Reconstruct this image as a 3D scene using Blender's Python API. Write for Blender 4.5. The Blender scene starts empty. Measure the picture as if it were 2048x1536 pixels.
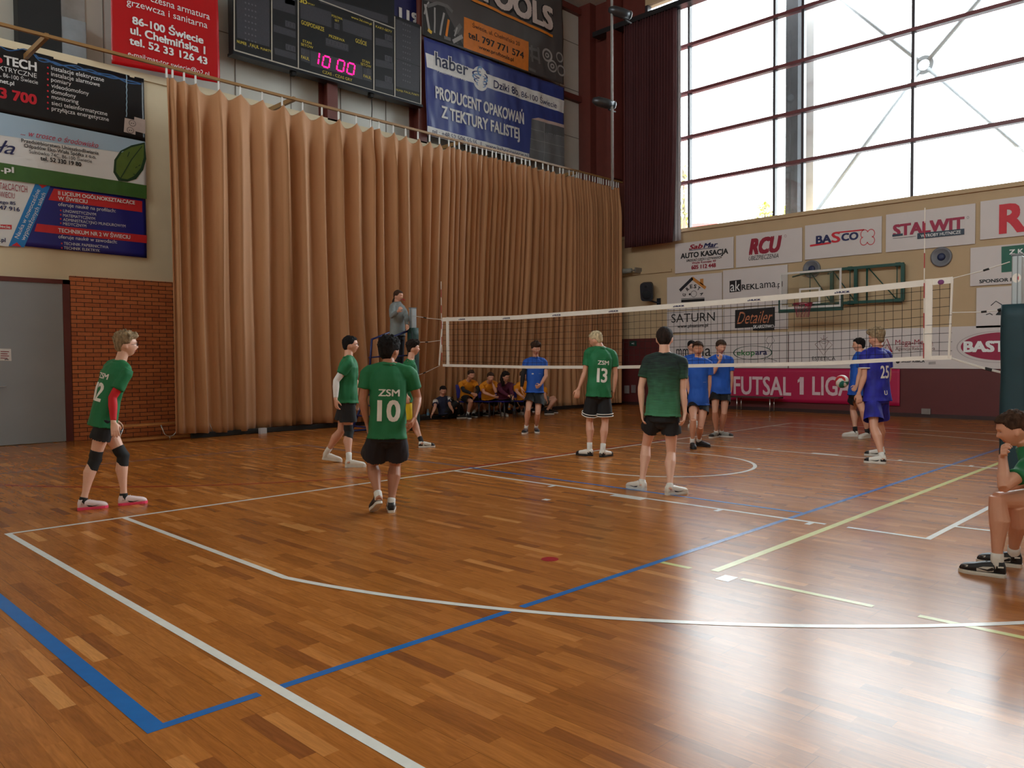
import bpy, bmesh, math, random
import numpy as np
from mathutils import Vector, noise
from mathutils.bvhtree import BVHTree
random.seed(7)
SC = bpy.context.scene
COL = SC.collection
V = lambda *a: np.array(a, float)

# ------------------------------------------------------------------ camera
CP = V(-1.7707, -7.8256, 1.4814); YAW = .7788; PITCH = -.0324; ROLL = -.0075; FPX = 1575.27
cF = V(math.cos(YAW)*math.cos(PITCH), math.sin(YAW)*math.cos(PITCH), math.sin(PITCH))
cR0 = V(math.sin(YAW), -math.cos(YAW), 0); cU0 = np.cross(cR0, cF)
cR = math.cos(ROLL)*cR0 + math.sin(ROLL)*cU0; cU = -math.sin(ROLL)*cR0 + math.cos(ROLL)*cU0
from mathutils import Matrix
cam_d = bpy.data.cameras.new('camera'); cam = bpy.data.objects.new('camera', cam_d); COL.objects.link(cam)
cam_d.sensor_width = 36; cam_d.lens = 36*FPX/2048; cam_d.clip_start = .05; cam_d.clip_end = 400
M = Matrix([[cR[i], cU[i], -cF[i], CP[i]] for i in range(3)] + [[0, 0, 0, 1]]); cam.matrix_world = M
SC.camera = cam

# ------------------------------------------------------------------ world, light, exposure
SC.view_settings.view_transform = 'Standard'; SC.view_settings.look = 'None'
SC.view_settings.gamma = 1; SC.view_settings.exposure = 1.1; SC.view_settings.use_curve_mapping = False
SC.cycles.max_bounces = 7; SC.cycles.diffuse_bounces = 4; SC.cycles.glossy_bounces = 3
SC.cycles.transparent_max_bounces = 12; SC.cycles.sample_clamp_indirect = 8; SC.cycles.use_denoising = True
SC.cycles.caustics_reflective = False; SC.cycles.caustics_refractive = False
SKY = 7.0
w = bpy.data.worlds.new('overcast'); SC.world = w; w.use_nodes = True
bg = w.node_tree.nodes['Background']; bg.inputs[0].default_value = (.93, .97, 1.0, 1); bg.inputs[1].default_value = SKY
XW = 18.5      # end wall with the big window
YW = 8.4       # side wall behind the tan curtain
YU = 8.75      # upper side wall above the ledge
XB, YB, ZC = -7.0, -31.0, 12.8
WIN_Y0, WIN_Y1, WIN_Z0, WIN_Z1 = -29.0, 6.35, 5.28, 12.2
def portal(name, loc, rot, sx, sy):
    l = bpy.data.lights.new(name, 'AREA'); l.shape = 'RECTANGLE'; l.size = sx; l.size_y = sy; l.cycles.is_portal = True
    o = bpy.data.objects.new(name, l); COL.objects.link(o); o.location = loc; o.rotation_euler = rot
portal('window_portal', (XW+.22, (WIN_Y0+WIN_Y1)/2, (WIN_Z0+WIN_Z1)/2), (0, math.pi/2, 0), WIN_Z1-WIN_Z0, WIN_Y1-WIN_Y0)
BW = (-29.0, 6.0, 9.9, 11.9)   # unseen clerestory behind the camera, added to brighten the interior
portal('added_clerestory_portal', (XB-.22, (BW[0]+BW[1])/2, (BW[2]+BW[3])/2), (0, -math.pi/2, 0), BW[3]-BW[2], BW[1]-BW[0])

# ------------------------------------------------------------------ measuring helpers (pixel of the photograph -> place in the hall)
def ray(u, v): return cF + cR*(u-1024)/FPX - cU*(v-768)/FPX
def atD(u, v, D): return CP + ray(u, v)*D
def atZ(u, v, z=0.):
    d = ray(u, v); return CP + d*((z-CP[2])/d[2])
def atX(u, v, x=XW):
    d = ray(u, v); return CP + d*((x-CP[0])/d[0])
def atY(u, v, y=YW):
    d = ray(u, v); return CP + d*((y-CP[1])/d[1])
def depth(P): return float((P-CP) @ cF)
def unit(a):
    n = np.linalg.norm(a); return a/n if n > 1e-9 else V(0, 0, 1)

# ------------------------------------------------------------------ materials
MATS = {}
def s2l(c): return c/12.92 if c <= .04045 else ((c+.055)/1.055)**2.4
def mat(name, rgb, rough=.6, var=.06, scale=8., bump=0., bscale=30., metal=0., emit=None, spec=.5, coat=0., stretch=(1, 1, 1), sheen=0.):
    if name in MATS: return MATS[name]
    m = bpy.data.materials.new(name); m.use_nodes = True; nt = m.node_tree; N = nt.nodes; L = nt.links
    b = N['Principled BSDF']; col = [s2l(c/255) for c in rgb]
    tc = N.new('ShaderNodeTexCoord'); mp = N.new('ShaderNodeMapping'); mp.inputs['Scale'].default_value = stretch
    L.new(tc.outputs['Object'], mp.inputs[0])
    nz = N.new('ShaderNodeTexNoise'); nz.inputs['Scale'].default_value = scale; nz.inputs['Detail'].default_value = 3
    L.new(mp.outputs[0], nz.inputs['Vector'])
    rp = N.new('ShaderNodeValToRGB'); rp.color_ramp.elements[0].position = .3; rp.color_ramp.elements[1].position = .7
    rp.color_ramp.elements[0].color = [max(0, c*(1-var)) for c in col]+[1]; rp.color_ramp.elements[1].color = [min(1, c*(1+var)) for c in col]+[1]
    L.new(nz.outputs[0], rp.inputs[0]); L.new(rp.outputs[0], b.inputs['Base Color'])
    b.inputs['Roughness'].default_value = rough; b.inputs['Metallic'].default_value = metal
    b.inputs['Specular IOR Level'].default_value = spec; b.inputs['Coat Weight'].default_value = coat
    b.inputs['Sheen Weight'].default_value = sheen
    if bump:
        n2 = N.new('ShaderNodeTexNoise'); n2.inputs['Scale'].default_value = bscale; n2.inputs['Detail'].default_value = 4
        bp = N.new('ShaderNodeBump'); bp.inputs['Strength'].default_value = bump; bp.inputs['Distance'].default_value = .01
        L.new(mp.outputs[0], n2.inputs['Vector']); L.new(n2.outputs[0], bp.inputs['Height']); L.new(bp.outputs[0], b.inputs['Normal'])
    if emit:
        b.inputs['Emission Color'].default_value = col+[1]; b.inputs['Emission Strength'].default_value = emit
    MATS[name] = m
    return m

def floor_mat():
    m = bpy.data.materials.new('oak_parquet'); m.use_nodes = True; nt = m.node_tree; N = nt.nodes; L = nt.links
    b = N['Principled BSDF']
    def math_(op, a, c=None, d=None):
        n = N.new('ShaderNodeMath'); n.operation = op
        for i, x in enumerate((a, c, d)):
            if x is None: continue
            if isinstance(x, (int, float)): n.inputs[i].default_value = x
            else: L.new(x, n.inputs[i])
        return n.outputs[0]
    tc = N.new('ShaderNodeTexCoord'); sp = N.new('ShaderNodeSeparateXYZ'); L.new(tc.outputs['Object'], sp.inputs[0])
    X, Y = sp.outputs[0], sp.outputs[1]
    W_, LN = .071, .47
    ix = math_('FLOOR', math_('DIVIDE', X, W_))
    wn = N.new('ShaderNodeTexWhiteNoise'); wn.noise_dimensions = '1D'; L.new(ix, wn.inputs['W'])
    yy = math_('ADD', math_('DIVIDE', Y, LN), math_('MULTIPLY', wn.outputs['Value'], 7.3))
    iy = math_('FLOOR', yy)
    cx = N.new('ShaderNodeCombineXYZ'); L.new(ix, cx.inputs[0]); L.new(iy, cx.inputs[1])
    w2 = N.new('ShaderNodeTexWhiteNoise'); w2.noise_dimensions = '2D'; L.new(cx.outputs[0], w2.inputs['Vector'])
    r = N.new('ShaderNodeValToRGB'); e = r.color_ramp.elements
    def C(a, b_, c): return (s2l(a/255), s2l(b_/255), s2l(c/255), 1)
    e[0].position = 0; e[0].color = C(136, 78, 38); e[1].position = 1; e[1].color = C(204, 140, 78)
    for p, c in ((.06, C(146, 86, 36)), (.15, C(158, 94, 40)), (.5, C(167, 101, 43)), (.90, C(175, 108, 49)), (.97, C(190, 122, 62))):
        k = e.new(p); k.color = c
    L.new(w2.outputs['Value'], r.inputs[0])
    # grain
    mp = N.new('ShaderNodeMapping'); mp.inputs['Scale'].default_value = (60, 5, 1); L.new(tc.outputs['Object'], mp.inputs[0])
    ad = N.new('ShaderNodeVectorMath'); ad.operation = 'ADD'; L.new(mp.outputs[0], ad.inputs[0])
    sc = N.new('ShaderNodeVectorMath'); sc.operation = 'SCALE'; L.new(w2.outputs['Color'], sc.inputs[0]); sc.inputs['Scale'].default_value = 30
    L.new(sc.outputs[0], ad.inputs[1])
    g = N.new('ShaderNodeTexNoise'); g.inputs['Scale'].default_value = 1; g.inputs['Detail'].default_value = 5; g.inputs['Distortion'].default_value = 1.2
    L.new(ad.outputs[0], g.inputs['Vector'])
    gr = N.new('ShaderNodeMapRange'); gr.inputs['From Min'].default_value = .3; gr.inputs['From Max'].default_value = .7; gr.inputs['To Min'].default_value = .80; gr.inputs['To Max'].default_value = 1.14
    L.new(g.outputs[0], gr.inputs[0])
    # joints between the boards (three strips wide)
    def line(coord, period, wd):
        f = math_('FRACT', math_('DIVIDE', coord, period)); f2 = math_('ABSOLUTE', math_('SUBTRACT', f, .5))
        return math_('GREATER_THAN', f2, .5-wd/period)
    ib = math_('FLOOR', math_('DIVIDE', X, W_*3)); w3 = N.new('ShaderNodeTexWhiteNoise'); w3.noise_dimensions = '1D'; L.new(ib, w3.inputs['W'])
    y3 = math_('ADD', Y, math_('MULTIPLY', w3.outputs['Value'], 2.2))
    ln = math_('MAXIMUM', line(X, W_*3, .0011), line(y3, 2.2, .0013))
    fine = line(X, W_, .0006)
    dk = math_('SUBTRACT', 1., math_('ADD', math_('MULTIPLY', ln, .45), math_('MULTIPLY', fine, .16)))
    mul = N.new('ShaderNodeMix'); mul.data_type = 'RGBA'; mul.blend_type = 'MULTIPLY'; mul.inputs[0].default_value = 1
    cc = N.new('ShaderNodeCombineColor'); k = math_('MULTIPLY', gr.outputs[0], dk)
    for i in range(3): L.new(k, cc.inputs[i])
    L.new(r.outputs[0], mul.inputs[6]); L.new(cc.outputs[0], mul.inputs[7]); L.new(mul.outputs[2], b.inputs['Base Color'])
    # lacquer with wear
    n3 = N.new('ShaderNodeTexNoise'); n3.inputs['Scale'].default_value = .9; n3.inputs['Detail'].default_value = 4; L.new(tc.outputs['Object'], n3.inputs['Vector'])
    mr = N.new('ShaderNodeMapRange'); mr.inputs['To Min'].default_value = .18; mr.inputs['To Max'].default_value = .29; L.new(n3.outputs[0], mr.inputs[0]); L.new(mr.outputs[0], b.inputs['Roughness'])
    b.inputs['Specular IOR Level'].default_value = .22
    bp = N.new('ShaderNodeBump'); bp.inputs['Strength'].default_value = .10; bp.inputs['Distance'].default_value = .002
    n4 = N.new('ShaderNodeTexNoise'); n4.inputs['Scale'].default_value = 1.; n4.inputs['Detail'].default_value = 2
    mp4 = N.new('ShaderNodeMapping'); mp4.inputs['Scale'].default_value = (22, 3, 1); L.new(tc.outputs['Object'], mp4.inputs[0]); L.new(mp4.outputs[0], n4.inputs['Vector'])
    hh = math_('SUBTRACT', n4.outputs[0], math_('MULTIPLY', ln, .8))
    L.new(hh, bp.inputs['Height']); L.new(bp.outputs[0], b.inputs['Normal'])
    return m

def brick_mat():
    m = bpy.data.materials.new('clinker_brick'); m.use_nodes = True; nt = m.node_tree; N = nt.nodes; L = nt.links; b = N['Principled BSDF']
    tc = N.new('ShaderNodeTexCoord'); sp = N.new('ShaderNodeSeparateXYZ'); L.new(tc.outputs['Object'], sp.inputs[0])
    cx = N.new('ShaderNodeCombineXYZ'); L.new(sp.outputs[0], cx.inputs[0]); L.new(sp.outputs[2], cx.inputs[1])
    br = N.new('ShaderNodeTexBrick'); L.new(cx.outputs[0], br.inputs['Vector'])
    br.inputs['Scale'].default_value = 1; br.inputs['Brick Width'].default_value = .275; br.inputs['Row Height'].default_value = .0785
    br.inputs['Mortar Size'].default_value = .006; br.inputs['Mortar Smooth'].default_value = .2; br.inputs['Bias'].default_value = -.2
    br.inputs['Color1'].default_value = [s2l(x/255) for x in (222, 128, 74)]+[1]; br.inputs['Color2'].default_value = [s2l(x/255) for x in (196, 102, 58)]+[1]
    br.inputs['Mortar'].default_value = [s2l(x/255) for x in (28, 20, 18)]+[1]
    nz = N.new('ShaderNodeTexNoise'); nz.inputs['Scale'].default_value = 25; L.new(tc.outputs['Object'], nz.inputs[0])
    mx = N.new('ShaderNodeMix'); mx.data_type = 'RGBA'; mx.blend_type = 'MULTIPLY'; mx.inputs[0].default_value = .35
    L.new(br.outputs[0], mx.inputs[6]); L.new(nz.outputs[0], mx.inputs[7]); L.new(mx.outputs[2], b.inputs['Base Color'])
    bp = N.new('ShaderNodeBump'); bp.inputs['Strength'].default_value = .6; bp.inputs['Distance'].default_value = .01; bp.invert = True
    L.new(br.outputs['Fac'], bp.inputs['Height']); L.new(bp.outputs[0], b.inputs['Normal']); b.inputs['Roughness'].default_value = .55
    return m

def glass_mat():
    m = bpy.data.materials.new('window_glass'); m.use_nodes = True; nt = m.node_tree; N = nt.nodes; L = nt.links
    N.remove(N['Principled BSDF'])
    t = N.new('ShaderNodeBsdfTransparent'); t.inputs[0].default_value = (.93, .96, .96, 1)
    g = N.new('ShaderNodeBsdfGlossy'); g.inputs['Roughness'].default_value = .02
    fr = N.new('ShaderNodeFresnel'); fr.inputs[0].default_value = 1.45
    mx = N.new('ShaderNodeMixShader'); L.new(fr.outputs[0], mx.inputs[0]); L.new(t.outputs[0], mx.inputs[1]); L.new(g.outputs[0], mx.inputs[2])
    L.new(mx.outputs[0], N['Material Output'].inputs[0])
    return m

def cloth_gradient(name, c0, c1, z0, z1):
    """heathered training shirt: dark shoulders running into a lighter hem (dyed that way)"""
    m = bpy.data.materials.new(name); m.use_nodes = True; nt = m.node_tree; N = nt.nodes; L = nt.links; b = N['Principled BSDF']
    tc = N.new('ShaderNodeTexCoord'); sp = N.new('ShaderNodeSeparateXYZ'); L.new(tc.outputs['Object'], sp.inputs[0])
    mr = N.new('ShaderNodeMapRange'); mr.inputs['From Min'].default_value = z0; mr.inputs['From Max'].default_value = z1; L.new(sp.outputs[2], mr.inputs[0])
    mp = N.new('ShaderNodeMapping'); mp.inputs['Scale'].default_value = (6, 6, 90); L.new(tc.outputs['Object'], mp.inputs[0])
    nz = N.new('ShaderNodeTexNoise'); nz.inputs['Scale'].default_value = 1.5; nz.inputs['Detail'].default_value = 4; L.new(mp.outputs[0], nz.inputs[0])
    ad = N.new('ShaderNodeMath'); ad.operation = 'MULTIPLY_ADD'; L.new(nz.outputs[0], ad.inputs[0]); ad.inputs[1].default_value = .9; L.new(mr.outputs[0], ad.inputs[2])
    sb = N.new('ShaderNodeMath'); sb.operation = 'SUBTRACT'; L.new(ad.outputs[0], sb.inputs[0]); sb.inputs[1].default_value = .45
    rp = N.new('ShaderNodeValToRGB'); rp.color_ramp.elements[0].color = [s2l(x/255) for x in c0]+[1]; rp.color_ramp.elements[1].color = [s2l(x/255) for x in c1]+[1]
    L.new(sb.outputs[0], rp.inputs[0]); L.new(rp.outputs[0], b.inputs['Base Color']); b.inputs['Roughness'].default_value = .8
    return m

# ------------------------------------------------------------------ mesh builder and tagging
class MB:
    def __init__(s): s.v = []; s.f = []; s.m = []
    def add(s, vs, fs, mi=0):
        o = len(s.v); s.v += [tuple(map(float, p)) for p in vs]
        for f in fs: s.f.append(tuple(o+i for i in f)); s.m.append(mi)
        return s
    def box(s, lo, hi, mi=0):
        x0, y0, z0 = lo; x1, y1, z1 = hi
        return s.add([(x0, y0, z0), (x1, y0, z0), (x1, y1, z0), (x0, y1, z0), (x0, y0, z1), (x1, y0, z1), (x1, y1, z1), (x0, y1, z1)],
                     [(0, 3, 2, 1), (4, 5, 6, 7), (0, 1, 5, 4), (1, 2, 6, 5), (2, 3, 7, 6), (3, 0, 4, 7)], mi)
    def obox(s, c, a, b, d, mi=0):
        c, a, b, d = map(np.asarray, (c, a, b, d)); P = [c+i*a+j*b+k*d for k in (-1, 1) for j in (-1, 1) for i in (-1, 1)]
        fs = [(0, 2, 3, 1), (4, 5, 7, 6), (0, 1, 5, 4), (1, 3, 7, 5), (3, 2, 6, 7), (2, 0, 4, 6)]
        if np.dot(np.cross(a, b), d) < 0: fs = [f[::-1] for f in fs]
        return s.add(P, fs, mi)
    def loft(s, rings, n=16, mi=0, e=2.0, cap=True):
        P = []; 
        for r in rings:
            c, a, b = r[0], r[1], r[2]; ex = r[3] if len(r) > 3 else e
            for k in range(n):
                t = 2*math.pi*k/n; ct, st = math.cos(t), math.sin(t)
                P.append(c + a*math.copysign(abs(ct)**(2/ex), ct) + b*math.copysign(abs(st)**(2/ex), st))
        F = []; R = len(rings)
        for i in range(R-1):
            for k in range(n):
                F.append((i*n+k, i*n+(k+1) % n, (i+1)*n+(k+1) % n, (i+1)*n+k))
        if cap:
            F.append(tuple(range(n-1, -1, -1))); F.append(tuple((R-1)*n+k for k in range(n)))
        return s.add(P, F, mi)
    def tube(s, pts, rad, n=12, hint=None, mi=0, flat=1.0, cap=True):
        pts = [np.asarray(p, float) for p in pts]
        if isinstance(rad, (int, float)): rad = [rad]*len(pts)
        rings = []; prev = None
        for i, p in enumerate(pts):
            t = unit((pts[min(i+1, len(pts)-1)] - pts[max(i-1, 0)]))
            h = hint if hint is not None else (prev if prev is not None else (V(0, 0, 1) if abs(t[2]) < .9 else V(1, 0, 0)))
            a = unit(h - t*np.dot(h, t)); b = np.cross(t, a); prev = a
            rings.append((p, a*rad[i], b*rad[i]*flat))
        return s.loft(rings, n, mi, cap=cap)
    def ell(s, c, a, b, d, n=14, m=9, mi=0):
        rings = []
        for i in range(1, m):
            ph = math.pi*i/m; rings.append((c - d*math.cos(ph), a*math.sin(ph), b*math.sin(ph)))
        if np.dot(np.cross(a, b), d) < 0: rings = [(r[0], r[1], -r[2]) for r in rings]
        return s.loft(rings, n, mi)
    def ball(s, c, r, n=14, m=9, mi=0): return s.ell(np.asarray(c, float), V(r, 0, 0), V(0, r, 0), V(0, 0, r), n, m, mi)
    def mesh(s, name, smooth=False):
        me = bpy.data.meshes.new(name); me.from_pydata(s.v, [], s.f); me.update()
        me.polygons.foreach_set('material_index', s.m)
        if smooth: me.polygons.foreach_set('use_smooth', [True]*len(me.polygons))
        return me
    def build(s, name, mats, parent=None, smooth=False, bevel=0, subsurf=0, base=None):
        me = s.mesh(name, smooth)
        for m_ in (mats if isinstance(mats, (list, tuple)) else [mats]): me.materials.append(m_)
        return link(name, me, parent, bevel, subsurf, base)

def link(name, me, parent=None, bevel=0, subsurf=0, base=None):
    o = bpy.data.objects.new(name, me); COL.objects.link(o)
    off = None
    if parent is not None:
        o.parent = parent; p = parent; off = Vector((0, 0, 0))
        while p is not None: off += p.location; p = p.parent
    elif base is not None:
        o.location = base; off = Vector(base)
    if off is not None: me.transform(Matrix.Translation(-off))
    if bevel:
        b = o.modifiers.new('bevel', 'BEVEL'); b.width = bevel; b.segments = 2; b.limit_method = 'ANGLE'
    if subsurf:
        b = o.modifiers.new('sub', 'SUBSURF'); b.levels = subsurf; b.render_levels = subsurf
    return o
def thing(name, label, cat, loc, group=None):
    o = bpy.data.objects.new(name, None); COL.objects.link(o); o.location = Vector([float(x) for x in loc]); return tag(o, label, cat, group)
def tag(o, label=None, cat=None, group=None, kind=None):
    if label: o['label'] = label
    if cat: o['category'] = cat
    if group: o['group'] = group
    if kind: o['kind'] = kind
    return o
def struct(o): o['kind'] = 'structure'; return o

def remesh(mb, voxel, smooth=2, name='m'):
    me = mb.mesh(name); bm = bmesh.new(); bm.from_mesh(me); bmesh.ops.recalc_face_normals(bm, faces=bm.faces); bm.to_mesh(me); bm.free()
    o = bpy.data.objects.new('tmp', me); COL.objects.link(o)
    r = o.modifiers.new('r', 'REMESH'); r.mode = 'VOXEL'; r.voxel_size = voxel; r.use_smooth_shade = True
    if smooth:
        s_ = o.modifiers.new('s', 'SMOOTH'); s_.factor = .5; s_.iterations = smooth
    bpy.context.view_layer.update()
    dg = bpy.context.evaluated_depsgraph_get(); out = bpy.data.meshes.new_from_object(o.evaluated_get(dg))
    bpy.data.objects.remove(o); bpy.data.meshes.remove(me)
    out.name = name; out.polygons.foreach_set('use_smooth', [True]*len(out.polygons))
    return out

# ------------------------------------------------------------------ lettering
_TC = {}
def text2d(s, bold=0., shear=0.):
    k_ = (s, bold, shear)
    if k_ in _TC: return _TC[k_]
    c = bpy.data.curves.new('t', 'FONT'); c.body = s; c.resolution_u = 3; c.shear = shear; c.size = 1
    o = bpy.data.objects.new('t', c); COL.objects.link(o); bpy.context.view_layer.update()
    dg = bpy.context.evaluated_depsgraph_get(); me = bpy.data.meshes.new_from_object(o.evaluated_get(dg))
    co = np.array([v.co[:2] for v in me.vertices]) if len(me.vertices) else np.zeros((0, 2))
    fs = [tuple(p.vertices) for p in me.polygons]
    bpy.data.objects.remove(o); bpy.data.curves.remove(c); bpy.data.meshes.remove(me)
    n0 = max(1, len(co))
    if bold > .001 and len(co):      # heavier weight: the same letters again, shifted a little
        n = len(co); c2, f2 = [], []
        for k, (dx, dy) in enumerate(((bold, bold*.7), (-bold, bold*.7), (bold, -bold*.7), (-bold, -bold*.7)) + (((0, 0), (bold*.4, 0), (-bold*.4, 0)) if bold > .02 else ())):
            c2.append(co+np.array([dx, dy])); f2 += [tuple(i+k*n for i in f) for f in fs]
        co, fs = np.concatenate(c2), f2
    zz = np.repeat(np.arange(max(1, len(co)//max(1, n0)))*.0003, n0)[:len(co)] if len(co) else np.zeros(0)
    co = np.column_stack([co, zz]) if len(co) else np.zeros((0, 3))
    _TC[k_] = (co, fs); return _TC[k_]
CAP = text2d('H')[0][:, 1].max()
def flat_text(mb, s, P0, P1, h, nrm, off, mi=0, bold=0., shear=0., fn=None):
    """write s from P0 to P1 (ends of the baseline) with capitals h high on a plane whose normal is nrm"""
    co, fs = text2d(s, bold, shear)
    if not len(co): return
    x0, x1 = co[:, 0].min(), co[:, 0].max(); L = np.linalg.norm(P1-P0); ex = (P1-P0)/L; ez = np.cross(nrm, ex)
    q = []
    for a, b, c_ in co:
        p = P0 + ex*((a-x0)/(x1-x0)*L) + ez*(b/CAP*h)
        o = off + c_ + (fn(p) if fn else 0); q.append(p + nrm*o)
    mb.add(q, fs, mi)

class Sheet:
    """a printed sheet hung on a plane: 'Y' faces -y (right = +x), 'X' faces -x (right = -y)"""
    def __init__(s, axis, pos, wave=0., seed=0., wl=.45):
        s.ax = axis; s.pos = pos; s.wave = wave; s.seed = seed; s.wl = wl
        s.n = V(0, -1, 0) if axis == 'Y' else V(-1, 0, 0); s.r = V(1, 0, 0) if axis == 'Y' else V(0, -1, 0)
        s.pr = MB(); s.lines = []; s.mats = []
    def at(s, u, v): return atY(u, v, s.pos) if s.ax == 'Y' else atX(u, v, s.pos)
    def mi(s, m):
        if m not in s.mats: s.mats.append(m)
        return s.mats.index(m)
    def fn(s, p):
        if not s.wave: return 0.
        a, z = (p[0] if s.ax == 'Y' else p[1]), p[2]
        return s.wave*(1+noise.noise(Vector((a/s.wl, z/s.wl*.45, s.seed)))+.5*noise.noise(Vector((a/s.wl*2.3+z, z/s.wl, s.seed+5))))
    def quad(s, pts, m, lay=1, n=None, mb=None):
        """bilinear patch from four pixel or 3-D corners: TL TR BR BL"""
        P = [s.at(*p) if len(p) == 2 else np.asarray(p, float) for p in pts]
        mb = mb or s.pr
        w_ = np.linalg.norm(P[1]-P[0]); h_ = np.linalg.norm(P[3]-P[0]); nx = n or (max(1, int(w_/.07)) if s.wave else 1); ny = n or (max(1, int(h_/.09)) if s.wave else 1)
        vs = []
        for j in range(ny+1):
            for i in range(nx+1):
                a, b = i/nx, j/ny; p = (P[0]*(1-a)+P[1]*a)*(1-b)+(P[3]*(1-a)+P[2]*a)*b
                vs.append(p + s.n*(s.fn(p)+.003*lay))
        fs = [(j*(nx+1)+i, (j+1)*(nx+1)+i, (j+1)*(nx+1)+i+1, j*(nx+1)+i+1) for j in range(ny) for i in range(nx)]
        mb.add(vs, fs, s.mi(m))
    def poly(s, pts, m, lay=2):
        P = [s.at(*p) if len(p) == 2 else np.asarray(p, float) for p in pts]
        s.pr.add([p+s.n*(s.fn(p)+.003*lay) for p in P], [tuple(range(len(P)))[::-1]], s.mi(m))
    def oval(s, c, ru, rv, m, lay=2, n=28, ring=None):
        c3 = s.at(*c); a = s.r*np.linalg.norm(s.at(c[0]+ru, c[1])-c3); b = V(0, 0, 1)*abs(s.at(c[0], c[1]-rv)[2]-c3[2])
        pts = [c3+a*math.cos(t)+b*math.sin(t) for t in np.linspace(0, 2*math.pi, n, endpoint=False)]
        if ring is None: s.poly(pts[::-1], m, lay)
        else:
            o = len(pts); inn = [c3+(p-c3)*(1-ring) for p in pts]; al = [p+s.n*(s.fn(p)+.003*lay) for p in pts+inn]
            s.pr.add(al, [(i, (i+1) % o, o+(i+1) % o, o+i) for i in range(o)], s.mi(m))
    def stroke(s, pts, wpx, m, lay=2):
        P = [s.at(*p) for p in pts]
        if s.wave:
            Q = [P[0]]
            for a, b in zip(P, P[1:]):
                n = max(1, int(np.linalg.norm(b-a)/.06)); Q += [a+(b-a)*(i+1)/n for i in range(n)]
            P = Q
        w_ = wpx*np.linalg.norm(P[0]-CP)/FPX/2; vs = []
        for i, p in enumerate(P):
            t = unit(P[min(i+1, len(P)-1)]-P[max(0, i-1)]); q = np.cross(s.n, t); vs += [p+q*w_+s.n*(s.fn(p)+.003*lay), p-q*w_+s.n*(s.fn(p)+.003*lay)]
        s.pr.add(vs, [(2*i, 2*i+1, 2*i+3, 2*i+2) for i in range(len(P)-1)], s.mi(m))
    def text(s, t, uL, vL, uR, vR, h, m, bold=0., shear=0., lay=3, level=True):
        P0, P1 = s.at(uL, vL), s.at(uR, vR)
        if level: z = (P0[2]+P1[2])/2; P0[2] = P1[2] = z
        um, vm = (uL+uR)/2, (vL+vR)/2; hm = abs(s.at(um, vm-h)[2]-s.at(um, vm)[2])
        b = MB(); flat_text(b, t, P0, P1, hm, s.n, .003*lay+(.004 if s.wave else 0), 0, bold, shear, s.fn); s.lines.append((b, m))
    def finish(s, name, label, cat, base_pts, base_mat, thick=.004, group=None, parent=None):
        P = [s.at(*p) if len(p) == 2 else np.asarray(p, float) for p in base_pts]
        b = MB()
        w_ = np.linalg.norm(P[1]-P[0]); h_ = np.linalg.norm(P[3]-P[0]); nx = max(1, int(w_/.06)) if s.wave else 1; ny = max(1, int(h_/.09)) if s.wave else 1
        fr, bk = [], []
        for j in range(ny+1):
            for i in range(nx+1):
                a, c = i/nx, j/ny; p = (P[0]*(1-a)+P[1]*a)*(1-c)+(P[3]*(1-a)+P[2]*a)*c
                o = s.fn(p); fr.append(p+s.n*o); bk.append(p+s.n*(o-thick))
        k = len(fr); I = lambda i, j: j*(nx+1)+i
        fs = [(I(i, j), I(i, j+1), I(i+1, j+1), I(i+1, j)) for j in range(ny) for i in range(nx)]
        fs += [tuple(k+x for x in f[::-1]) for f in fs]
        for i in range(nx): fs += [(I(i, 0), I(i+1, 0), k+I(i+1, 0), k+I(i, 0)), (I(i+1, ny), I(i, ny), k+I(i, ny), k+I(i+1, ny))]
        for j in range(ny): fs += [(I(0, j+1), I(0, j), k+I(0, j), k+I(0, j+1)), (I(nx, j), I(nx, j+1), k+I(nx, j+1), k+I(nx, j))]
        b.add(fr+bk, fs)
        c0 = (P[2]+P[3])/2
        root = thing(name, label, cat, c0, group) if parent is None else parent
        b.build('sheet' if s.wave else 'panel', base_mat, root, smooth=bool(s.wave))
        if s.pr.v: s.pr.build('printed_artwork', s.mats, root, smooth=bool(s.wave))
        s.letters(root)
        return root
    def letters(s, root):
        for b, m in s.lines:
            if b.v: b.build('text_line', m, root)

# ================================================================== THE HALL
FLOOR = floor_mat()
CREAM = mat('cream_paint', (226, 210, 178), .75, .03, 2, .05, 60)
TAN = mat('ochre_paint', (194, 166, 130), .7, .03, 2, .05, 60)
MAROON = mat('maroon_dado_paint', (92, 34, 34), .5, .05, 3)
STEEL_RED = mat('red_brown_steel_paint', (104, 48, 40), .45, .06, 5)
PANEL = mat('silver_wall_cladding', (214, 214, 208), .35, .03, 2, .06, 8, metal=.15)
DARK = mat('dark_void', (22, 20, 20), .8)
CONC = mat('concrete', (66, 68, 74), .85, .1, 4, .3, 40)
GREYDOOR = mat('grey_door_paint', (150, 154, 158), .42, .03, 2)
FRAME = mat('window_frame_red_brown', (112, 56, 60), .4, .05, 5)
CEIL = mat('ceiling_sheet', (214, 212, 206), .7)
WALLB = mat('back_wall_paint', (214, 206, 190), .8, .03, 2)

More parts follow.
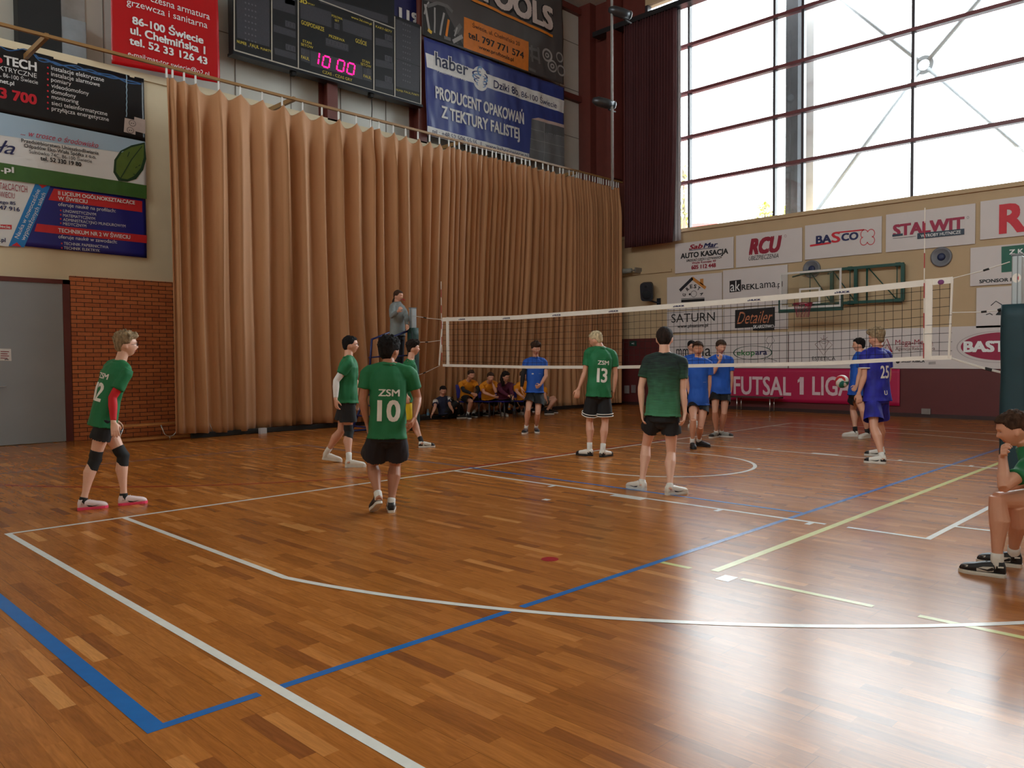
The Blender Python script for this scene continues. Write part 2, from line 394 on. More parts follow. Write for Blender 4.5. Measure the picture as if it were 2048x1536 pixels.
fl = struct(MB().box((XB, YB, -.25), (XW, YW+.6, 0)).build('floor', FLOOR))
struct(MB().box((XB-.3, YB-.3, ZC), (XW+.3, YW+.9, ZC+.2)).build('ceiling', CEIL))
b = MB(); b.box((XB-.3, YW, 0), (XW, YW+.9, 7.12)); struct(b.build('wall_left', CREAM))
b = MB(); b.box((XB, YU, 7.12), (XW, YW+.9, ZC)); wu = struct(b.build('wall_left_upper', PANEL))
b = MB()
for z in (8.6, 10.1, 11.6): b.box((XB, YU-.012, z-.008), (XW, YU, z+.008))
for k in range(16): b.box((-3+k*1.35-.006, YU-.012, 7.12), (-3+k*1.35+.006, YU, ZC))
b.build('panel_joint', mat('joint_grey', (120, 118, 112), .6), wu)  # plain grey strips along the cladding joints
struct(MB().box((XB, YW-.05, 7.02), (XW-.02, YW+.0, 7.16)).build('trim_1', CREAM))
struct(MB().box((2.93, YW-.07, 0), (16.5, YW-.001, 3.08)).build('wall_left_brick', brick_mat()))
struct(MB().box((XB, YB-.3, 0), (XW+.3, YB, ZC)).build('wall_near', WALLB))
b = MB(); b.box((XB-.3, YB, 0), (XB, YW+.9, BW[2])); b.box((XB-.3, YB, BW[3]), (XB, YW+.9, ZC)); b.box((XB-.3, BW[1], BW[2]), (XB, YW+.9, BW[3])); b.box((XB-.3, YB, BW[2]), (XB, BW[0], BW[3]))
struct(b.build('wall_back', WALLB))
GLASS = glass_mat()
b = MB(); b.box((XB-.2, BW[0], BW[2]), (XB-.185, BW[1], BW[3])); w2 = struct(b.build('added_clerestory', GLASS))  # pane of the added clerestory, there for extra daylight
b = MB()
for k in range(15): y = BW[0]+k*2.5; b.box((XB-.25, y-.04, BW[2]), (XB-.1, y+.04, BW[3]))
b.build('added_clerestory_frame', FRAME, w2)

# end wall: solid below, the big window above
b = MB(); b.box((XW, YB, 0), (XW+.3, YW+.9, WIN_Z0)); b.box((XW, YB, WIN_Z1), (XW+.3, YW+.9, ZC)); b.box((XW, WIN_Y1, WIN_Z0), (XW+.3, YW+.9, WIN_Z1)); b.box((XW, YB, WIN_Z0), (XW+.3, WIN_Y0, WIN_Z1))
struct(b.build('wall_right', TAN))
struct(MB().box((XW-.012, YB, 0), (XW-.001, YW-.1, 2.07)).build('wall_right_dado', MAROON))
struct(MB().box((XW-.03, YB, 0), (XW-.013, YW-.1, .09)).build('baseboard_right', mat('dark_skirting', (50, 26, 24), .5)))
struct(MB().box((XW-.06, YB, WIN_Z0-.10), (XW+.0, YW-.1, WIN_Z0+.0)).build('trim_2', TAN))
struct(MB().box((XW-.05, 5.40, 4.05), (XW-.001, YW-.1, 4.13)).build('trim_3', TAN))
struct(MB().box((XW-.02, WIN_Y1, WIN_Z0), (XW-.001, YW-.1, ZC)).build('trim_5', STEEL_RED))
# window
b = MB(); b.box((XW+.10, WIN_Y0, WIN_Z0), (XW+.112, WIN_Y1, WIN_Z1)); win = struct(b.build('window_1', GLASS))
zs = [6.63, 7.94, 9.24, 10.61, 11.9]
ys = []; y = 4.84
ys = [4.84, 2.19, 1.40, -1.31, -4.02, -6.7, -7.5, -10.2, -12.9, -15.6, -16.4, -19.1, -21.8, -24.5, -25.3, -28]
b = MB()
for y in ys: b.box((XW+.02, y-.035, WIN_Z0), (XW+.17, y+.035, WIN_Z1))
for y in (WIN_Y0+.04, WIN_Y1-.04): b.box((XW+.0, y-.05, WIN_Z0), (XW+.2, y+.05, WIN_Z1))
b.build('mullion', mat('anthracite_mullion', (58, 50, 56), .4), win)
b = MB()
for z in zs: b.box((XW+.00, WIN_Y0, z-.045), (XW+.17, WIN_Y1, z+.045))
b.build('transom', FRAME, win)

# steelwork of the side wall
b = MB()
for u, v in ((656, 200), (836, 250), (1187, 100)):
    x = atY(u, v, YU-.2)[0]
    b.box((x-.14, YU-.40, 7.12), (x+.14, YU-.36, ZC)); b.box((x-.14, YU-.04, 7.12), (x+.14, YU, ZC)); b.box((x-.012, YU-.36, 7.12), (x+.012, YU-.04, ZC))
b.box((XW-.32, YU-.5, 7.12), (XW-.02, YU-.02, ZC)); b.box((XW-.5, YU-1.6, 7.05), (XW-.1, YU-1.3, ZC)); 
z1, z2 = atY(1160, 200, YU-.1)[2], atY(1160, 25, YU-.1)[2]
b.box((12.2, YU-.16, z1-.09), (XW-.3, YU, z1+.09)); b.box((12.2, YU-.16, z2-.1), (XW-.3, YU, z2+.1))
struct(b.build('trim_4', STEEL_RED, bevel=0))

# ---- the double door, brick edge and note
XD1 = 2.80; XD0 = .35
d = struct(MB().box((XD0, YW-.05, .01), (XD1, YW-.001, 2.92)).build('door_1', GREYDOOR))
b = MB(); b.box((XD1+.001, YW-.075, 0), (XD1+.12, YW-.002, 3.0)); b.box((XD0-.12, YW-.075, 2.92), (XD1+.12, YW-.002, 3.0)); b.box((XD0-.12, YW-.075, 0), (XD0, YW-.002, 3.0))
b.build('door_frame', mat('dark_red_door_frame', (98, 40, 34), .5), d)
MB().box((1.57, YW-.056, .02), (1.58, YW-.05, 2.9)).build('leaf_joint', DARK, d)
p = atY(2, 773, YW-.06); b = MB(); b.tube([p+V(-.06, 0, 0), p+V(-.06, -.06, 0), p+V(.07, -.06, 0)], .011, 8); b.build('door_handle', mat('satin_handle', (190, 190, 190), .3, metal=.8), d, True)
s = Sheet('Y', YW-.055)
INK = mat('black_print', (26, 26, 30), .6)
for i in range(4): s.stroke([(1, 703+i*4.3), (18-(i % 2)*3, 703.5+i*4.3)], 1.3, mat('red_typescript', (150, 60, 70), .6))
s.stroke([(9, 719.5), (13, 718.5), (17, 719.5)], 1.2, INK)
s.finish('paper_notice', 'white paper notice with lines of red type taped on the grey door', 'notice', [(-4, 697), (22, 698), (23, 722), (-4, 721)], mat('paper', (225, 222, 220), .7), .002)

# ================================================================== FLOOR MARKINGS (painted on, children of the floor)
WH = mat('white_floor_paint', (226, 226, 220), .24, .05, 12, spec=.5); BL = mat('blue_floor_paint', (14, 104, 178), .24, .05, 12)
YE = mat('yellow_floor_paint', (206, 204, 120), .24, .05, 12); RD = mat('red_floor_paint', (160, 24, 36), .24, .05, 12); GB = mat('worn_grey_blue_floor_paint', (98, 104, 128), .26, .1, 12)
def mark(name, m, segs, lab=None):
    b = MB(); z = .0012
    for sg in segs:
        if sg[0] == 'r': x0, x1, y0, y1 = sg[1:]; b.add([(x0, y0, z), (x1, y0, z), (x1, y1, z), (x0, y1, z)], [(0, 1, 2, 3)])
        else:
            _, cx, cy, r, t0, t1, wd, n = sg; vs = []
            for k in range(n+1):
                t = math.radians(t0+(t1-t0)*k/n); c, s_ = math.cos(t), math.sin(t); vs += [(cx+c*r, cy+s_*r, z), (cx+c*(r-wd), cy+s_*(r-wd), z)]
            b.add(vs, [(2*k+1, 2*k, 2*k+2, 2*k+3) for k in range(n)])
        z += .00005
    # upward faces
    for i, f in enumerate(b.f):
        P = [np.array(b.v[j]) for j in f[:3]]
        if np.cross(P[1]-P[0], P[2]-P[0])[2] < 0: b.f[i] = f[::-1]
    o = b.build(name, m, fl); 
    if lab: o['label'] = lab
R = 'r'
bb = [(R, -.05, 15.05, 0, .05), (R, -.05, 0, -28.05, 0), (R, 15, 15.05, -28.05, 0)]
for sx in (0, 1):      # three-point straights and ticks
    X = lambda x: x if not sx else 15-x
    bb.append((R, *sorted((X(.9), X(.95))), -2.99, 0)); bb.append((R, *sorted((X(5.05), X(5.10))), -5.8, 0))
    for y0, y1, w_ in ((1.75, 1.80, .1), (2.65, 3.05, .1), (3.9, 3.95, .1), (4.8, 4.85, .1)): bb.append((R, *sorted((X(5.05-w_), X(5.06))), -y1, -y0))
bb.append((R, 5.05, 9.95, -5.8, -5.75))
bb = [q if not (q[0] == R and q[1:3] == (5.05, 5.1) and q[3] == -5.8) else (R, 5.05, 5.1, -4.94, 0) for q in bb] + [(R, 5.05, 5.1, -5.8, -5.13)]
a0 = math.degrees(math.acos(6.6/6.75)) + 0
th = math.degrees(math.atan2(-(2.99-1.575), -6.6))
bb.append(('a', 7.5, -1.575, 6.75, 180+12.1, 360-12.1, .05, 96))
bb.append(('a', 7.5, -1.575, 1.3, 180, 360, .05, 40)); bb.append((R, 6.2, 6.25, -1.575, -1.2)); bb.append((R, 8.75, 8.8, -1.575, -1.2))
bb.append(('a', 7.5, -5.8, 1.8, 180, 360, .05, 40))
mark('basketball_line', WH, bb)
mark('volleyball_line', BL, [(R, -.60, -.52, -4.62, 4.4), (R, -.60, -.11, -4.62, -4.57), (R, 0.0, 1.46, -4.62, -4.57), (R, 1.57, 17.4, -4.62, -4.57), (R, 5.40, 5.45, -4.57, .1)])
mark('volleyball_line', GB, [(R, 5.40, 5.45, .1, 4.38), (R, -.52, 5.40, 4.33, 4.38), (R, 11.45, 11.50, -4.57, 4.35)], 'worn grey-blue line')
mark('badminton_line', YE, [(R, 3.05, 18.2, -5.05, -4.99), (R, 2.98, 3.03, -4.86, -4.62), (R, 2.98, 3.03, -6.1, -5.25), (R, 2.98, 3.03, -9, -6.35)])
red = [(R, 5.9, 11.4, .10, .15), ('a', 5.9, 6.15, 6.05, 270, 182, .05, 50), (R, -.5, 8, 6.3, 6.33)]
mark('handball_line', RD, red + [(R, 7.4, 7.75, 1.05, 1.09)])
mark('penalty_spot', RD, [('a', 2.52, -3.97, .065, 0, 360, .0649, 28), ])
mark('tape_mark', mat('magenta_tape', (190, 40, 80), .4), [('a', 10.2, .55, .5, 250, 330, .12, 12)])
mark('tape_mark', WH, [(R, 4.9-.62, 4.9-.55, -2.35, -2.27), (R, 2.88, 3.02, -5.22, -5.12)])

# ================================================================== CURTAINS
TANC = mat('tan_curtain_cloth', (186, 134, 91), .72, .05, 3, .25, 140, stretch=(1, 1, .25), sheen=.2)
REDC = mat('dark_red_curtain_cloth', (82, 38, 40), .8, .05, 3, .2, 140, stretch=(1, 1, .25))
YC = 7.05
hu = [333, 345, 368, 391, 437, 480, 524, 564, 605, 643.6, 676.8, 712, 741, 757.6, 786, 811, 835.7, 859, 878.6, 897.5]
hx = [float(atY(u, 150+(u-333)*.245, YC)[0]) for u in hu]
while hx[-1] < 18.0: hx.append(hx[-1]+random.uniform(.13, .30)*(1 if hx[-1] < 16 else .6))
hx = sorted(hx); zt = 6.74
def sm_(a, b, x):
    t = min(1, max(0, (x-a)/(b-a))); return t*t*(3-2*t)
def curtain_mesh():
    b = MB(); cols = []
    for i in range(len(hx)-1):
        n = 10 if hx[i+1]-hx[i] > .3 else 6
        for k in range(n): cols.append((hx[i]+(hx[i+1]-hx[i])*k/n, i, k/n, hx[i+1]-hx[i]))
    cols.append((hx[-1], len(hx)-2, 1., .2))
    NZ = 46; vs = []
    rr = random.Random(3); A = [rr.uniform(.6, 1.3) for _ in hx]; A2 = [rr.uniform(-1, 1) for _ in hx]
    for x, i, f, wd in cols:
        for j in range(NZ+1):
            t = (j/NZ)**1.25       # 0 top, 1 bottom
            amp = wd*(.29 if wd > .3 else .55)*A[i]
            if x < 6.3: amp *= (1-.35*t)
            amp *= .30+.70*sm_(0, .14, t)
            base = math.cos(2*math.pi*f)                      # ridge at each hook
            sharp = base+.18*math.cos(6*math.pi*f+A2[i])
            mid = amp*.55*math.cos(4*math.pi*f+A2[i]*2)*t*(1 if wd > .3 else .3)
            lowf = .13*noise.noise(Vector((x*.55, t*1.1, 2.2))) + .05*noise.noise(Vector((x*1.9, t*1.6, 7.7)))*t
            y = YC - amp*sharp*(1-.25*t) - mid - lowf*(.3+t) + .42*t*sm_(9.9, 10.7, x)*(1-sm_(15.2, 16., x))
            xx = x + .16*t*noise.noise(Vector((x*.7, t*1.5, 4.)))*min(1, (x-hx[0])*2) + .03*math.sin(2*math.pi*f)*A2[i]
            sag = (.15 if wd > .3 else .06)*min(1, wd/.35)*math.sin(math.pi*f)**1.0
            z = (zt-sag)*(1-t) + (.10 + (.02 if x > 6 else .03)*math.sin(x*2))*t
            vs.append((xx, y, z))
    n = len(cols); fs = [(i*(NZ+1)+j, i*(NZ+1)+j+1, (i+1)*(NZ+1)+j+1, (i+1)*(NZ+1)+j) for i in range(n-1) for j in range(NZ)]
    b.add(vs, fs); return b
ct = thing('stage_curtain', 'long tan pleated curtain hanging along the side wall behind the net', 'curtain', (11, YC, 0))
o = curtain_mesh().build('curtain_cloth', TANC, ct, True); so = o.modifiers.new('t', 'SOLIDIFY'); so.thickness = .006
YC_ = YC; hk = None; WPL = mat('white_plastic', (225, 225, 222), .4)
for i, x in enumerate(hx[:100]):
    if hk is None:
        b = MB(); b.box((x-.016, YC-.012, zt-.02), (x+.016, YC+.012, zt+.17)); hk = b.build('curtain_glider', WPL, ct); x0 = x
    else:
        c = hk.copy(); COL.objects.link(c); c.parent = ct; c.location = hk.location+Vector((x-x0, 0, 0))
rl = thing('curtain_rail', 'thin brass coloured curtain rail on wall brackets above the tan curtain', 'curtain rail', (9, YC, 6.93))
BRASS = mat('brass_rail_paint', (150, 112, 66), .4, .05)
MB().box((-3, YC-.03, 6.90), (18.25, YC+.03, 6.95)).build('rail', BRASS, rl)
for x in (2.3, 6.9, 11.6, 16.2):
    b = MB(); b.obox(V(x, (YC+YW)/2, 6.93), V(.03, 0, 0), V(-.0, (YW-YC)/2, 0), V(0, 0, .045)); b.build('bracket', BRASS, rl)
# black box filling the gap under the curtain hem, with a white clip
fb = thing('curtain_foot_strip', 'long black strip on the floor along the curtain foot', 'bar', (10, YC, 0))
MB().box((4.6, YC+.0, .0), (17.6, YC+.08, .10)).build('bar', mat('black_strip', (24, 22, 22), .6), fb, bevel=.01)
p = atZ(526, 867); MB().box((p[0]-.07, p[1]-.03, 0), (p[0]+.07, p[1]+.06, .11)).build('clip', mat('white_clip', (200, 200, 205), .5), fb)

def pleats(x, y0, y1, z0, z1, npl, m, name, parent, amp=.07, flare=0):
    b = MB(); N_ = npl*8; NZ = 24; vs = []
    for i in range(N_+1):
        for j in range(NZ+1):
            t = j/NZ; f = i/N_; y = y0+(y1-y0)*f; ph = i/8*2*math.pi
            a = amp*(1+.5*noise.noise(Vector((i*.13, 0, 1))))*(1+.15*noise.noise(Vector((i*.3, t*2, 9))))
            vs.append((x+a*math.cos(ph+.6*noise.noise(Vector((i*.07, t, 0)))), y+flare*f*(t-.0)**3+.02*math.sin(ph*2), z1+(z0-z1)*t+.012*math.cos(ph)*t))
    b.add(vs, [(i*(NZ+1)+j, i*(NZ+1)+j+1, (i+1)*(NZ+1)+j+1, (i+1)*(NZ+1)+j) for i in range(N_) for j in range(NZ)])
    o = b.build(name, m, parent, True); s_ = o.modifiers.new('t', 'SOLIDIFY'); s_.thickness = .006; return o
xr = XW-.42
ya, yb = atX(1247, 490, xr)[1], atX(1352, 300, xr)[1]; zb = atX(1300, 490, xr)[2]
wc = thing('window_curtain', 'dark red pleated curtain drawn to the left end of the big window', 'curtain', (xr, (ya+yb)/2, zb))
pleats(xr, ya-.05, yb, zb, 11.6, 19, REDC, 'curtain_cloth', wc, .075, flare=.16)
LN = mat('pale_lining', (190, 186, 190), .8)
wl = thing('curtain_lining', 'pale grey lining strip hanging beside the dark red curtain by the window', 'lining', (xr+.16, yb, zb))
pleats(xr+.17, yb+.30, atX(1361, 400, xr+.17)[1], zb+.05, 11.6, 3, LN, 'lining_cloth', wl, .03)
cr = thing('window_curtain_track', 'dark steel track and drive box above the dark red window curtain', 'curtain track', (xr, 4, 11.7))
MB().box((xr-.09, -20, 11.59), (xr+.24, YW-.4, 11.74)).build('track', mat('dark_steel', (50, 48, 50), .4, metal=.4), cr)

# ================================================================== OUTSIDE
gm = mat('asphalt_yard', (120, 122, 120), .9, .1, .5)
struct(MB().box((XW+.35, -90, -.6), (140, 90, -.5)).build('ground', gm))
xo = XW+1.7
oc = thing('concrete_column', 'dark concrete column standing outside the big window', 'column', (xo, atX(1590, 300, xo)[1], -.5))
ym = atX(1590, 300, xo)[1]; MB().box((xo-.25, ym-.19, -.5), (xo+.25, ym+.17, 15)).build('shaft', CONC, oc)
ol = thing('pale_pillar', 'pale weathered steel pillar outside the window right of the dark column', 'pillar', (xo, atX(1622, 300, xo)[1], -.5))
ym = atX(1621, 300, xo)[1]; MB().box((xo-.1, ym-.13, -.5), (xo+.1, ym+.13, 15)).build('shaft', mat('pale_weathered_steel', (232, 236, 240), .6, .05, 3), ol)
br = thing('cross_brace', 'steel cross brace with a ring joint outside the big window', 'brace', (xo, atX(1848, 130, xo+.42)[1], 0))
GAL = mat('galvanised_tube', (150, 154, 158), .5, .05, metal=.3)
c = atX(1848, 130, xo+.42)
for u, v, k in ((1640, 412, 1.2), (1690, 5, 1.6), (1958, 0, 2.2), (2048, 303, 2.2)):
    e = atX(u, v, xo+.42); dd = unit(e-c); b = MB(); b.tube([c+dd*.16, c+(e-c)*k], .058, 12); b.build('brace_tube', GAL, br, True)
b = MB(); n = 32; vs = []
for k in range(n):
    t = 2*math.pi*k/n; d_ = V(0, math.cos(t), math.sin(t))
    for r_, x_ in ((.24, -.03), (.24, .03), (.14, .03), (.14, -.03)): vs.append(c+d_*r_+V(x_, 0, 0))
b.add(vs, [(4*k+j, 4*k+(j+1) % 4, 4*((k+1) % n)+(j+1) % 4, 4*((k+1) % n)+j) for k in range(n) for j in range(4)]); b.build('ring_joint', GAL, br)
# red roofed building far off
xa = 46.; A_, B_ = atX(1330, 424, xa), atX(1432, 446, xa)
bd = thing('red_building', 'red clad building far off at the lower left of the window', 'building', (xa+4, (A_[1]+B_[1])/2, -.5))
zt_ = A_[2]; b = MB(); b.add([V(xa, A_[1]+25, -.5), V(xa, B_[1], -.5), V(xa, B_[1], B_[2]), V(xa, A_[1]+25, zt_+2), V(xa+8, A_[1]+25, -.5), V(xa+8, B_[1], -.5), V(xa+8, B_[1], B_[2]), V(xa+8, A_[1]+25, zt_+2)],
    [(0, 3, 2, 1), (4, 5, 6, 7), (1, 2, 6, 5), (0, 4, 7, 3), (3, 7, 6, 2)]); b.build('wall', mat('red_cladding', (196, 70, 66), .7), bd)
def far_tree(u0, u1, v0, v1, D, lab, seed, nl=900):
    rr = random.Random(seed); P = atD((u0+u1)/2, v1, D); w_ = (u1-u0)/FPX*D/2; h_ = (v1-v0)/FPX*D; zt2 = P[2]+h_
    t = thing('tree', lab, 'tree', (P[0], P[1], -.5), 'trees outside the window')
    b = MB(); b.tube([V(P[0], P[1], -.5), V(P[0]+.05*w_, P[1], P[2]*.6), V(P[0], P[1], zt2-.15*h_)], [.22, .15, .03], 8)
    for k in range(7):
        a = rr.uniform(0, 6.28); z = rr.uniform(P[2]-h_, zt2-.3*h_); b.tube([V(P[0], P[1], z), V(P[0]+math.cos(a)*w_*.8, P[1]+math.sin(a)*w_*.8, z+.35*h_)], [.06, .015], 6)
    b.build('trunk', mat('bark', (90, 78, 62), .9), t, True)
    b = MB()
    for k in range(nl):
        g = rr.random(); zc = P[2]-1.5*h_+g*(2.5*h_); rad = w_*(1-.55*max(0, (zc-P[2])/h_))*math.sqrt(rr.random()); a = rr.uniform(0, 6.28)
        if noise.noise(Vector((math.cos(a)*2, math.sin(a)*2, zc*.9+seed))) < -.05: continue
        p = V(P[0]+rad*math.cos(a), P[1]+rad*math.sin(a), zc); s_ = rr.uniform(.05, .11)*D/28
        n1 = unit(V(rr.gauss(0, 1), rr.gauss(0, 1), rr.gauss(0, 1))); n2 = unit(np.cross(n1, V(rr.gauss(0, 1), rr.gauss(0, 1), rr.gauss(0, 1))))
        b.add([p+n1*s_, p+n2*s_*.6, p-n1*s_, p-n2*s_*.6], [(0, 1, 2, 3)])
    b.build('foliage', mat('autumn_leaves', (196, 196, 96), .7, .25, 20), t)
far_tree(1508, 1552, 405, 448, 36, 'yellow-green tree top at the sill left of the dark outside column', 3)
far_tree(1562, 1592, 412, 440, 40, 'small yellow tree top at the sill just behind the dark outside column', 5)
far_tree(1360, 1376, 325, 420, 40, 'sparse green tree at the left edge of the window beside the curtain', 8, 160)
far_tree(1362, 1374, 415, 440, 44, 'low yellow tree top just above the red building', 9, 300)

# ================================================================== BANNERS ON THE SIDE WALL
def vin(n, c, r=.38): return mat(n, c, r, .02, 2, .12, 6)
W_ = vin('white_vinyl', (228, 228, 228)); BK = vin('black_vinyl', (16, 17, 22), .3); NV = vin('navy_vinyl', (32, 38, 92)); SB = vin('sky_blue_vinyl', (170, 196, 218))
INKW = mat('white_print', (236, 236, 236), .5); INKR = mat('red_print', (206, 24, 44), .5); INKN = mat('navy_print', (24, 30, 84), .5); INKK = mat('black_ink', (18, 18, 22), .5)
INKM = mat('maroon_print', (150, 24, 50), .5); GRN = mat('leaf_green_print', (62, 104, 44), .5); CYB = mat('cyan_blue_print', (30, 128, 200), .5); ORN = mat('orange_print', (236, 140, 40), .5)
YB = YW-.04
# electrical firm banner
s = Sheet('Y', YB, .012, 1.)
for t, a, b_, c, d_, h, m, bo in (
    ('TECH', 7, 130.5, 72.6, 141.6, 17, INKW, .035), ('KTRYCZNE', -2, 144, 72.6, 154, 9, INKW, 0), (', 86-100 Świecie', 0, 155, 75, 168, 8, INKW, 0), ('net.pl', -1, 166, 27.7, 171.5, 8, INKW, .02),
    ('13 700', -14, 196, 73, 207, 19, INKR, .04), ('instalacje elektryczne', 101.4, 140.5, 207, 164, 8.5, INKW, .004), ('instalacje alarmowe', 101.4, 152, 199, 174, 8.5, INKW, .004), ('pomiary', 101.4, 163.5, 141.7, 171.5, 8, INKW, .004),
    ('videodomofony', 101.7, 175, 177, 191.5, 8, INKW, .004), ('domofony', 101.7, 187, 151, 196.5, 8, INKW, .004), ('monitoring', 102.5, 198, 156, 208, 8, INKW, .004), ('sieci teleinformatyczne', 102.5, 209.5, 214, 232.5, 8, INKW, .004),
    ('przyłącza energetyczne', 102.5, 220.5, 217, 243.5, 8, INKW, .004)): s.text(t, a, b_, c, d_, h, m, bo)
for i in range(8): s.oval((95, 135.8+i*11.7), 1.9, 1.9, INKR)
s.oval((-1, 121), 5.5, 5.5, INKR)
LB = mat('lightning_blue_print', (50, 96, 150), .5)
rr = random.Random(4)
for k in range(3):
    s.stroke([(u, 92+u*.245+10*noise.noise(Vector((u*.03, k*.9, 0)))+k*1.6+(6 if u > 70 else 0)) for u in range(0 if k < 1 else 70, 286, 6)], 1.6, LB, 1)
s.stroke([(253, 150+6*i-(i % 2)*0) if i % 2 else (252, 150+6*i) for i in range(15)], 1.6, mat('pale_cable_print', (150, 178, 196), .5))
SK = mat('socket_print', (196, 178, 170), .5)
s.quad([(268, 234), (290, 240), (290, 268), (267, 262)], SK, 1); s.quad([(249, 236), (271, 241), (270, 270), (247, 264)], SK, 2)
for c in ((264, 247), (260, 261)): s.oval(c, 7, 6.5, mat('socket_ring_print', (130, 116, 112), .5), 3); s.oval(c, 5.4, 5, SK, 4); s.oval((c[0]-2, c[1]), 1, 1, INKK, 5); s.oval((c[0]+2, c[1]+.5), 1, 1, INKK, 5)
s.finish('vinyl_banner', 'black vinyl banner with white list of electrical services and blue lightning', 'banner', [(-60, 74), (287, 158), (290, 284), (-60, 214)], BK, group='stacked banners on the side wall')
# river firm banner
s = Sheet('Y', YB-.03, .012, 2.)
s.quad([(-60, 213), (290, 284), (290, 312), (-60, 262)], SB, 1)
s.quad([(-60, 316), (293, 371), (293, 398), (-60, 350)], GRN, 1)
s.text('... w trosce o środowisko', 41, 270, 196, 296.6, 11, mat('rose_script_print', (196, 40, 70), .5), 0, .4)
for t, a, b_, c, d_, h, bo in (('Przedsiębiorstwo Unieszkodliwiania', 42, 283.5, 196.5, 311, 7, .012), ('Odpadów Eko-Wisła Spółka z o.o.', 47.6, 293.5, 191.5, 319, 7, .012), ('Sulnówko 74C, 86-100 Świecie', 58, 306.5, 183, 326.5, 7, 0), ('tel. 52 330 19 80', 80, 321, 162, 333, 8, .03)):
    s.text(t, a, b_, c, d_, h, INKK, bo)
s.text('ła', -4, 307, 30, 309, 26, INKN, 0, .4); s.text('.pl', 1, 344, 27, 345, 11, INKW, .03)
LF = mat('leaf_print', (92, 116, 48), .5); LD = mat('dark_leaf_print', (28, 60, 36), .5)
s.poly([(289, 285), (262, 291), (240, 302), (228, 320), (226, 345), (236, 362), (254, 364), (272, 358), (286, 340), (292, 318)][::-1], LD, 2)
s.poly([(287, 289), (262, 295), (243, 305), (232, 322), (231, 344), (240, 357), (254, 359), (268, 352), (281, 336), (287, 315)][::-1], LF, 3)
s.stroke([(283, 293), (262, 320), (240, 357)], 1.5, LD, 4)
for a, b_ in (((258, 304), (254, 314)), ((270, 336), (280, 330)), ((266, 348), (272, 352))): s.stroke([a, b_], 1.3, LD, 4)
s.finish('vinyl_banner', 'pale blue and white vinyl banner with a green leaf and green bottom strip', 'banner', [(-60, 213), (291, 285), (293, 398), (-60, 350)], W_, group='stacked banners on the side wall')
# school banner
SN = vin('school_navy_vinyl', (34, 36, 128)); RB = mat('red_bar_print', (206, 40, 46), .5)
s = Sheet('Y', YB, .012, 3.)
s.quad([(-60, 343), (72, 366), (17, 494), (-60, 482)], W_, 1)
s.quad([(71, 365.5), (101, 370), (47.6, 495), (16.6, 492)], CYB, 2)
s.poly([(76, 368), (95, 370.5), (84, 377)][::-1], RB, 3); s.poly([(33, 485), (42, 494), (22, 491.5)][::-1], RB, 3)
s.quad([(107, 377.5), (284, 402.5), (284, 424.7), (96, 400)], RB, 2); s.quad([(73, 447.5), (293, 471), (293, 486.6), (68, 463)], RB, 2)
s.quad([(-30, 448), (23, 450), (23, 459), (-30, 457)], RB, 2)
for t, a, b_, c, d_, h, m, bo in (('TAŁCĄCYCH', -2, 380, 54, 384, 13, INKM, 0), ('WIECIU', -1, 395, 29, 396.5, 11, INKM, 0), ('ego 85', -1, 408, 30.5, 409.5, 6.5, INKN, .02), ('47 916', -2, 420, 39, 422.5, 8, INKN, .02), ('iecie', -1, 455.8, 20, 456.8, 5.5, INKW, .02), ('.pl', -1, 483, 10.6, 485, 8, INKN, .02),
    ('II LICEUM OGÓLNOKSZTAŁCĄCE', 115.5, 390, 269, 409, 7, INKW, .025), ('W ŚWIECIU', 115.5, 401.4, 174, 406, 7, INKW, .025), ('oferuje naukę na profilach:', 115.5, 412.5, 230, 425, 7, INKW, 0), ('LINGWISTYCZNYM', 125.5, 425.8, 191, 431, 5.5, INKW, 0), ('MATEMATYCZNYM', 125.5, 434.5, 189, 439.7, 5.5, INKW, 0),
    ('ADMINISTRACYJNO MUNDUROWYM', 125.5, 443, 250, 454.5, 5.5, INKW, 0), ('MEDYCZNYM', 125.5, 450.8, 171.5, 454.5, 5.5, INKW, 0), ('TECHNIKUM NR 2 W ŚWIECIU', 115.5, 464.5, 259.4, 478.4, 7.5, INKW, .02), ('oferuje naukę w zawodach:', 116, 477, 233, 487, 7, INKW, 0),
    ('TECHNIK PAPIERNICTWA', 127, 490, 216, 497, 5.5, INKW, 0), ('TECHNIK ELEKTRYK', 127, 498.8, 199, 504, 5.5, INKW, 0)): s.text(t, a, b_, c, d_, h, m, bo, lay=4)
s.text('Nauka w nowocześnie', 36, 478, 80, 381, 7.5, INKW, 0, 0, 4, level=False); s.text('wyposażonych salach', 48, 482, 91, 388, 7.5, INKW, 0, 0, 4, level=False)
for v in (421, 429.5, 438, 446.5, 487, 496): s.oval((121 if v < 470 else 123, v), 1.7, 1.7, RB, 2)
s.finish('vinyl_banner', 'school banner in navy and white with red bars and diagonal blue stripe', 'banner', [(-60, 343), (291, 398), (293, 516), (-60, 482)], SN, group='stacked banners on the side wall')

# red banner above the ledge
YR = YU-.55
s = Sheet('Y', YR, .03, 4., .5)
for t, a, b_, c, d_, h, bo in (('czesna armatura', 299, 5, 418, 40, 13, 0), ('grzewcza i sanitarna', 252, 12, 413, 56.5, 13, 0), ('86-100 Świecie', 263, 50, 405, 87, 14, .03), ('ul. Chełmińska 1', 259, 69, 409, 108.5, 15, .03), ('tel. 52 33 126 43', 257, 90, 413, 129.5, 14, .03), ('e-mail:mas-tor.swiecie@o2.pl', 254.5, 113, 416, 153, 9, 0)):
    s.text(t, a, b_, c, d_, h, INKW, bo)
s.finish('vinyl_banner', 'glossy red vinyl banner with white telephone number above the curtain rail', 'banner', [(219, -110), (434, -40), (438, 168), (222, 128)], vin('red_vinyl', (186, 12, 22), .25))

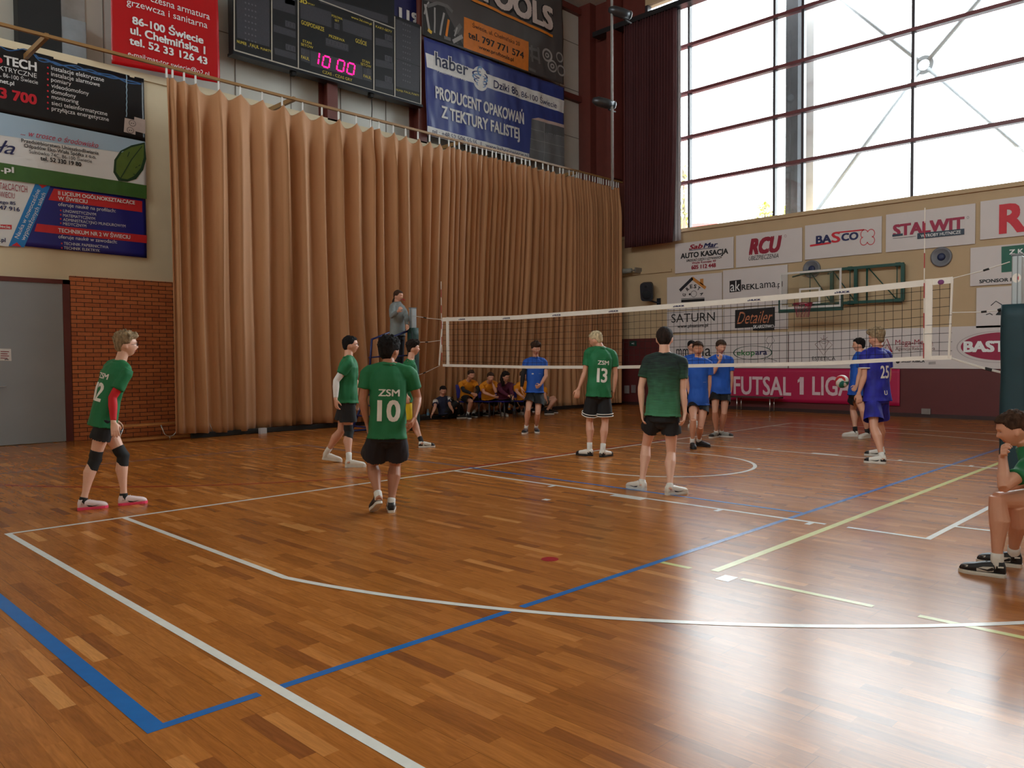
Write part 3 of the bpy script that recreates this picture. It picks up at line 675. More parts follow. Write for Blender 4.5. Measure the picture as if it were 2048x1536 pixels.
# scoreboard
YS = YU-.50
s = Sheet('Y', YS)
BLK = mat('scoreboard_black', (18, 22, 28), .35); ALU = mat('aluminium_trim', (196, 190, 178), .35, metal=.6); GP = mat('unlit_display_grey', (58, 58, 66), .4, .12, 30); YT = mat('yellow_scoreboard_print', (206, 186, 66), .5)
tp = lambda u: (-60 + (u-470)*.29)
bot = lambda u: 100.7+(u-470)*.2915
def bq(X0, Y0, X1, Y1, X2, Y2, X3, Y3, m=GP, lay=1): s.quad([(430+X0/4.518, Y0/4.518), (430+X1/4.518, Y1/4.518), (430+X2/4.518, Y2/4.518), (430+X3/4.518, Y3/4.518)], m, lay)
bq(188, -150, 492, -45, 492, 425, 200, 340); bq(520, -60, 722, 10, 725, 135, 522, 75)
bq(530, 220, 728, 285, 730, 345, 530, 285); bq(535, 430, 730, 485, 732, 545, 540, 488)
bq(632, 180, 725, 212, 726, 265, 634, 240); bq(636, 392, 726, 418, 728, 472, 640, 450); bq(632, -30, 722, -5, 722, 55, 632, 30)
bq(768, 20, 1050, 110, 1052, 250, 772, 165); bq(1150, 165, 1415, 255, 1416, 365, 1155, 280)
bq(1076, 205, 1125, 218, 1125, 272, 1078, 260); bq(998, 340, 1205, 405, 1206, 468, 1000, 410); bq(775, 430, 855, 455, 858, 575, 778, 545)
bq(860, 455, 1330, 590, 1335, 720, 862, 590); bq(1338, 610, 1412, 630, 1414, 740, 1340, 720)
bq(930, -40, 1560, 145, 1562, 212, 950, 25)
for y in (310, 500, 685): bq(1532, y-5, 1600, y+15, 1602, y+75, 1534, y+50); bq(1448, y+30, 1608, y+70, 1608, y+130, 1450, y+95)
bq(1632, 170, 1855, 260, 1850, 600, 1634, 525); bq(1634, 530, 1850, 605, 1846, 835, 1636, 780)
SG = mat('segment_outline_grey', (92, 92, 100), .4)
for (x, y, n, dx, dy) in ((1010, 350, 6, 32, 10), (640, 190, 3, 30, 9), (640, 402, 3, 30, 9), (1540, 310, 2, 30, 10), (1540, 500, 2, 30, 10), (1540, 688, 2, 30, 10), (782, 440, 1, 0, 0), (1380, 620, 1, 0, 0), (1082, 210, 1, 0, 0)):
    for k in range(n):
        a, b_ = x+k*dx, y+k*dy; pts = [(a, b_), (a+20, b_+6), (a+20, b_+48), (a, b_+42), (a, b_)]
        s.stroke([(430+p[0]/4.518, p[1]/4.518) for p in pts], .7, SG, 2)
for (x, y0, n) in ((320, -60, 8),):
    for k in range(n):
        for j in range(4): s.oval((430+(275+j*30)/4.518, (25+k*55+j*9)/4.518-0), 1.6, 1.8, SG, 2)
for k in range(11):
    for j in range(4): s.oval((430+(1700+j*20)/4.518, (215+k*51+j*7)/4.518), 1.1, 1.6, SG, 2)
for x0, x1, lab in ((468, 0, ''), (543, 0, ''), (596, 0, ''), (747, 0, ''), (789, 0, ''), (841, 0, '')):
    s.stroke([(x0, -40 if x0 < 600 else {747: 43, 789: 33, 841: 53}[x0]), (x0+.3, bot(x0))], 2.2, ALU, 3)
s.stroke([(468, bot(468)), (842, bot(842))], 2.4, ALU, 3); s.stroke([(636, -1), (789, 57.5)], 2.2, ALU, 3)
for t, a, b_, c, d_, h, bo in (('GOSPODARZE', 602, 47.6, 648, 64, 8, .01), ('POŁOWA', 663, 33, 684.5, 41, 4.5, .01), ('SET', 669, 42, 678, 45, 4, .01), ('www.3d.com.pl', 702, 36.5, 743, 50, 4.5, .01), ('3D', 599, 4.5, 614, 9, 8, .04), ('SPORT', 615, 9, 629, 12, 3.2, 0), ('PRZERWA', 657.5, 74, 689, 85, 5.5, .01),
    ('GOŚCIE', 710.6, 85, 733, 92, 8, .01), ('STAN', 605, 84, 622.6, 89.6, 5, .01), ('SETÓW', 601.5, 91, 626, 97.8, 5, .01), ('FAUL', 602, 117, 618.6, 121, 6, .01), ('STAN', 724, 124, 739, 128, 5, .01), ('SETÓW', 721, 130.6, 742, 136, 5, .01), ('FAUL', 726.6, 155, 742.5, 158.5, 5.5, .01),
    ('CZAS - CZAS GRY', 644.7, 146, 704, 163.5, 5.5, .01), ('KARY-SETY', 751, 55, 783.5, 66.5, 4.5, .01), ('NUMER', 473.6, 85, 493, 91.5, 5.5, .01), ('FAUL', 499.7, 93, 518, 98, 6, .01), ('PUNKTY', 520.7, 99.6, 542.4, 105, 4.5, .01), ('NUMER', 792, 181, 806, 185.5, 4, 0), ('FAUL', 808, 185, 821.8, 189, 4, 0), ('PUNKTY', 823, 189, 838, 193.5, 4, 0)):
    s.text(t, a, b_, c, d_, h, YT, bo)
TLs = s.at(467, 101); TRs = s.at(842, 212); ztop = s.at(842, 52)[2]+.02; TLs[2] = TRs[2] = (TLs[2]+TRs[2])/2
ztc = s.at(640, 2)[2]
sb = thing('scoreboard', 'black electronic scoreboard with yellow Polish captions and pink 10 00 clock', 'scoreboard', ((TLs[0]+TRs[0])/2, YS, TLs[2]))
MB().box((TLs[0], YS+.001, TLs[2]), (TRs[0], YS+.22, ztop)).build('case', BLK, sb)
x0, x1 = s.at(560, 20)[0], s.at(789, 40)[0]
MB().box((TLs[0], YS+.001, ztop), (x1, YS+.22, ztop+1.0)).build('case', BLK, sb)
MB().box((TLs[0]-.03, YS-.05, TLs[2]-.06), (TRs[0]+.03, YS+.22, TLs[2]-.001)).build('bottom_rail', mat('dark_alu', (40, 44, 50), .3, metal=.5), sb)
s.pr.build('display_panel', s.mats, sb); s.letters(sb)
PK = mat('pink_led', (255, 10, 90), .4, 0, emit=2.6)
s2 = Sheet('Y', YS)
def seg(X0, Y0, X1, Y1): s2.stroke([(430+X0/4.518, Y0/4.518), (430+X1/4.518, Y1/4.518)], 2.6, PK, 3)
def digit(x, y, zero=True):
    w_, h_, sk = 68, 96, 18
    if not zero: seg(x+62, y+4, x+58, y+44); seg(x+56, y+56, x+50, y+100); return
    seg(x+16, y+2, x+w_-6, y+sk-2); seg(x+4, y+h_, x+w_-20, y+h_+sk-4)
    for (a, b_) in ((0, 0), (1, 0), (0, 1), (1, 1)): seg(x+(w_ if a else 8)-b_*8, y+sk*a*.9+(8 if not b_ else 54), x+(w_ if a else 8)-b_*8-4, y+sk*a*.9+(46 if not b_ else 92))
digit(880, 478, False); digit(972, 504); digit(1102, 538); digit(1194, 566)
s2.pr.build('lit_digit', s2.mats, sb)
b = MB()
for u in (585, 740): p = atY(u, 200, YS+.1); b.box((p[0]-.05, YS+.0, TLs[2]-.14), (p[0]+.05, YS+.12, TLs[2]-.05))
b.build('mounting_bracket', DARK, sb)
P0 = atY(743, 190, YS+.1); b = MB(); b.tube([V(P0[0], P0[1], TLs[2]-.05), V(P0[0]+.01, P0[1], TLs[2]-.4), V(P0[0]-.02, P0[1], 7.15)], .012, 6); b.build('power_cable', DARK, sb)
# navy banner above the scoreboard
s = Sheet('Y', YU-.24, .01, 6.)
s.text('702', 745, 20, 788, 33, 18, INKW, .05); s.text('119', 797, 34, 837, 48, 18, INKW, .05); s.text('01', 700, 6, 738, 18, 18, INKW, .05)
s.finish('vinyl_banner', 'navy banner with white number 702 119 just above the scoreboard', 'banner', [(560, -160), (838, -80), (841, 60), (560, -25)], vin('deep_navy_vinyl', (36, 38, 92)))

# tools banner
YT_ = YU-.42
def c4(X, Y): return (820+X/4.518, Y/4.518)
s = Sheet('Y', YT_, .02, 7., .35)
GT = vin('graphite_vinyl', (84, 80, 80)); LT = mat('light_grey_print', (170, 166, 164), .5); MT = mat('mid_grey_print', (112, 110, 110), .5)
s.quad([(844, 0), (885, 10), (928, 95), (846, 71)], mat('near_black_print', (36, 34, 34), .5), 1)
s.stroke([c4(545, -8), c4(1283, 330)], 5, ORN, 6); s.stroke([c4(545, 8), c4(1283, 340)], 2, INKK, 1)
TW = mat('tools_letter_print', (222, 206, 200), .5)
s.text('TOOLS', c4(598, 30)[0], c4(598, 35)[1]-12, c4(1290, 290)[0], c4(1290, 292)[1], 44, INKK, .09, lay=2)
s.text('TOOLS', c4(600, 20)[0], c4(600, 20)[1]-12, c4(1285, 280)[0], c4(1285, 285)[1], 43, TW, .05, lay=4)
OB = [(927, 36), (931, 32), (1051, 80), (1056, 88), (1055.7, 143), (926, 95)]
s.quad([(927, 34), (1056, 84), (1055.7, 143), (926, 95)], mat('orange_box_print', (226, 130, 44), .45), 2)
for t, a, b_, c, d_, h, bo in (('Świecie, ul. Chełmińska 20', 943.5, 55, 1038, 93, 8, .0), ('tel. 797 771 574', 934.6, 76, 1046, 118, 13, .02), ('www.proftools.pl', 955.5, 97, 1026, 124, 7.5, .01)): s.text(t, a, b_, c, d_, h, INKK, bo)
for pts, w_, m in (([(130, 40), (150, 160), (170, 290)], 5, LT), ([(125, 130), (140, 60), (165, 20)], 3, LT), ([(220, 70), (215, 300)], 3.5, LT), ([(150, 60), (240, 30), (330, 60), (380, 110)], 6, MT), ([(300, 120), (265, 320)], 4, LT), ([(345, 180), (320, 330)], 5, ORN), ([(155, 270), (190, 300)], 6, mat('yellow_grip_print', (232, 190, 60), .5)), ([(400, 300), (455, 230)], 9, MT), ([(300, 340), (360, 360)], 6, MT), ([(380, 380), (470, 330)], 7, LT), ([(395, 330), (420, 250)], 3, LT)):
    s.stroke([c4(*p) for p in pts], w_, m, 3)
for c, r_, rg in (((1235, 500), 13, .3), ((1280, 600), 12, .25), ((1345, 520), 10, .3), ((1360, 640), 11, .3), ((1280, 600), 5, .5), ((1235, 500), 5, .5)): s.oval(c4(*c), r_*.72, r_, LT, 3, 20, ring=rg)
for a, b_ in (((1070, 440), (1165, 460)), ((1080, 500), (1160, 540)), ((1090, 410), (1100, 560)), ((1150, 430), (1165, 580)), ((1070, 620), (1130, 650))): s.stroke([c4(*a), c4(*b_)], 5, MT, 3)
s.finish('vinyl_banner', 'dark grey tool shop banner with TOOLS lettering and an orange telephone box', 'banner', [(844, -110), (1124, 0), (1126.5, 170), (843, 70)], GT)
# packaging banner
s = Sheet('Y', YU-.47, .03, 8., .42)
HB = vin('haber_blue_vinyl', (58, 70, 140), .35)
s.quad([(849, 106), (1126.5, 202), (1126.5, 227), (852, 135)], INKW, 1); s.quad([(853, 252), (1056, 308), (1056, 323), (853, 270)], INKW, 1)
s.text('haber', 867, 131.7, 936, 153, 26, INKW, .07, lay=2); s.text('haber', 868.6, 131.7, 934.5, 152.5, 25, mat('slate_navy_print', (44, 50, 80), .5), .015, lay=4)
s.text('PACKAGING', 872, 144, 929.6, 162.7, 4.5, INKW, 0)
for t, a, b_, c, d_, h, m, bo in (('Dziki 8b', 986, 177, 1034.7, 191, 15, INKN, .01), (', 86-100 Świecie', 1035.5, 192.3, 1111, 217, 11, INKN, -.005), ('PRODUCENT OPAKOWAŃ', 869, 195, 1046, 250, 22, INKW, .03), ('Z TEKTURY FALISTEJ', 881, 234.6, 1037, 279, 22, INKW, .03), ('tel : +48 52 506 55 55', 862, 266.7, 952.8, 291, 9, INKN, 0), ('|', 960, 293, 961, 293.3, 9, INKN, 0), ('www.haber-swiecie.pl', 968.7, 295, 1053.5, 317, 9, INKN, 0)): s.text(t, a, b_, c, d_, h, m, bo)
s.oval((959, 158), 15.5, 24, INKW, 2); 
for k, (cu, cv, ru, rv) in enumerate(((958, 151, 15, 7), (958, 157, 15, 7), (959, 164, 13, 6), (960, 170, 9, 5))): s.oval((cu, cv), ru, rv, mat('globe_navy_print', (40, 54, 110), .5) if k % 2 == 0 else mat('globe_blue_print', (110, 150, 200), .5), 3+k % 2, ring=.22)
s.oval((958, 143), 6, 10, mat('globe_blue_print', (110, 150, 200), .5), 4, ring=.4); s.oval((973, 146), 3, 3.4, INKK, 3, ring=.25)
BX = mat('grey_carton_print', (120, 122, 126), .5); BX2 = mat('dark_carton_print', (96, 98, 104), .5)
s.quad([(1061, 238), (1127, 254), (1127, 333), (1056, 318)], BX, 2); s.quad([(1061, 238), (1075, 236), (1127, 250), (1127, 256)], mat('carton_rim_print', (214, 190, 184), .5), 3)
for k in range(1, 4): s.stroke([(1060-k, 238+k*20), (1127, 255+k*20)], .8, mat('carton_line_print', (170, 172, 176), .5), 3)
s.stroke([(1087, 246), (1086, 326)], .9, mat('carton_line_print', (170, 172, 176), .5), 3); s.quad([(1088, 247), (1127, 256), (1127, 275), (1087, 266)], BX2, 3)
s.finish('vinyl_banner', 'blue and white packaging firm banner hanging under the tool shop banner', 'banner', [(846.5, 74), (1126.5, 176), (1127.6, 333), (853, 271)], HB)

# ================================================================== SPONSOR BOARDS ON THE END WALL
PW = mat('white_board', (216, 206, 204), .55, .02, 2)
def c5(X, Y): return (1200+X/4.518, 350+Y/4.518)
def c6(X, Y): return (1598+X/4.518, 350+Y/4.518)
def c7(X, Y): return (1200+X/4.518, 600+Y/4.518)
def c8(X, Y): return (1598+X/4.518, 600+Y/4.518)
G1 = 'sponsor boards on the end wall'
def rect(u0, v0, u1, v1, x=XW-.04):      # rectangle on the wall from the pixels of two opposite corners (TL, BR)
    a, b_ = atX(u0, v0, x), atX(u1, v1, x); return [V(x, a[1], a[2]), V(x, b_[1], a[2]), V(x, b_[1], b_[2]), V(x, a[1], b_[2])]
XS = XW-.04
def zat(u, v): return atX(u, v, XS)[2]
s = Sheet('X', XS)
s.text('Sab', 1378, 499.4, 1406, 496, 9, INKM, .03, .3); s.text('Mar', 1407, 496, 1436, 492.8, 9, INKN, .03, .3); s.stroke([(1378, 501), (1437, 494.5)], 1, INKN)
for t, a, b_, c, d_, h, m, bo in (('AUTO KASACJA', 1361.6, 517.5, 1456.7, 507, 10, INKK, .035), ('SPRZEDAŻ CZĘŚCI UŻYWANYCH', 1373, 523.7, 1443.5, 516.4, 4.2, INKK, .02), ('Wielki Konopat 49', 1384, 528.4, 1432, 523.4, 4.2, INKM, .02), ('605 112 448', 1383, 538.8, 1432, 533.8, 7.5, INKM, .04)): s.text(t, a, b_, c, d_, h, m, bo)
s.finish('sponsor_board', 'white board reading AUTO KASACJA next to the dark red curtain', 'board', rect(1350, 488, 1467, 536), PW, .02, G1)
s = Sheet('X', XS); s.text('RCU', 1498, 508.5, 1564, 501.5, 29, INKM, .06, .25); s.text('UBEZPIECZENIA', 1497.7, 521.7, 1557.5, 514.7, 8.5, INKK, -.0, .2); s.oval((1571, 472), 2.2, 2.6, INKM, 2, ring=.2)
s.finish('sponsor_board', 'white board with big maroon RCU letters in the top row', 'board', rect(1472, 471.5, 1604, 523), PW, .02, G1)
s = Sheet('X', XS); s.text('BA', 1632, 488, 1663, 484, 15, INKN, .04); s.text('S', 1663, 486, 1681, 483, 20, INKR, .02); s.text('CO', 1683, 482, 1717, 478, 14, INKN, .04)
s.stroke([c6(100, 640), c6(290, 612)], 3.5, INKR); s.stroke([c6(345, 520), c6(590, 495)], 2.5, INKR); 
for k, (dx, dy) in enumerate(((-6, -6), (7, -7), (-7, 8), (7, 7))): s.oval((1735+dx, 474+dy), 8, 9, INKR, 2+k*.2, ring=.16)
for k, (dx, dy) in enumerate(((-6, -6), (7, -7), (-7, 8), (7, 7))): s.oval((1735+dx*.55, 474+dy*.55), 6, 7, PW, 3+k*.4)
s.finish('sponsor_board', 'white board reading BASCO with a red clover outline', 'board', rect(1610, 451.5, 1763, 505), PW, .02, G1)
s = Sheet('X', XS); s.text('STALWIT', 1786, 471.5, 1929, 457.5, 22, mat('stalwit_print', (160, 26, 66), .5), .045); s.stroke([(1785, 471.5), (1806, 469)], 4, mat('slate_print', (44, 58, 76), .5), 4)
s.stroke([(1835, 472.5), (1929, 463.2)], 10, mat('slate_print', (44, 58, 76), .5), 5); s.text('WYROBY HUTNICZE', 1842, 475.2, 1922, 467, 6, INKW, .01, lay=7); s.oval((1936, 435), 2.2, 2.6, INKK, 2, ring=.2); s.stroke([(1786, 477), (1832, 472.5)], .7, INKK)
s.finish('sponsor_board', 'white board with maroon STALWIT letters and slate WYROBY HUTNICZE bar', 'board', rect(1772, 429.5, 1950, 487.5), PW, .02, G1)
s = Sheet('X', XS); s.text('R', 1998, 466, 2052, 461, 55, INKR, .04)
s.finish('sponsor_board', 'white board with one huge red R at the right edge of the photo', 'board', rect(1961, 403, 2140, 462), PW, .02, G1)
# second row
s = Sheet('X', XS)
s.stroke([c5(722, 1045), c5(838, 932)], 6, mat('charcoal_print', (34, 36, 44), .5)); s.stroke([c5(832, 930), c5(955, 1022)], 6, mat('ochre_print', (200, 130, 60), .5)); s.quad([c5(905, 940), c5(935, 936), c5(935, 1000), c5(905, 980)], mat('ochre_print', (200, 130, 60), .5), 2)
for ch, x, y, r_ in (('G', 775, 1075, 75), ('R', 800, 1030, 45), ('E', 828, 1010, 15), ('S', 858, 1010, -10), ('T', 886, 1028, -35), ('A', 908, 1070, -65)):
    a = math.radians(r_); s.text(ch, *c5(x-12*math.cos(a), y+12+12*math.sin(a)), *c5(x+12*math.cos(a), y+12-12*math.sin(a)), 7, INKK, .03, level=False)
s.oval(c5(848, 1074), 6, 6.5, INKK, 2, ring=.12); s.oval(c5(812, 1078), 2, 2.2, INKK)
s.stroke([c5(735, 1120), c5(945, 1110)], 1, INKK); s.stroke([c5(735, 1140), c5(945, 1128)], 5, INKK)
zr = zat(1395, 618)
r_ = rect(1334, 555, 1444, 545); r_[0][2] = r_[1][2] = zat(1334, 555); r_[2][2] = r_[3][2] = zr
s.finish('sponsor_board', 'white board with dark and ochre roof logo over curved GRESTA letters', 'board', r_, PW, .02, G1)
s = Sheet('X', XS)
s.quad([c5(1172, 958), c5(1275, 945), c5(1275, 1052), c5(1172, 1062)], INKK, 2); s.text('ak', *c5(1180, 1052), *c5(1268, 1045), 20, INKW, 0, lay=4)
s.text('REKL', *c5(1282, 1040), *c5(1438, 1026), 10.5, INKK, .02); s.text('ama', *c5(1445, 1024), *c5(1588, 1012), 15, INKK, -.01); s.text('.pl', *c5(1592, 1014), *c5(1650, 1008), 11, INKK)
r_ = rect(1446, 541, 1575, 541); r_[2][2] = r_[3][2] = zr
s.finish('sponsor_board', 'white board with black ak square and REKLama lettering left of the hoop', 'board', r_, PW, .02, G1)
# third row
zr2 = zat(1445, 662)
s = Sheet('X', XS); s.text('SATURN', 1343, 646.8, 1430, 640, 17, INKK, -.012); s.text('www.phsaturn.pl', 1355, 656.8, 1416.5, 652, 6, INKK, .02)
r_ = rect(1334, 600, 1444, 600); r_[0][2] = r_[1][2] = zr-.03; r_[2][2] = r_[3][2] = zr2
s.finish('sponsor_board', 'white board with thin SATURN letters behind the net', 'board', r_, PW, .02, G1)
s = Sheet('X', XS); s.quad([(1470.5, 620), (1550, 614), (1550, 652), (1470, 656.6)], INKK, 2); s.text('Detailer', 1474, 649, 1546, 644, 24, mat('copper_print', (206, 128, 92), .5), .0, .45, lay=4)
s.quad([(1506, 651), (1549, 648), (1549, 660), (1506, 661)], INKK, 3); s.text('SKARSZEWO', 1507, 657.6, 1548, 655, 6.5, INKW, .02, lay=5)
r_ = rect(1446, 600, 1576, 600); r_[0][2] = r_[1][2] = zr-.03; r_[2][2] = r_[3][2] = zr2
s.finish('sponsor_board', 'white board with a black panel and copper Detailer script behind the net', 'board', r_, PW, .02, G1)
# bottom row
zb0, zb1 = zat(1800, 737), zat(1800, 655)-.02
s = Sheet('X', XS); s.text('mm', *c7(690, 515), *c7(800, 512), 24, INKK); s.text('ia', *c7(925, 508), *c7(1003, 504), 23, INKK)
r_ = rect(1334, 600, 1445, 600); r_[0][2] = r_[1][2] = zb1; r_[2][2] = r_[3][2] = zb0
s.finish('sponsor_board', 'white board with black serif letters partly hidden behind the blue shirted players', 'board', r_, PW, .02, G1)
s = Sheet('X', XS); GE = mat('dark_green_print', (30, 74, 60), .5)
s.text('ekop', *c7(1238, 502), *c7(1400, 496), 10.5, mat('bright_green_print', (60, 130, 70), .5), .015); s.text('ara', *c7(1405, 496), *c7(1512, 492), 10.5, INKN, .02); s.oval(c7(1378, 476), 40, 14, GE, 2, 40, ring=.06)
for pts in ([(1510, 440), (1525, 400), (1500, 370), (1515, 335), (1560, 330), (1578, 370), (1550, 400), (1530, 440)], [(1480, 550), (1500, 515), (1540, 530), (1600, 552)]): s.stroke([c7(*p) for p in pts], .8, INKK)
r_ = rect(1446, 600, 1576, 600); r_[0][2] = r_[1][2] = zb1; r_[2][2] = r_[3][2] = zb0
s.finish('sponsor_board', 'white board with green ekopara lettering inside a dark green oval', 'board', r_, PW, .02, G1)
s = Sheet('X', XS); BRN = mat('brown_line_print', (110, 66, 60), .5)
s.text('ESTETICA', *c8(120, 549), *c8(330, 541), 7.5, INKK)
for pts in ([(180, 375), (225, 350), (270, 370)], [(145, 400), (180, 440), (222, 500), (265, 440), (302, 405), (270, 375), (225, 395), (180, 375), (145, 400)], [(180, 375), (225, 460), (270, 375)], [(195, 340), (225, 365), (258, 335)], [(224, 315), (224, 360)]): s.stroke([c8(*p) for p in pts], .8, BRN)
s.stroke([c8(175, 587), c8(320, 582)], .8, INKM)
r_ = rect(1578, 600, 1739, 600); r_[0][2] = r_[1][2] = zb1; r_[2][2] = r_[3][2] = zb0
s.finish('sponsor_board', 'white board with a thin brown diamond emblem over ESTETICA', 'board', r_, PW, .02, G1)
s = Sheet('X', XS); s.text('Mega-Media', *c8(872, 410), *c8(1212, 398), 10.5, INKM, .0); s.text('Agencja Reklamowa', *c8(872, 458), *c8(1230, 448), 6.5, BRN, -.005); s.stroke([c8(872, 425), c8(1212, 412)], .7, INKM); s.text('SKLEP KIBICA', *c8(925, 568), *c8(1137, 558), 5.5, INKK, .03)
for dx in (0, 30): s.stroke([c8(750+dx*.6, 430+dx*1.2), c8(795, 352+dx*1.6), c8(842-dx*.2, 470)], 1.8, INKM)
s.oval(c8(893, 556), 4, 4, INKK); s.quad([c8(1172, 560), c8(1236, 555), c8(1236, 580), c8(1172, 583)], mat('pale_grey_print', (170, 160, 158), .5), 2)
s.oval((1998, 693.5), 91, 32, mat('pale_rim_print', (180, 168, 168), .5), 2, 48, ring=.03); s.oval((2004, 692.5), 88, 28, mat('bast_crimson_print', (156, 22, 64), .5), 2, 48); s.text('BAST', 1927, 706, 2013, 700, 20, INKW, .05, lay=4)
r_ = rect(1741, 600, 2140, 600); r_[0][2] = r_[1][2] = zb1; r_[2][2] = r_[3][2] = zb0
s.finish('sponsor_board', 'long white board with Mega-Media chevrons and a crimson BAST oval', 'board', r_, PW, .02, G1)
# right hand boards
s = Sheet('X', XS); s.quad([(2003, 493.5), (2060, 488), (2060, 540), (2003, 545)], mat('green_board_print', (20, 96, 76), .5), 2); s.text('Z K', *c6(1900, 720), *c6(2030, 705), 9, INKW, .03, lay=4); s.text('SPONSOR PREMIUM', *c6(1630, 980), *c6(2160, 940), 6.5, INKK, .03, lay=3); s.text('ce', *c6(2000, 825), *c6(2045, 822), 5, INKW, lay=4)
s.finish('sponsor_board', 'white board with a green panel above SPONSOR PREMIUM left of the near post top', 'board', rect(1941, 496, 2140, 560), PW, .02, G1)
s = Sheet('X', XS)
for pts in ([(1735, 1180), (1780, 1140), (1830, 1170), (1860, 1200)], [(1690, 1262), (1725, 1250), (1750, 1265)], [(1780, 1265), (1830, 1210), (1870, 1180)]): s.stroke([c6(*p) for p in pts], 1.4, INKK)
s.poly([c6(1780, 1265), c6(1830, 1205), c6(1850, 1215), c6(1840, 1268)][::-1], INKK)
r_ = rect(1953, 576, 2140, 576); r_[2][2] = r_[3][2] = zat(1953, 656)
s.finish('sponsor_board', 'white board with a black mountain drawing behind the near net post', 'board', r_, PW, .02, G1)
# futsal banner
s = Sheet('X', XW-.05, .008, 12.); CRM = vin('crimson_vinyl', (178, 22, 74), .5)
s.text('FUTSAL', 1468, 789, 1583, 789, 35, mat('pale_pink_print', (220, 190, 196), .5), .02); s.text('1', 1600, 789, 1608, 789.3, 35, mat('pale_pink_print', (220, 190, 196), .5), .0); s.quad([(1596, 760), (1602, 754), (1602, 761), (1596, 766)], mat('pale_pink_print', (220, 190, 196), .5), 3); s.text('LIGA', 1625, 789.5, 1704, 791, 36, mat('pale_pink_print', (220, 190, 196), .5), .02)
a, b_ = atX(1440, 737, XW-.05), atX(1800, 737, XW-.05); z0 = atX(1800, 812, XW-.05)[2]; z1 = atX(1800, 738, XW-.05)[2]
s.finish('futsal_banner', 'long crimson banner reading FUTSAL 1 LIGA on the maroon wall', 'banner', [V(XW-.05, a[1], z1), V(XW-.05, b_[1], z1), V(XW-.05, b_[1], z0), V(XW-.05, a[1], z0)], CRM)

# ================================================================== PEOPLE
def sm(a, b, x):
    t = min(1, max(0, (x-a)/(b-a))); return t*t*(3-2*t)
def orth(f, up):
    f = unit(f); r = unit(np.cross(f, up)); u = np.cross(r, f); return r, f, u    # right, forward, up
def head_pt(d, feat=True):
    """point of the head's skin in the direction d (x right, y forward, z up), head 0.235 tall"""
    x, y, z = .080*d[0], .098*d[1], .118*d[2]
    rr_ = math.hypot(d[0], d[1]); bx = 1+.11*2*rr_*max(0, d[2]); x *= bx; y *= bx; z *= 1+.03*rr_*max(0, d[2])
    t = sm(0, 1, -z/.118)
    x *= 1-.36*t**1.3
    if y < 0: y *= 1-.42*sm(.2, .9, -z/.118)
    else: y *= 1+.02*t
    if z > 0: x *= 1-.04*sm(.3, 1, z/.118)
    if feat and y > 0:
        g = lambda cx, cz, sx, sz: math.exp(-((x-cx)/sx)**2-((z-cz)/sz)**2)
        y -= .011*(g(-.031, .0, .016, .011)+g(.031, .0, .016, .011))
        y += .005*math.exp(-((z-.022)/.010)**2)*(abs(x) < .055)
        ridge = sm(.012, -.034, z) if z > -.036 else sm(-.052, -.036, z)
        y += .022*ridge*math.exp(-(x/(.0085+.006*sm(.01, -.035, z)))**2)
        y += .0065*g(0, -.062, .020, .0055)+.006*g(0, -.074, .018, .006)-.003*g(0, -.0675, .022, .003)
        y += .008*g(0, -.104, .018, .014); y += .004*(g(-.043, -.025, .018, .02)+g(.043, -.025, .018, .02))
    return V(x, y, z)
HAIR = {  # front hairline, side line, back line, top thick, side thick, tuft, forward fringe
    'messy': (.052, .004, -.070, .034, .012, .024, .022), 'fade': (.060, .020, -.040, .014, .0035, .003, .0), 'crop': (.056, .004, -.066, .018, .007, .009, .006),
    'thick': (.046, -.006, -.082, .032, .018, .018, .012), 'curly': (.044, .006, -.062, .040, .008, .026, .026), 'buzz': (.062, .002, -.072, .006, .0045, .001, 0), 'tied': (.058, -.004, -.06, .014, .010, .002, .002)}
def make_hair(H, r, f, u, sc, style, seed):
    fr, sd, bk, top, side, tuft, fringe = HAIR[style]
    b = MB(); NT, NP = 72, 44; vs = []
    for j in range(NP+1):
        ph = math.pi*j/NP
        for i in range(NT):
            a = 2*math.pi*i/NT; d = (math.sin(ph)*math.sin(a), math.sin(ph)*math.cos(a), math.cos(ph))
            p = head_pt(d, False); az = abs(math.degrees(math.atan2(d[0], d[1])))
            line = fr if az < 45 else (fr+(sd-fr)*sm(45, 82, az) if az < 82 else sd if az < 105 else sd+(bk-sd)*sm(105, 140, az))
            line += .006*noise.noise(Vector((d[0]*9, d[1]*9, seed)))
            k = sm(line-.002, line+.012, p[2]); th = side+(top-side)*sm(.02, .095, p[2])
            n = noise.noise(Vector((d[0]*7, d[1]*7, d[2]*7+seed)))+.6*noise.noise(Vector((d[0]*19, d[1]*19, d[2]*11+seed)))
            th += tuft*n*sm(.0, .08, p[2]); th = max(.002, th)
            off = (th*k-.010*(1-k))
            nd = unit(V(d[0]/.8, d[1], d[2]/1.2)); q = p+nd*off
            if fringe and az < 70 and k > .4: q = q+V(0, fringe*sm(.05, .10, p[2])*(1-sm(45, 70, az)), -.010*sm(.05, .09, p[2]))
            vs.append(H+(r*q[0]+f*q[1]+u*q[2])*sc)
    b.add(vs, [(j*NT+i, (j+1)*NT+i, (j+1)*NT+(i+1) % NT, j*NT+(i+1) % NT) for j in range(NP) for i in range(NT)])
    return b
def hair_mat(name, c): return mat(name, c, .8, .5, 40, .8, 120, stretch=(1, 1, .35), spec=.2)
def circ_solve(u, v, S, L, near=True):
    """point on the view line through (u, v) at distance L from S"""
    d = ray(u, v); dl = np.linalg.norm(d); d = d/dl; w_ = CP-S; b = w_@d; c = w_@w_-L*L; disc = b*b-c
    if disc < 0: t = -b; P = CP+d*t; return S+unit(P-S)*L
    t = -b-math.sqrt(disc) if near else -b+math.sqrt(disc); return CP+d*t
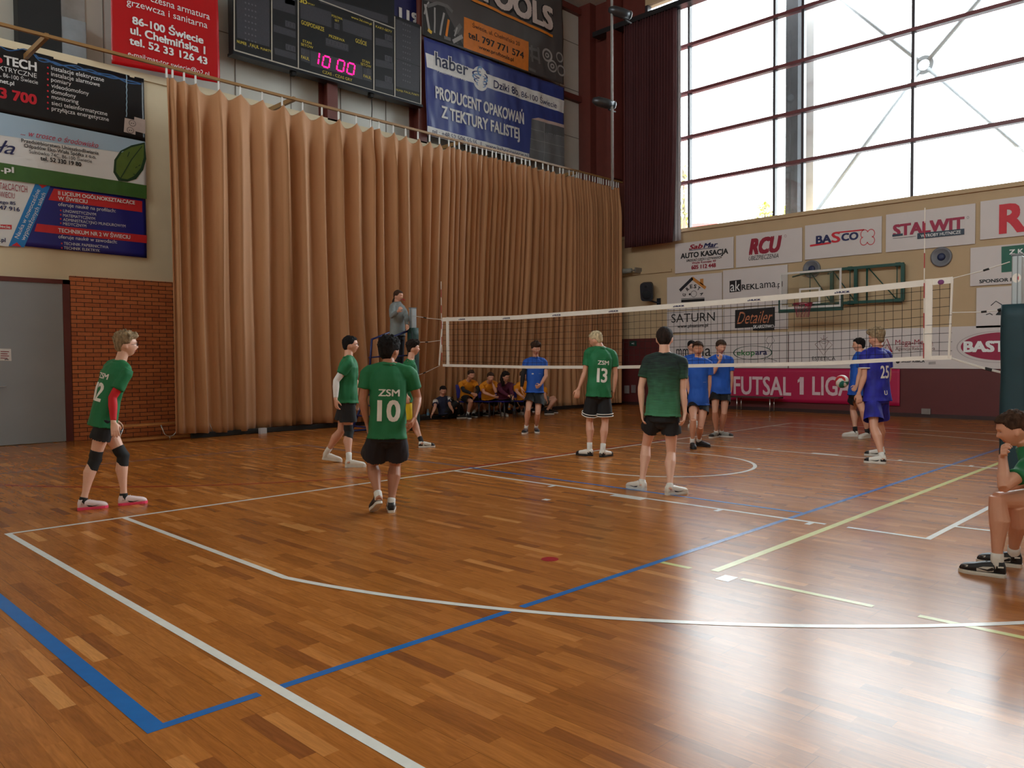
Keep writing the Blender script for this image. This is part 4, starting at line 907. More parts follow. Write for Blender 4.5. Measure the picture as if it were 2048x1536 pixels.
def ik(A, B, l1, l2, pole, px=None):
    """middle joint between A and B"""
    d = np.linalg.norm(B-A); s_ = 1.
    if d > (l1+l2)*.995: s_ = d/((l1+l2)*.995); l1 *= s_; l2 *= s_
    a = (l1*l1-l2*l2+d*d)/(2*d); h = math.sqrt(max(0, l1*l1-a*a)); t = (B-A)/d; c = A+t*a
    e1 = unit(pole-t*(pole@t)); e2 = np.cross(t, e1)
    if px is None: return c+e1*h
    best = None; dd = unit(ray(*px))
    for k in range(-16, 17):
        an = k*math.pi/2/16*1.0; P = c+(e1*math.cos(an)+e2*math.sin(an))*h; w_ = P-CP; e = np.linalg.norm(w_-dd*(w_@dd))
        if best is None or e < best[0]: best = (e, P)
    return best[1]
def limb_rings(mb, A, B, prof, side, flat=1., n=14):
    """prof: list of (t, half width, half depth, back offset) from A to B; side = width axis"""
    t = unit(B-A); a = unit(side-t*(side@t)); b = np.cross(t, a); L = B-A
    mb.loft([(A+L*q[0]+b*(q[3] if len(q) > 3 else 0), a*q[1], b*q[2]) for q in prof], n)
def hand(mb, W_, D, nrm, thumb, sc, curl=25., tcurl=15., fine=True, spread=1.):
    """palm from the wrist W_ along D; nrm = palm side; thumb = side of the thumb"""
    D = unit(D); nrm = unit(nrm-D*(nrm@D)); th = np.cross(D, nrm); 
    if th@thumb < 0: th = -th
    P = lambda d, w_, n: W_+(D*d+th*w_+nrm*n)*sc
    mb.loft([(P(-.015, 0, 0), th*.026*sc, nrm*.019*sc), (P(.01, .001, 0), th*.029*sc, nrm*.018*sc), (P(.04, .003, .002), th*.039*sc, nrm*.016*sc), (P(.075, .001, .001), th*.041*sc, nrm*.0135*sc), (P(.092, 0, .0), th*.037*sc, nrm*.010*sc)], 14, e=2.6)
    for k, (w_, ln) in enumerate(((.031, .072), (.0105, .080), (-.0105, .075), (-.031, .060))):
        sp = (w_*2.4*spread); c = math.radians(curl*(.8+.12*k)); p = P(.084, w_, 0); ang = c*.6; pts = [P(.07, w_*.95, 0), p]; rad = [.0095*sc, .0098*sc]
        for j, fr_ in enumerate((.46, .30, .24)):
            d_ = unit(D*math.cos(ang)+nrm*math.sin(ang)+th*sp); p = p+d_*ln*fr_*sc; pts.append(p); rad.append((.0092, .0085, .0068)[j]*sc); ang += c
        mb.tube(pts, rad, 10, hint=th)
    ta = math.radians(tcurl); p0 = P(.018, .022, .006); p1 = P(.045, .050, .014); p2 = p1+unit(D*.85+th*(.55-math.sin(ta))+nrm*(.25+math.sin(ta)))*.032*sc; p3 = p2+unit(D*.95+th*(.25-math.sin(ta)*1.4)+nrm*(.3+math.sin(ta)))*.026*sc
    mb.tube([p0, p1, p2, p3], [.013*sc, .0125*sc, .0105*sc, .0075*sc], 10, hint=nrm)

TORSO = [(-.17, .07, .06), (-.10, .122, .088), (0, .150, .100), (.13, .150, .102), (.34, .136, .098), (.58, .156, .112), (.78, .168, .113), (.90, .140, .094), (.97, .088, .074), (1.03, .060, .060)]
def shoe(parent, heel, toe, up, sc, cu, cs, side, style):
    """heel and toe: ground points under the back and the tip of the shoe"""
    D = unit(toe-heel); L = np.linalg.norm(toe-heel); up = unit(up-D*(up@D)); s_ = np.cross(D, up)
    P = lambda a, w_, h: heel+D*(a*L)+s_*w_+up*h
    k = sc
    prof = [(.0, .022, .055), (.03, .031, .080), (.12, .036, .088), (.26, .038, .088), (.38, .039, .080), (.5, .044, .074), (.64, .049, .063), (.78, .049, .056), (.9, .041, .047), (.97, .026, .034), (1., .010, .02)]
    b = MB(); b.loft([(P(a, 0, .016*k+h*k*.5), s_*w_*k, up*h*k*.5) for a, w_, h in prof], 18, e=2.7)
    b.tube([P(.17, 0, .05*k), P(.16, 0, .104*k)], [.040*k, .036*k], 14)
    u_ = b.build('shoe', cu, parent, True, subsurf=0)
    out = [(.0-.012, .012), (.02, .030), (.1, .038), (.3, .038), (.45, .040), (.62, .049), (.78, .051), (.9, .043), (.98, .026), (1.02, .008)]
    b = MB(); n = len(out); vs = []
    for z in (0., .012, .026):
        g = 1. if z > 0 else .94
        for a, w_ in out: vs.append(P(a, w_*k*g, z*k))
        for a, w_ in out[::-1]: vs.append(P(a, -w_*k*g, z*k))
    m_ = 2*n; fs = [tuple(range(m_))[::-1], tuple(2*m_+i for i in range(m_))]
    for q in range(2): fs += [(q*m_+i, q*m_+(i+1) % m_, (q+1)*m_+(i+1) % m_, (q+1)*m_+i) for i in range(m_)]
    b.add(vs, fs); b.build('sole', cs, u_)
    if style.get('laces'):
        b = MB()
        for j in range(5):
            a = .40+j*.065; h = .088-.0095*j*1.0; w_ = .024; b.tube([P(a, -w_*k, (h-.012)*k), P(a+.01, 0, (h+.010)*k), P(a, w_*k, (h-.012)*k)], .0042*k, 6)
        b.build('laces', style['laces'], u_, True)
    for (pm, pp) in style.get('panels', []):
        b = MB()
        for sg in (-1, 1):
            q = []
            for a, h in pp:
                wi = np.interp(a, [p[0] for p in prof], [p[1] for p in prof]); hh = np.interp(a, [p[0] for p in prof], [p[2] for p in prof])
                y = (h-.016-hh*.5)/(hh*.5); wy = wi*(max(.0, 1-abs(y)**2.7))**(1/2.7)
                q.append(P(a, sg*(wy+.0015)*k, h*k))
            c = sum(q)/len(q)+s_*sg*.002; b.add([c]+q, [(0, i+1, (i+1) % len(q)+1) for i in range(len(q))])
        b.build('side_panel', pm, u_)
    if style.get('stripe'):
        for sg in (-1, 1):
            b = MB(); pts = style.get('swoosh') or [(.28, .050), (.36, .030), (.46, .028), (.60, .036), (.72, .046), (.56, .036), (.42, .038)]
            q = []
            for a, h in pts:
                wi = np.interp(a, [p[0] for p in prof], [p[1] for p in prof]); hh = np.interp(a, [p[0] for p in prof], [p[2] for p in prof])
                y = (h-.016-hh*.5)/(hh*.5); wy = wi*(max(.0, 1-abs(y)**2.7))**(1/2.7)
                q.append(P(a, sg*(wy+.0025)*k, h*k))
            c = sum(q)/len(q); b.add([c+s_*sg*.001]+q, [(0, i+1, (i+1) % len(q)+1) for i in range(len(q))]); b.build('side_mark', style['stripe'], u_)
    if style.get('band'):      # coloured overlays of the upper: toe cap, heel counter
        b = MB(); q = [(.0, .0235, .052), (.04, .0335, .072), (.13, .0385, .080), (.24, .0400, .060)]
        b.loft([(P(a, 0, .018*k+h*k*.42), s_*w_*k, up*h*k*.44) for a, w_, h in q], 18, e=2.7)
        q = [(.76, .0500, .0565), (.82, .0480, .0535), (.9, .0425, .0475), (.97, .0270, .034), (1.003, .0110, .02)]
        b.loft([(P(a, 0, .0165*k+h*k*.5), s_*w_*k, up*h*k*.5+up*.001) for a, w_, h in q], 18, e=2.7)
        b.build('overlay', style['band'], u_, True)
    return P(.17, 0, .085*k), u_

def crisp(me, cuts, vox):
    """cut cloth open at its hems: each cut is (point, outward axis, radius)"""
    bm = bmesh.new(); bm.from_mesh(me); kill = []
    C_ = [(np.asarray(p, float), unit(t), r) for p, t, r in cuts]
    for v in bm.verts:
        c = np.array(v.co)
        for p, t, r in C_:
            d = c-p; a = d@t
            if a > -vox*.8 and a < .12 and np.linalg.norm(d-t*a) < r:
                if a > 0: kill.append(v)
                else: v.co = Vector(c-t*a)
                break
    bmesh.ops.delete(bm, geom=kill, context='VERTS'); bm.to_mesh(me); bm.free(); me.update()

def folds(me, amp, seed, f=(8, 8, 5), up=None):
    n = [v.normal.copy() for v in me.vertices]
    for i, v in enumerate(me.vertices):
        p = v.co; s_ = noise.noise(Vector((p.x*f[0]+seed, p.y*f[1], p.z*f[2]+p.x*3)))+.5*noise.noise(Vector((p.x*f[0]*2.3, p.y*f[1]*2.3+seed, p.z*f[2]*2.1)))
        v.co = p+n[i]*(amp*(s_))
    me.update()

def person(S):
    """S: dict; all pixels are places where the photo shows the joint"""
    st = S.get('h', 1.8)/1.8; g = S.get('girth', 1.)
    vox = S.get('vox', .008)
    # ---- feet
    feet = {}
    for k in 'lr':
        (h, t) = S['feet'][k][:2]; hz, tz = (S['feet'][k][2:] + (0, 0))[:2] if len(S['feet'][k]) > 2 else (0, 0)
        if len(h) == 2: hp, tp = atZ(*h, hz), atZ(*t, tz)
        else: hp, tp = np.array(h, float), np.array(t, float)
        hp = hp.copy(); tp = tp.copy(); D = tp-hp; L0 = .272*st
        fixed = S.get('flen')
        d2 = unit(D) if not fixed else unit(D)
        # keep real shoe length: centre stays
        c = (hp+tp)/2; 
        if np.linalg.norm(D) < .16 or S['feet'][k][-1] == 'dir' : pass
        if k+'dir' in S:
            a = math.radians(S[k+'dir']); rh = unit(V(*(c-CP)[:2], 0)); rr_ = np.cross(rh, V(0, 0, 1)); dh = rh*math.cos(a)+rr_*math.sin(a); dz = (tz-hz)/L0
            d2 = unit(dh*math.sqrt(max(.05, 1-dz*dz))+V(0, 0, dz))
        hp, tp = c-d2*L0/2, c+d2*L0/2; m_ = min(hp[2], tp[2]); 
        hp[2] -= m_-min(hz, tz); tp[2] -= m_-min(hz, tz)
        feet[k] = (hp, tp)
    ank = {k: feet[k][0]+unit(feet[k][1]-feet[k][0])*.05*st+V(0, 0, .085*st) for k in 'lr'}
    D0 = S.get('D', (depth(ank['l'])+depth(ank['r']))/2)
    mid = (ank['l']+ank['r'])/2
    vr = unit(V(*(atD(S['hip'][0], S['hip'][1], D0)-CP)[:2], 0)); rr_ = np.cross(vr, V(0, 0, 1))
    def face(a, pitch=0.):
        a = math.radians(a); h = vr*math.cos(a)+rr_*math.sin(a); p = math.radians(pitch); return unit(h*math.cos(p)+V(0, 0, math.sin(p)))
    P3 = lambda q: atD(q[0], q[1], D0+(q[2] if len(q) > 2 else 0))
    hip, neck = P3(S['hip']), P3(S['neck'])
    spine = unit(neck-hip); pf = face(S['pf']); cf = face(S.get('cf', S['pf']))
    pr = unit(np.cross(pf, V(0, 0, 1))); cr_ = unit(np.cross(cf, spine)); ff = np.cross(spine, cr_)
    if ff@cf < 0: cr_ = -cr_
    cfw = np.cross(spine, cr_)
    if cfw@cf < 0: cfw = -cfw
    sw = S.get('shw', .185)*st*(1+(g-1)*.4)
    sh = {'r': neck-spine*.062*st+cr_*sw, 'l': neck-spine*.062*st-cr_*sw}
    if 'shrug' in S:
        for k, z in S['shrug'].items(): sh[k] = sh[k]+spine*z
    hj = {'r': hip+pr*.088*st, 'l': hip-pr*.088*st}
    root = thing('person', S['label'], 'person', (mid[0], mid[1], S.get('base', 0)), S.get('group'))
    body = MB()
    # ---- torso
    bend = S.get('bend', .0)
    def spn(t): return hip*(1-t)+neck*t + (cfw*-bend)*4*max(0, min(1, t))*(1-max(0, min(1, t)))*.5
    tl = np.linalg.norm(neck-hip)/.56/st
    def ring(t, w_, d_, extra=0., fo=0.):
        q = max(0, min(1, t)); up = unit(spn(min(1, q+.06))-spn(max(0, q-.06))) if 0 < q < 1 else spine
        r_ = unit(pr*(1-q)+cr_*q); f_ = unit(np.cross(up, r_)); r_ = np.cross(f_, up)
        gg = 1+(g-1)*(1.1 if t < .75 else .6)
        return (spn(t)+f_*fo, r_*(w_*st*gg+extra), f_*(d_*st*gg+extra), 2.3)
    body.loft([ring(*q) for q in TORSO], 20)
    for k, sg in (('l', -1), ('r', 1)):
        body.ell(sh[k]-cr_*sg*.02-spine*.01, cr_*.062*st*g, cfw*.055*st*g, spine*.062*st*g); body.ell(hj[k]-pf*.008, pr*.066*st*g, pf*.086*st*g, V(0, 0, .095*st*g))
        body.tube([neck+spine*.02*st, sh[k]-cr_*sg*.03*st+spine*.02*st], [.042*st, .040*st], 12)
    # ---- head
    H = P3(S['head']); hp_ = S.get('hp', 0.); hfw = face(S['hf'], hp_); hup = V(0, 0, 1)+unit(H-neck)*.25; hr, hfw, hu_ = orth(hfw, unit(hup)); sc = S.get('hs', 1.0)*st
    NT, NP = 48, 32; vs = []
    for j in range(NP+1):
        ph = math.pi*j/NP
        for i in range(NT):
            a = 2*math.pi*i/NT; q = head_pt((math.sin(ph)*math.sin(a), math.sin(ph)*math.cos(a), math.cos(ph))); vs.append(H+(hr*q[0]+hfw*q[1]+hu_*q[2])*sc)
    body.add(vs, [(j*NT+i, (j+1)*NT+i, (j+1)*NT+(i+1) % NT, j*NT+(i+1) % NT) for j in range(NP) for i in range(NT)])
    for sg in (-1, 1):
        e = H+(hr*sg*.075+hfw*-.010+hu_*-.012)*sc; body.ell(e, unit(hr*sg+hfw*-.5)*.011*sc, unit(hfw-hr*sg*-.3)*.019*sc, unit(hu_+hfw*-.15)*.033*sc)
    nb = H+(hfw*-.028+hu_*-.065)*sc
    body.tube([neck-spine*.03*st, neck+(nb-neck)*.5, nb], [.062*st*(1+(g-1)*.5), .057*st*(1+(g-1)*.5), .054*st], 16)
    # ---- arms
    ua, fa = .295*st, .255*st
    arm = {}
    for k, sg in (('l', -1), ('r', 1)):
        A = S['arms'].get(k)
        if A is None: continue
        E = circ_solve(A['e'][0], A['e'][1], sh[k], ua, A['e'][2] != 'f'); W_ = circ_solve(A['w'][0], A['w'][1], E, fa, A['w'][2] != 'f')
        arm[k] = (E, W_)
        side = cfw; ag = S.get('armg', 1.)*(1+(g-1)*.8)
        limb_rings(body, sh[k], E, [(-.08, .040*ag, .040*ag), (.05, .052*ag, .052*ag), (.3, .050*ag, .049*ag), (.6, .044*ag, .044*ag), (.9, .037*ag, .038*ag), (1.04, .036*ag, .036*ag)], side)
        limb_rings(body, E, W_, [(-.06, .034*ag, .034*ag), (.08, .038*ag, .038*ag), (.28, .041*ag, .039*ag), (.6, .033*ag, .031*ag), (.88, .027, .023), (1.03, .027, .020)], side)
        F = A.get('f'); hd = unit((circ_solve(F[0], F[1], W_, .15*st, F[2] != 'f')-W_)) if F else unit(W_-E)
        inward = A.get('nrm'); 
        inward = -cr_*sg if inward is None else (face(inward) if isinstance(inward, (int, float)) else np.array(inward, float))
        thd = A.get('thumb'); thd = cfw if thd is None else (face(thd) if isinstance(thd, (int, float)) else np.array(thd, float))
        hand(body, W_, hd, inward, thd, st*.98, A.get('curl', 24.), A.get('tc', 15.), spread=A.get('spread', 1.))
    # ---- legs
    th, shn = .435*st, .425*st; knee = {}; lg = S.get('legg', 1.)*(1+(g-1)*.6)
    for k, sg in (('l', -1), ('r', 1)):
        Kp = S.get('knee', {}).get(k)
        pole = unit(feet[k][1]-feet[k][0])*V(1, 1, 0)+pf*.6+V(0, 0, S.get('kup', 0.)); K = ik(hj[k], ank[k], th, shn, unit(pole), Kp); knee[k] = K
        fw = unit(pole); side = unit(np.cross(fw, V(0, 0, 1)))
        limb_rings(body, hj[k], K, [(-.08, .062*lg, .074*lg), (.1, .080*lg, .088*lg), (.35, .077*lg, .083*lg), (.65, .062*lg, .068*lg), (.88, .053*lg, .057*lg), (1.03, .050*lg, .054*lg)], side)
        limb_rings(body, K, ank[k], [(-.06, .048*lg, .052*lg), (.06, .051*lg, .055*lg), (.18, .056*lg, .060*lg, .004), (.32, .060*lg, .064*lg, .012*(1 if np.cross(unit(ank[k]-K), unit(side))@fw < 0 else -1)), (.55, .044*lg, .046*lg, .006*(1 if np.cross(unit(ank[k]-K), unit(side))@fw < 0 else -1)), (.8, .032*lg, .034*lg), (1.0, .033, .036), (1.1, .03, .034)], side)
        hp2, tp2 = feet[k]; dd = unit(tp2-hp2); upf = unit(V(0, 0, 1)-dd*dd[2])
        body.loft([(hp2+dd*a*st+upf*z*st, side*w_*st, upf*hh*st) for a, w_, z, hh in ((.02, .02, .045, .02), (.06, .028, .055, .03), (.13, .032, .05, .03), (.2, .038, .038, .02), (.25, .03, .032, .012))], 12)
    me = remesh(body, vox, 1, 'body'); me.materials.append(S.get('skin', SKIN))
    # lips, from the head's own frame
    LIP = mat('lip_skin', (176, 98, 90), .5); me.materials.append(LIP); me.materials.append(SKIND)
    for p in me.polygons:
        q = np.array(p.center)-H; x, y, z = (q@hr)/sc, (q@hfw)/sc, (q@hu_)/sc
        if y > .07 and abs(x) < .024 and -.080 < z < -.058: p.material_index = 1
    bo = link('body', me, root)
    # eyes and brows when the face shows
    if S.get('eyes', True):
        ew = mat('eye_white', (225, 220, 214), .3); ei = mat('dark_iris', (42, 30, 24), .3)
        for sg in (-1, 1):
            c = H+(hr*sg*.0305+hfw*.0715+hu_*.001)*sc; b = MB(); b.ball(c, .0125*sc, 12, 8); e = b.build('eye', ew, root, True)
            b = MB(); b.ball(c+hfw*.0062*sc, .0078*sc, 10, 6); b.build('iris', ei, e, True)
            b = MB(); b.tube([H+(hr*sg*.014+hfw*.094+hu_*.020)*sc, H+(hr*sg*.030+hfw*.092+hu_*.026)*sc, H+(hr*sg*.047+hfw*.080+hu_*.021)*sc], [.0025, .0035, .002], 6); b.build('eyebrow', S['hair'][1], root, True)
    hb = make_hair(H, hr, hfw, hu_, sc, S['hair'][0], S.get('seed', 1.)); hb.build('hair', S['hair'][1], root, True)
    if S.get('glasses'):
        b = MB()
        for sg in (-1, 1):
            c = H+(hr*sg*.033+hfw*.102+hu_*.0)*sc; b.tube([c+(hr*math.cos(t)*.025+hu_*math.sin(t)*.020)*sc for t in np.linspace(0, 2*math.pi, 15)], .0022, 6)
            b.tube([c+hr*sg*.025*sc, H+(hr*sg*.079+hfw*.0)*sc], .002, 6)
        b.tube([H+(hr*-.009+hfw*.104)*sc, H+(hr*.009+hfw*.104)*sc], .002, 6); b.build('glasses', mat('dark_glasses_frame', (40, 36, 40), .3), root, True)
    # ---- shirt
    out = {'root': root, 'sh': sh, 'arm': arm, 'knee': knee, 'hip': hip, 'neck': neck, 'cfw': cfw, 'cr': cr_, 'spine': spine, 'H': H, 'hfw': hfw, 'hr': hr, 'hu': hu_}
    if S.get('shirt') is not None:
        b = MB(); hem = S.get('hem', -.16); e1 = S.get('ease', .016)
        prof = [(hem, .180, .136), (hem+.06, .176, .132), (0, .168, .126), (.15, .164, .121), (.36, .154, .113), (.58, .163, .118), (.78, .172, .118), (.89, .150, .100), (.955, .098, .082), (1.0, .062, .060), (1.05, .050, .048)]
        b.loft([ring(q[0], q[1], q[2], e1) for q in prof], 28)
        sl = S.get('sleeve', .62)
        for k, sg in (('l', -1), ('r', 1)):
            b.ell(sh[k]-cr_*sg*.022-spine*.012, cr_*(.070*st*g+.008), cfw*(.060*st*g+.01), spine*(.066*st*g+.010))
            b.tube([neck+spine*-.002*st, sh[k]-cr_*sg*.02*st+spine*.010*st], [.058*st, .058*st], 14)
            if k in arm:
                E, W_ = arm[k]; A0 = sh[k]; sr = S.get('slr', 1.)*(1+(g-1)*.7)
                if sl <= 1: limb_rings(b, A0, E, [(-.1, .05, .05), (.05, .066*sr, .066*sr), (sl*.5, .066*sr, .064*sr), (sl, .070*sr, .064*sr)], cfw, n=18)
                else:
                    limb_rings(b, A0, E, [(-.1, .05, .05), (.05, .066*sr, .066*sr), (.5, .062*sr, .060*sr), (1.03, .050*sr, .050*sr)], cfw, n=18)
                    limb_rings(b, E, W_, [(-.06, .048*sr, .048*sr), (.3, .052*sr, .05*sr), (sl-1, .038*sr, .036*sr)], cfw, n=18)
        me = remesh(b, max(.008, vox), 2, 'shirt'); folds(me, S.get('fold', .014), S.get('seed', 1.)*3.1)
        c_ = ring(hem+.03, .1, .1); cuts = [(c_[0], -unit(spn(.1)-spn(0.)), .34)]
        if S.get('open', True): crisp(me, cuts, max(.008, vox))
        me.materials.append(S['shirt']); so = link('shirt', me, root); out['shirt'] = so; sd_ = so.modifiers.new('t', 'SOLIDIFY'); sd_.thickness = .004; sd_.offset = -1
        for m_ in S.get('shirt_extra', []): me.materials.append(m_)
        # collar
        n_ = 24; c0 = spn(.985)
        cl = MB(); pts = [ring(1.0, .066, .066, .006)]; cc, a_, b_2, _e = pts[0]
        cl.tube([cc+unit(spine)*.010+a_*math.cos(t)*1.04+b_2*math.sin(t)*1.04 for t in np.linspace(0, 2*math.pi, 25)], .006, 6); cl.build('collar', S.get('collar', S['shirt']), so, True)
        bvh = BVHTree.FromPolygons([v.co.copy() for v in me.vertices], [tuple(p.vertices) for p in me.polygons])
        def decal(txts, name, m_, back=True, mb=None):
            """print lines on the cloth: (string, lateral offset, height along the spine, cap height, width)"""
            sgn = -1 if back else 1; D_ = cfw*-sgn; ex = cr_*(-sgn)   # reading direction seen from that side
            off = Vector(root.location)
            for (t, lx, lz, h, w_, bo_) in txts:
                co, fs = text2d(t, bo_, 0); x0, x1 = co[:, 0].min(), co[:, 0].max(); bm = bmesh.new(); vv = [bm.verts.new((a, c, z_)) for a, c, z_ in co]
                for f in fs:
                    try: bm.faces.new([vv[i] for i in f])
                    except ValueError: pass
                for ax in (0, 1):
                    lo, hi = co[:, ax].min(), co[:, ax].max(); stp = .018/(h/CAP) if ax else .018/(w_/(x1-x0)); q = lo+stp
                    while q < hi:
                        no = (1, 0, 0) if ax == 0 else (0, 1, 0); cx = (q, 0, 0) if ax == 0 else (0, q, 0)
                        bmesh.ops.bisect_plane(bm, geom=bm.verts[:]+bm.edges[:]+bm.faces[:], plane_co=cx, plane_no=no); q += stp
                bm.verts.ensure_lookup_table(); b_ = MB(); vs = []
                base = hip+spine*lz*st
                for v in bm.verts:
                    p = base+ex*(lx+((v.co.x-x0)/(x1-x0)-.5)*w_)+spine*(v.co.y/CAP*h)
                    o = p-D_*.5; hit = bvh.ray_cast(Vector(o)-off, Vector(D_))
                    q = (np.array(hit[0])+np.array(off)) if hit[0] is not None else p; vs.append(q-D_*(.0035+v.co.z))
                bm.verts.index_update(); b_.add(vs, [tuple(v.index for v in f.verts) for f in bm.faces]); b_.build(name, m_, so); bm.free()
        out['decal'] = decal
    # ---- shorts / trousers
    if S.get('shorts') is not None:
        b = MB(); fr_ = S.get('short_len', .72); hw = S.get('short_w', .105)
        b.loft([ring(-.13, .13, .11, .012), ring(-.06, .156, .118, .006), ring(.04, .154, .112, .005), ring(.16, .150, .104, .006)], 24)
        for k, sg in (('l', -1), ('r', 1)):
            fw = unit(feet[k][1]-feet[k][0]+pf*.5); side = unit(np.cross(fw, V(0, 0, 1))); 
            if fr_ <= 1: limb_rings(b, hj[k], knee[k], [(-.04, .088*lg, .098*lg), (.08, .088*lg, .100*lg), (fr_*.55, (hw*.5+.050)*lg, (hw*.5+.054)*lg), (fr_+.03, hw*1.04*lg, hw*1.12*lg)], side, n=20)
            else:
                limb_rings(b, hj[k], knee[k], [(-.04, .088*lg, .098*lg), (.08, .098*lg, .104*lg), (.5, .082*lg, .088*lg), (1.04, .062*lg, .066*lg)], side, n=20)
                limb_rings(b, knee[k], ank[k], [(-.05, .060*lg, .064*lg), (.3, .064*lg, .066*lg), (fr_-1, .052, .056)], side, n=20)
        b.ell(hip-V(0, 0, .06*st), pr*.10*st, pf*.10*st*g, V(0, 0, .10*st))
        me = remesh(b, max(.008, vox), 2, 'shorts'); folds(me, .009, S.get('seed', 1.)*5.7, (10, 10, 3))
        if fr_ <= 1: crisp(me, [(hj[k]+(knee[k]-hj[k])*fr_-unit(knee[k]-hj[k])*.014, unit(knee[k]-hj[k]), .155) for k in 'lr'], max(.008, vox))
        me.materials.append(S['shorts']); sho = link('shorts' if fr_ <= 1 else 'trousers', me, root); out['shorts'] = sho
        if S.get('trim'):
            for k in 'lr':
                fw = unit(feet[k][1]-feet[k][0]+pf*.5); side = unit(np.cross(fw, V(0, 0, 1))); t = unit(knee[k]-hj[k]); a = unit(side-t*(side@t)); bb_ = np.cross(t, a)
                for o_ in (-.012, -.048):
                    c = hj[k]+(knee[k]-hj[k])*fr_+t*o_; q = MB(); q.tube([c+a*hw*1.05*lg*math.cos(w_)+bb_*hw*1.11*lg*math.sin(w_) for w_ in np.linspace(0, 2*math.pi, 33)], .007, 6); q.build('hem_trim', S['trim'], sho, True)
    # ---- socks, shoes, pads, sleeves
    for k in 'lr':
        hp2, tp2 = feet[k]; dd = unit(tp2-hp2); upf = unit(V(0, 0, 1)-dd*dd[2])
        shs = S['shoes']
        shoe(root, hp2, tp2, upf, st, shs[0], shs[1], 1, shs[2] if len(shs) > 2 else {})
        if S.get('socks'):
            m_, fr0 = S['socks']; K, A = knee[k], ank[k]; b = MB(); t = unit(A-K); 
            b.tube([A+(K-A)*fr0, A+(K-A)*fr0*.5, A+V(0, 0, .0), A-V(0, 0, .03)], [.041*lg if fr0 > .2 else .0385, .0395, .0385, .038], 16); b.build('sock', m_, root, True)
        if S.get('pads', {}).get(k):
            K = knee[k]; A, B_ = K+(hj[k]-K)*.24, K+(ank[k]-K)*.26; b = MB(); fw = unit(tp2-hp2+pf*.5)
            b.tube([A, K+(A-K)*.4, K+fw*.010, K+(B_-K)*.4, B_], [.066*lg, .066*lg, .067*lg, .063*lg, .060*lg], 18); me = remesh(b, .008, 3, 'knee_pad'); folds(me, .003, 3.); me.materials.append(S['pads'][k]); link('knee_pad', me, root)
        if S.get('arm_sleeve', {}).get(k) and k in arm:
            E, W_ = arm[k]; b = MB(); A0 = sh[k]; q = S['arm_sleeve'][k]; ag = S.get('armg', 1.)*(1+(g-1)*.8)
            b.tube([A0+(E-A0)*.45, A0+(E-A0)*.8, E, E+(W_-E)*.3, E+(W_-E)*.65, E+(W_-E)*.93], [.052*ag, .046*ag, .0435*ag, .0455*ag, .038*ag, .031*ag], 18); me = remesh(b, .007, 3, 'arm_sleeve'); folds(me, .002, 3.); me.materials.append(q); link('arm_sleeve', me, root)
    return out

SKIN = mat('fair_skin', (214, 158, 132), .5, .04, 6); SKIND = mat('warm_skin', (178, 120, 92), .5, .04, 6); SKINP = mat('pale_skin', (226, 176, 152), .5, .04, 6)
GREENJ = mat('green_jersey', (14, 108, 62), .7, .04, 4, .15, 300); BLUEJ = mat('blue_jersey', (22, 84, 182), .7, .04, 4, .15, 300)
NUM = mat('white_jersey_print', (232, 228, 222), .6); BLACKS = mat('black_shorts', (18, 18, 22), .75, .1, 5, .15, 200)
H_FAIR = hair_mat('ash_blond_hair', (150, 128, 100)); H_BLK = hair_mat('black_hair', (26, 22, 22)); H_BRN = hair_mat('brown_hair', (66, 46, 34)); H_DBR = hair_mat('dark_brown_hair', (40, 30, 26)); H_BLD = hair_mat('blond_hair', (196, 178, 144))
SHW = mat('white_shoe_leather', (226, 222, 214), .45); SHB = mat('black_shoe', (26, 26, 30), .5); SOLW = mat('white_rubber', (222, 220, 214), .5); SOLB = mat('black_rubber_sole', (30, 30, 32), .6)
SOCKW = mat('white_sock', (230, 228, 224), .85, .03, 40, .3, 200); SOCKB = mat('black_sock', (24, 24, 26), .85)
LACW = mat('white_lace', (235, 232, 228), .8); PADB = mat('black_knee_pad', (22, 22, 24), .8)
PINK = mat('hot_pink_sole', (240, 70, 110), .5); PSH = mat('pale_pink_knit', (226, 206, 208), .5)
# 1 left boy
q = person(dict(label='boy in green jersey with glasses, red arm sleeve and pink soled shoes by the door', h=1.79, girth=.9, vox=.006, seed=2., skin=SKINP,
    feet={'r': ((158, 1021), (213, 1014)), 'l': ((238, 1013), (293, 1004))}, rdir=88, ldir=80,
    hip=(208, 838), neck=(240, 727, .05), head=(252, 690, .08), hf=88, hp=4, pf=78, cf=62, bend=.04, hem=-.15,
    arms={'r': dict(e=(221, 802, 'n'), w=(227, 845, 'n'), f=(234, 884, 'n'), nrm=-10, thumb=80, curl=14), 'l': dict(e=(223, 802, 'f'), w=(229, 842, 'f'))},
    knee={'r': (189, 921), 'l': (256, 914)}, hair=('messy', H_FAIR), glasses=True, shirt=GREENJ, sleeve=.68, shorts=BLACKS, short_len=.52, short_w=.10,
    socks=(SOCKB, .09), pads={'l': PADB, 'r': PADB}, arm_sleeve={'r': mat('red_arm_sleeve', (196, 10, 26), .7)}, shoes=(PSH, PINK, dict(laces=LACW, stripe=SHB))))
q['decal']([('1', -.06, .17, .18, .05, .02), ('2', .03, .17, .18, .11, .02), ('ZSM', -.0, .40, .055, .17, .022)], 'jersey_print', NUM)
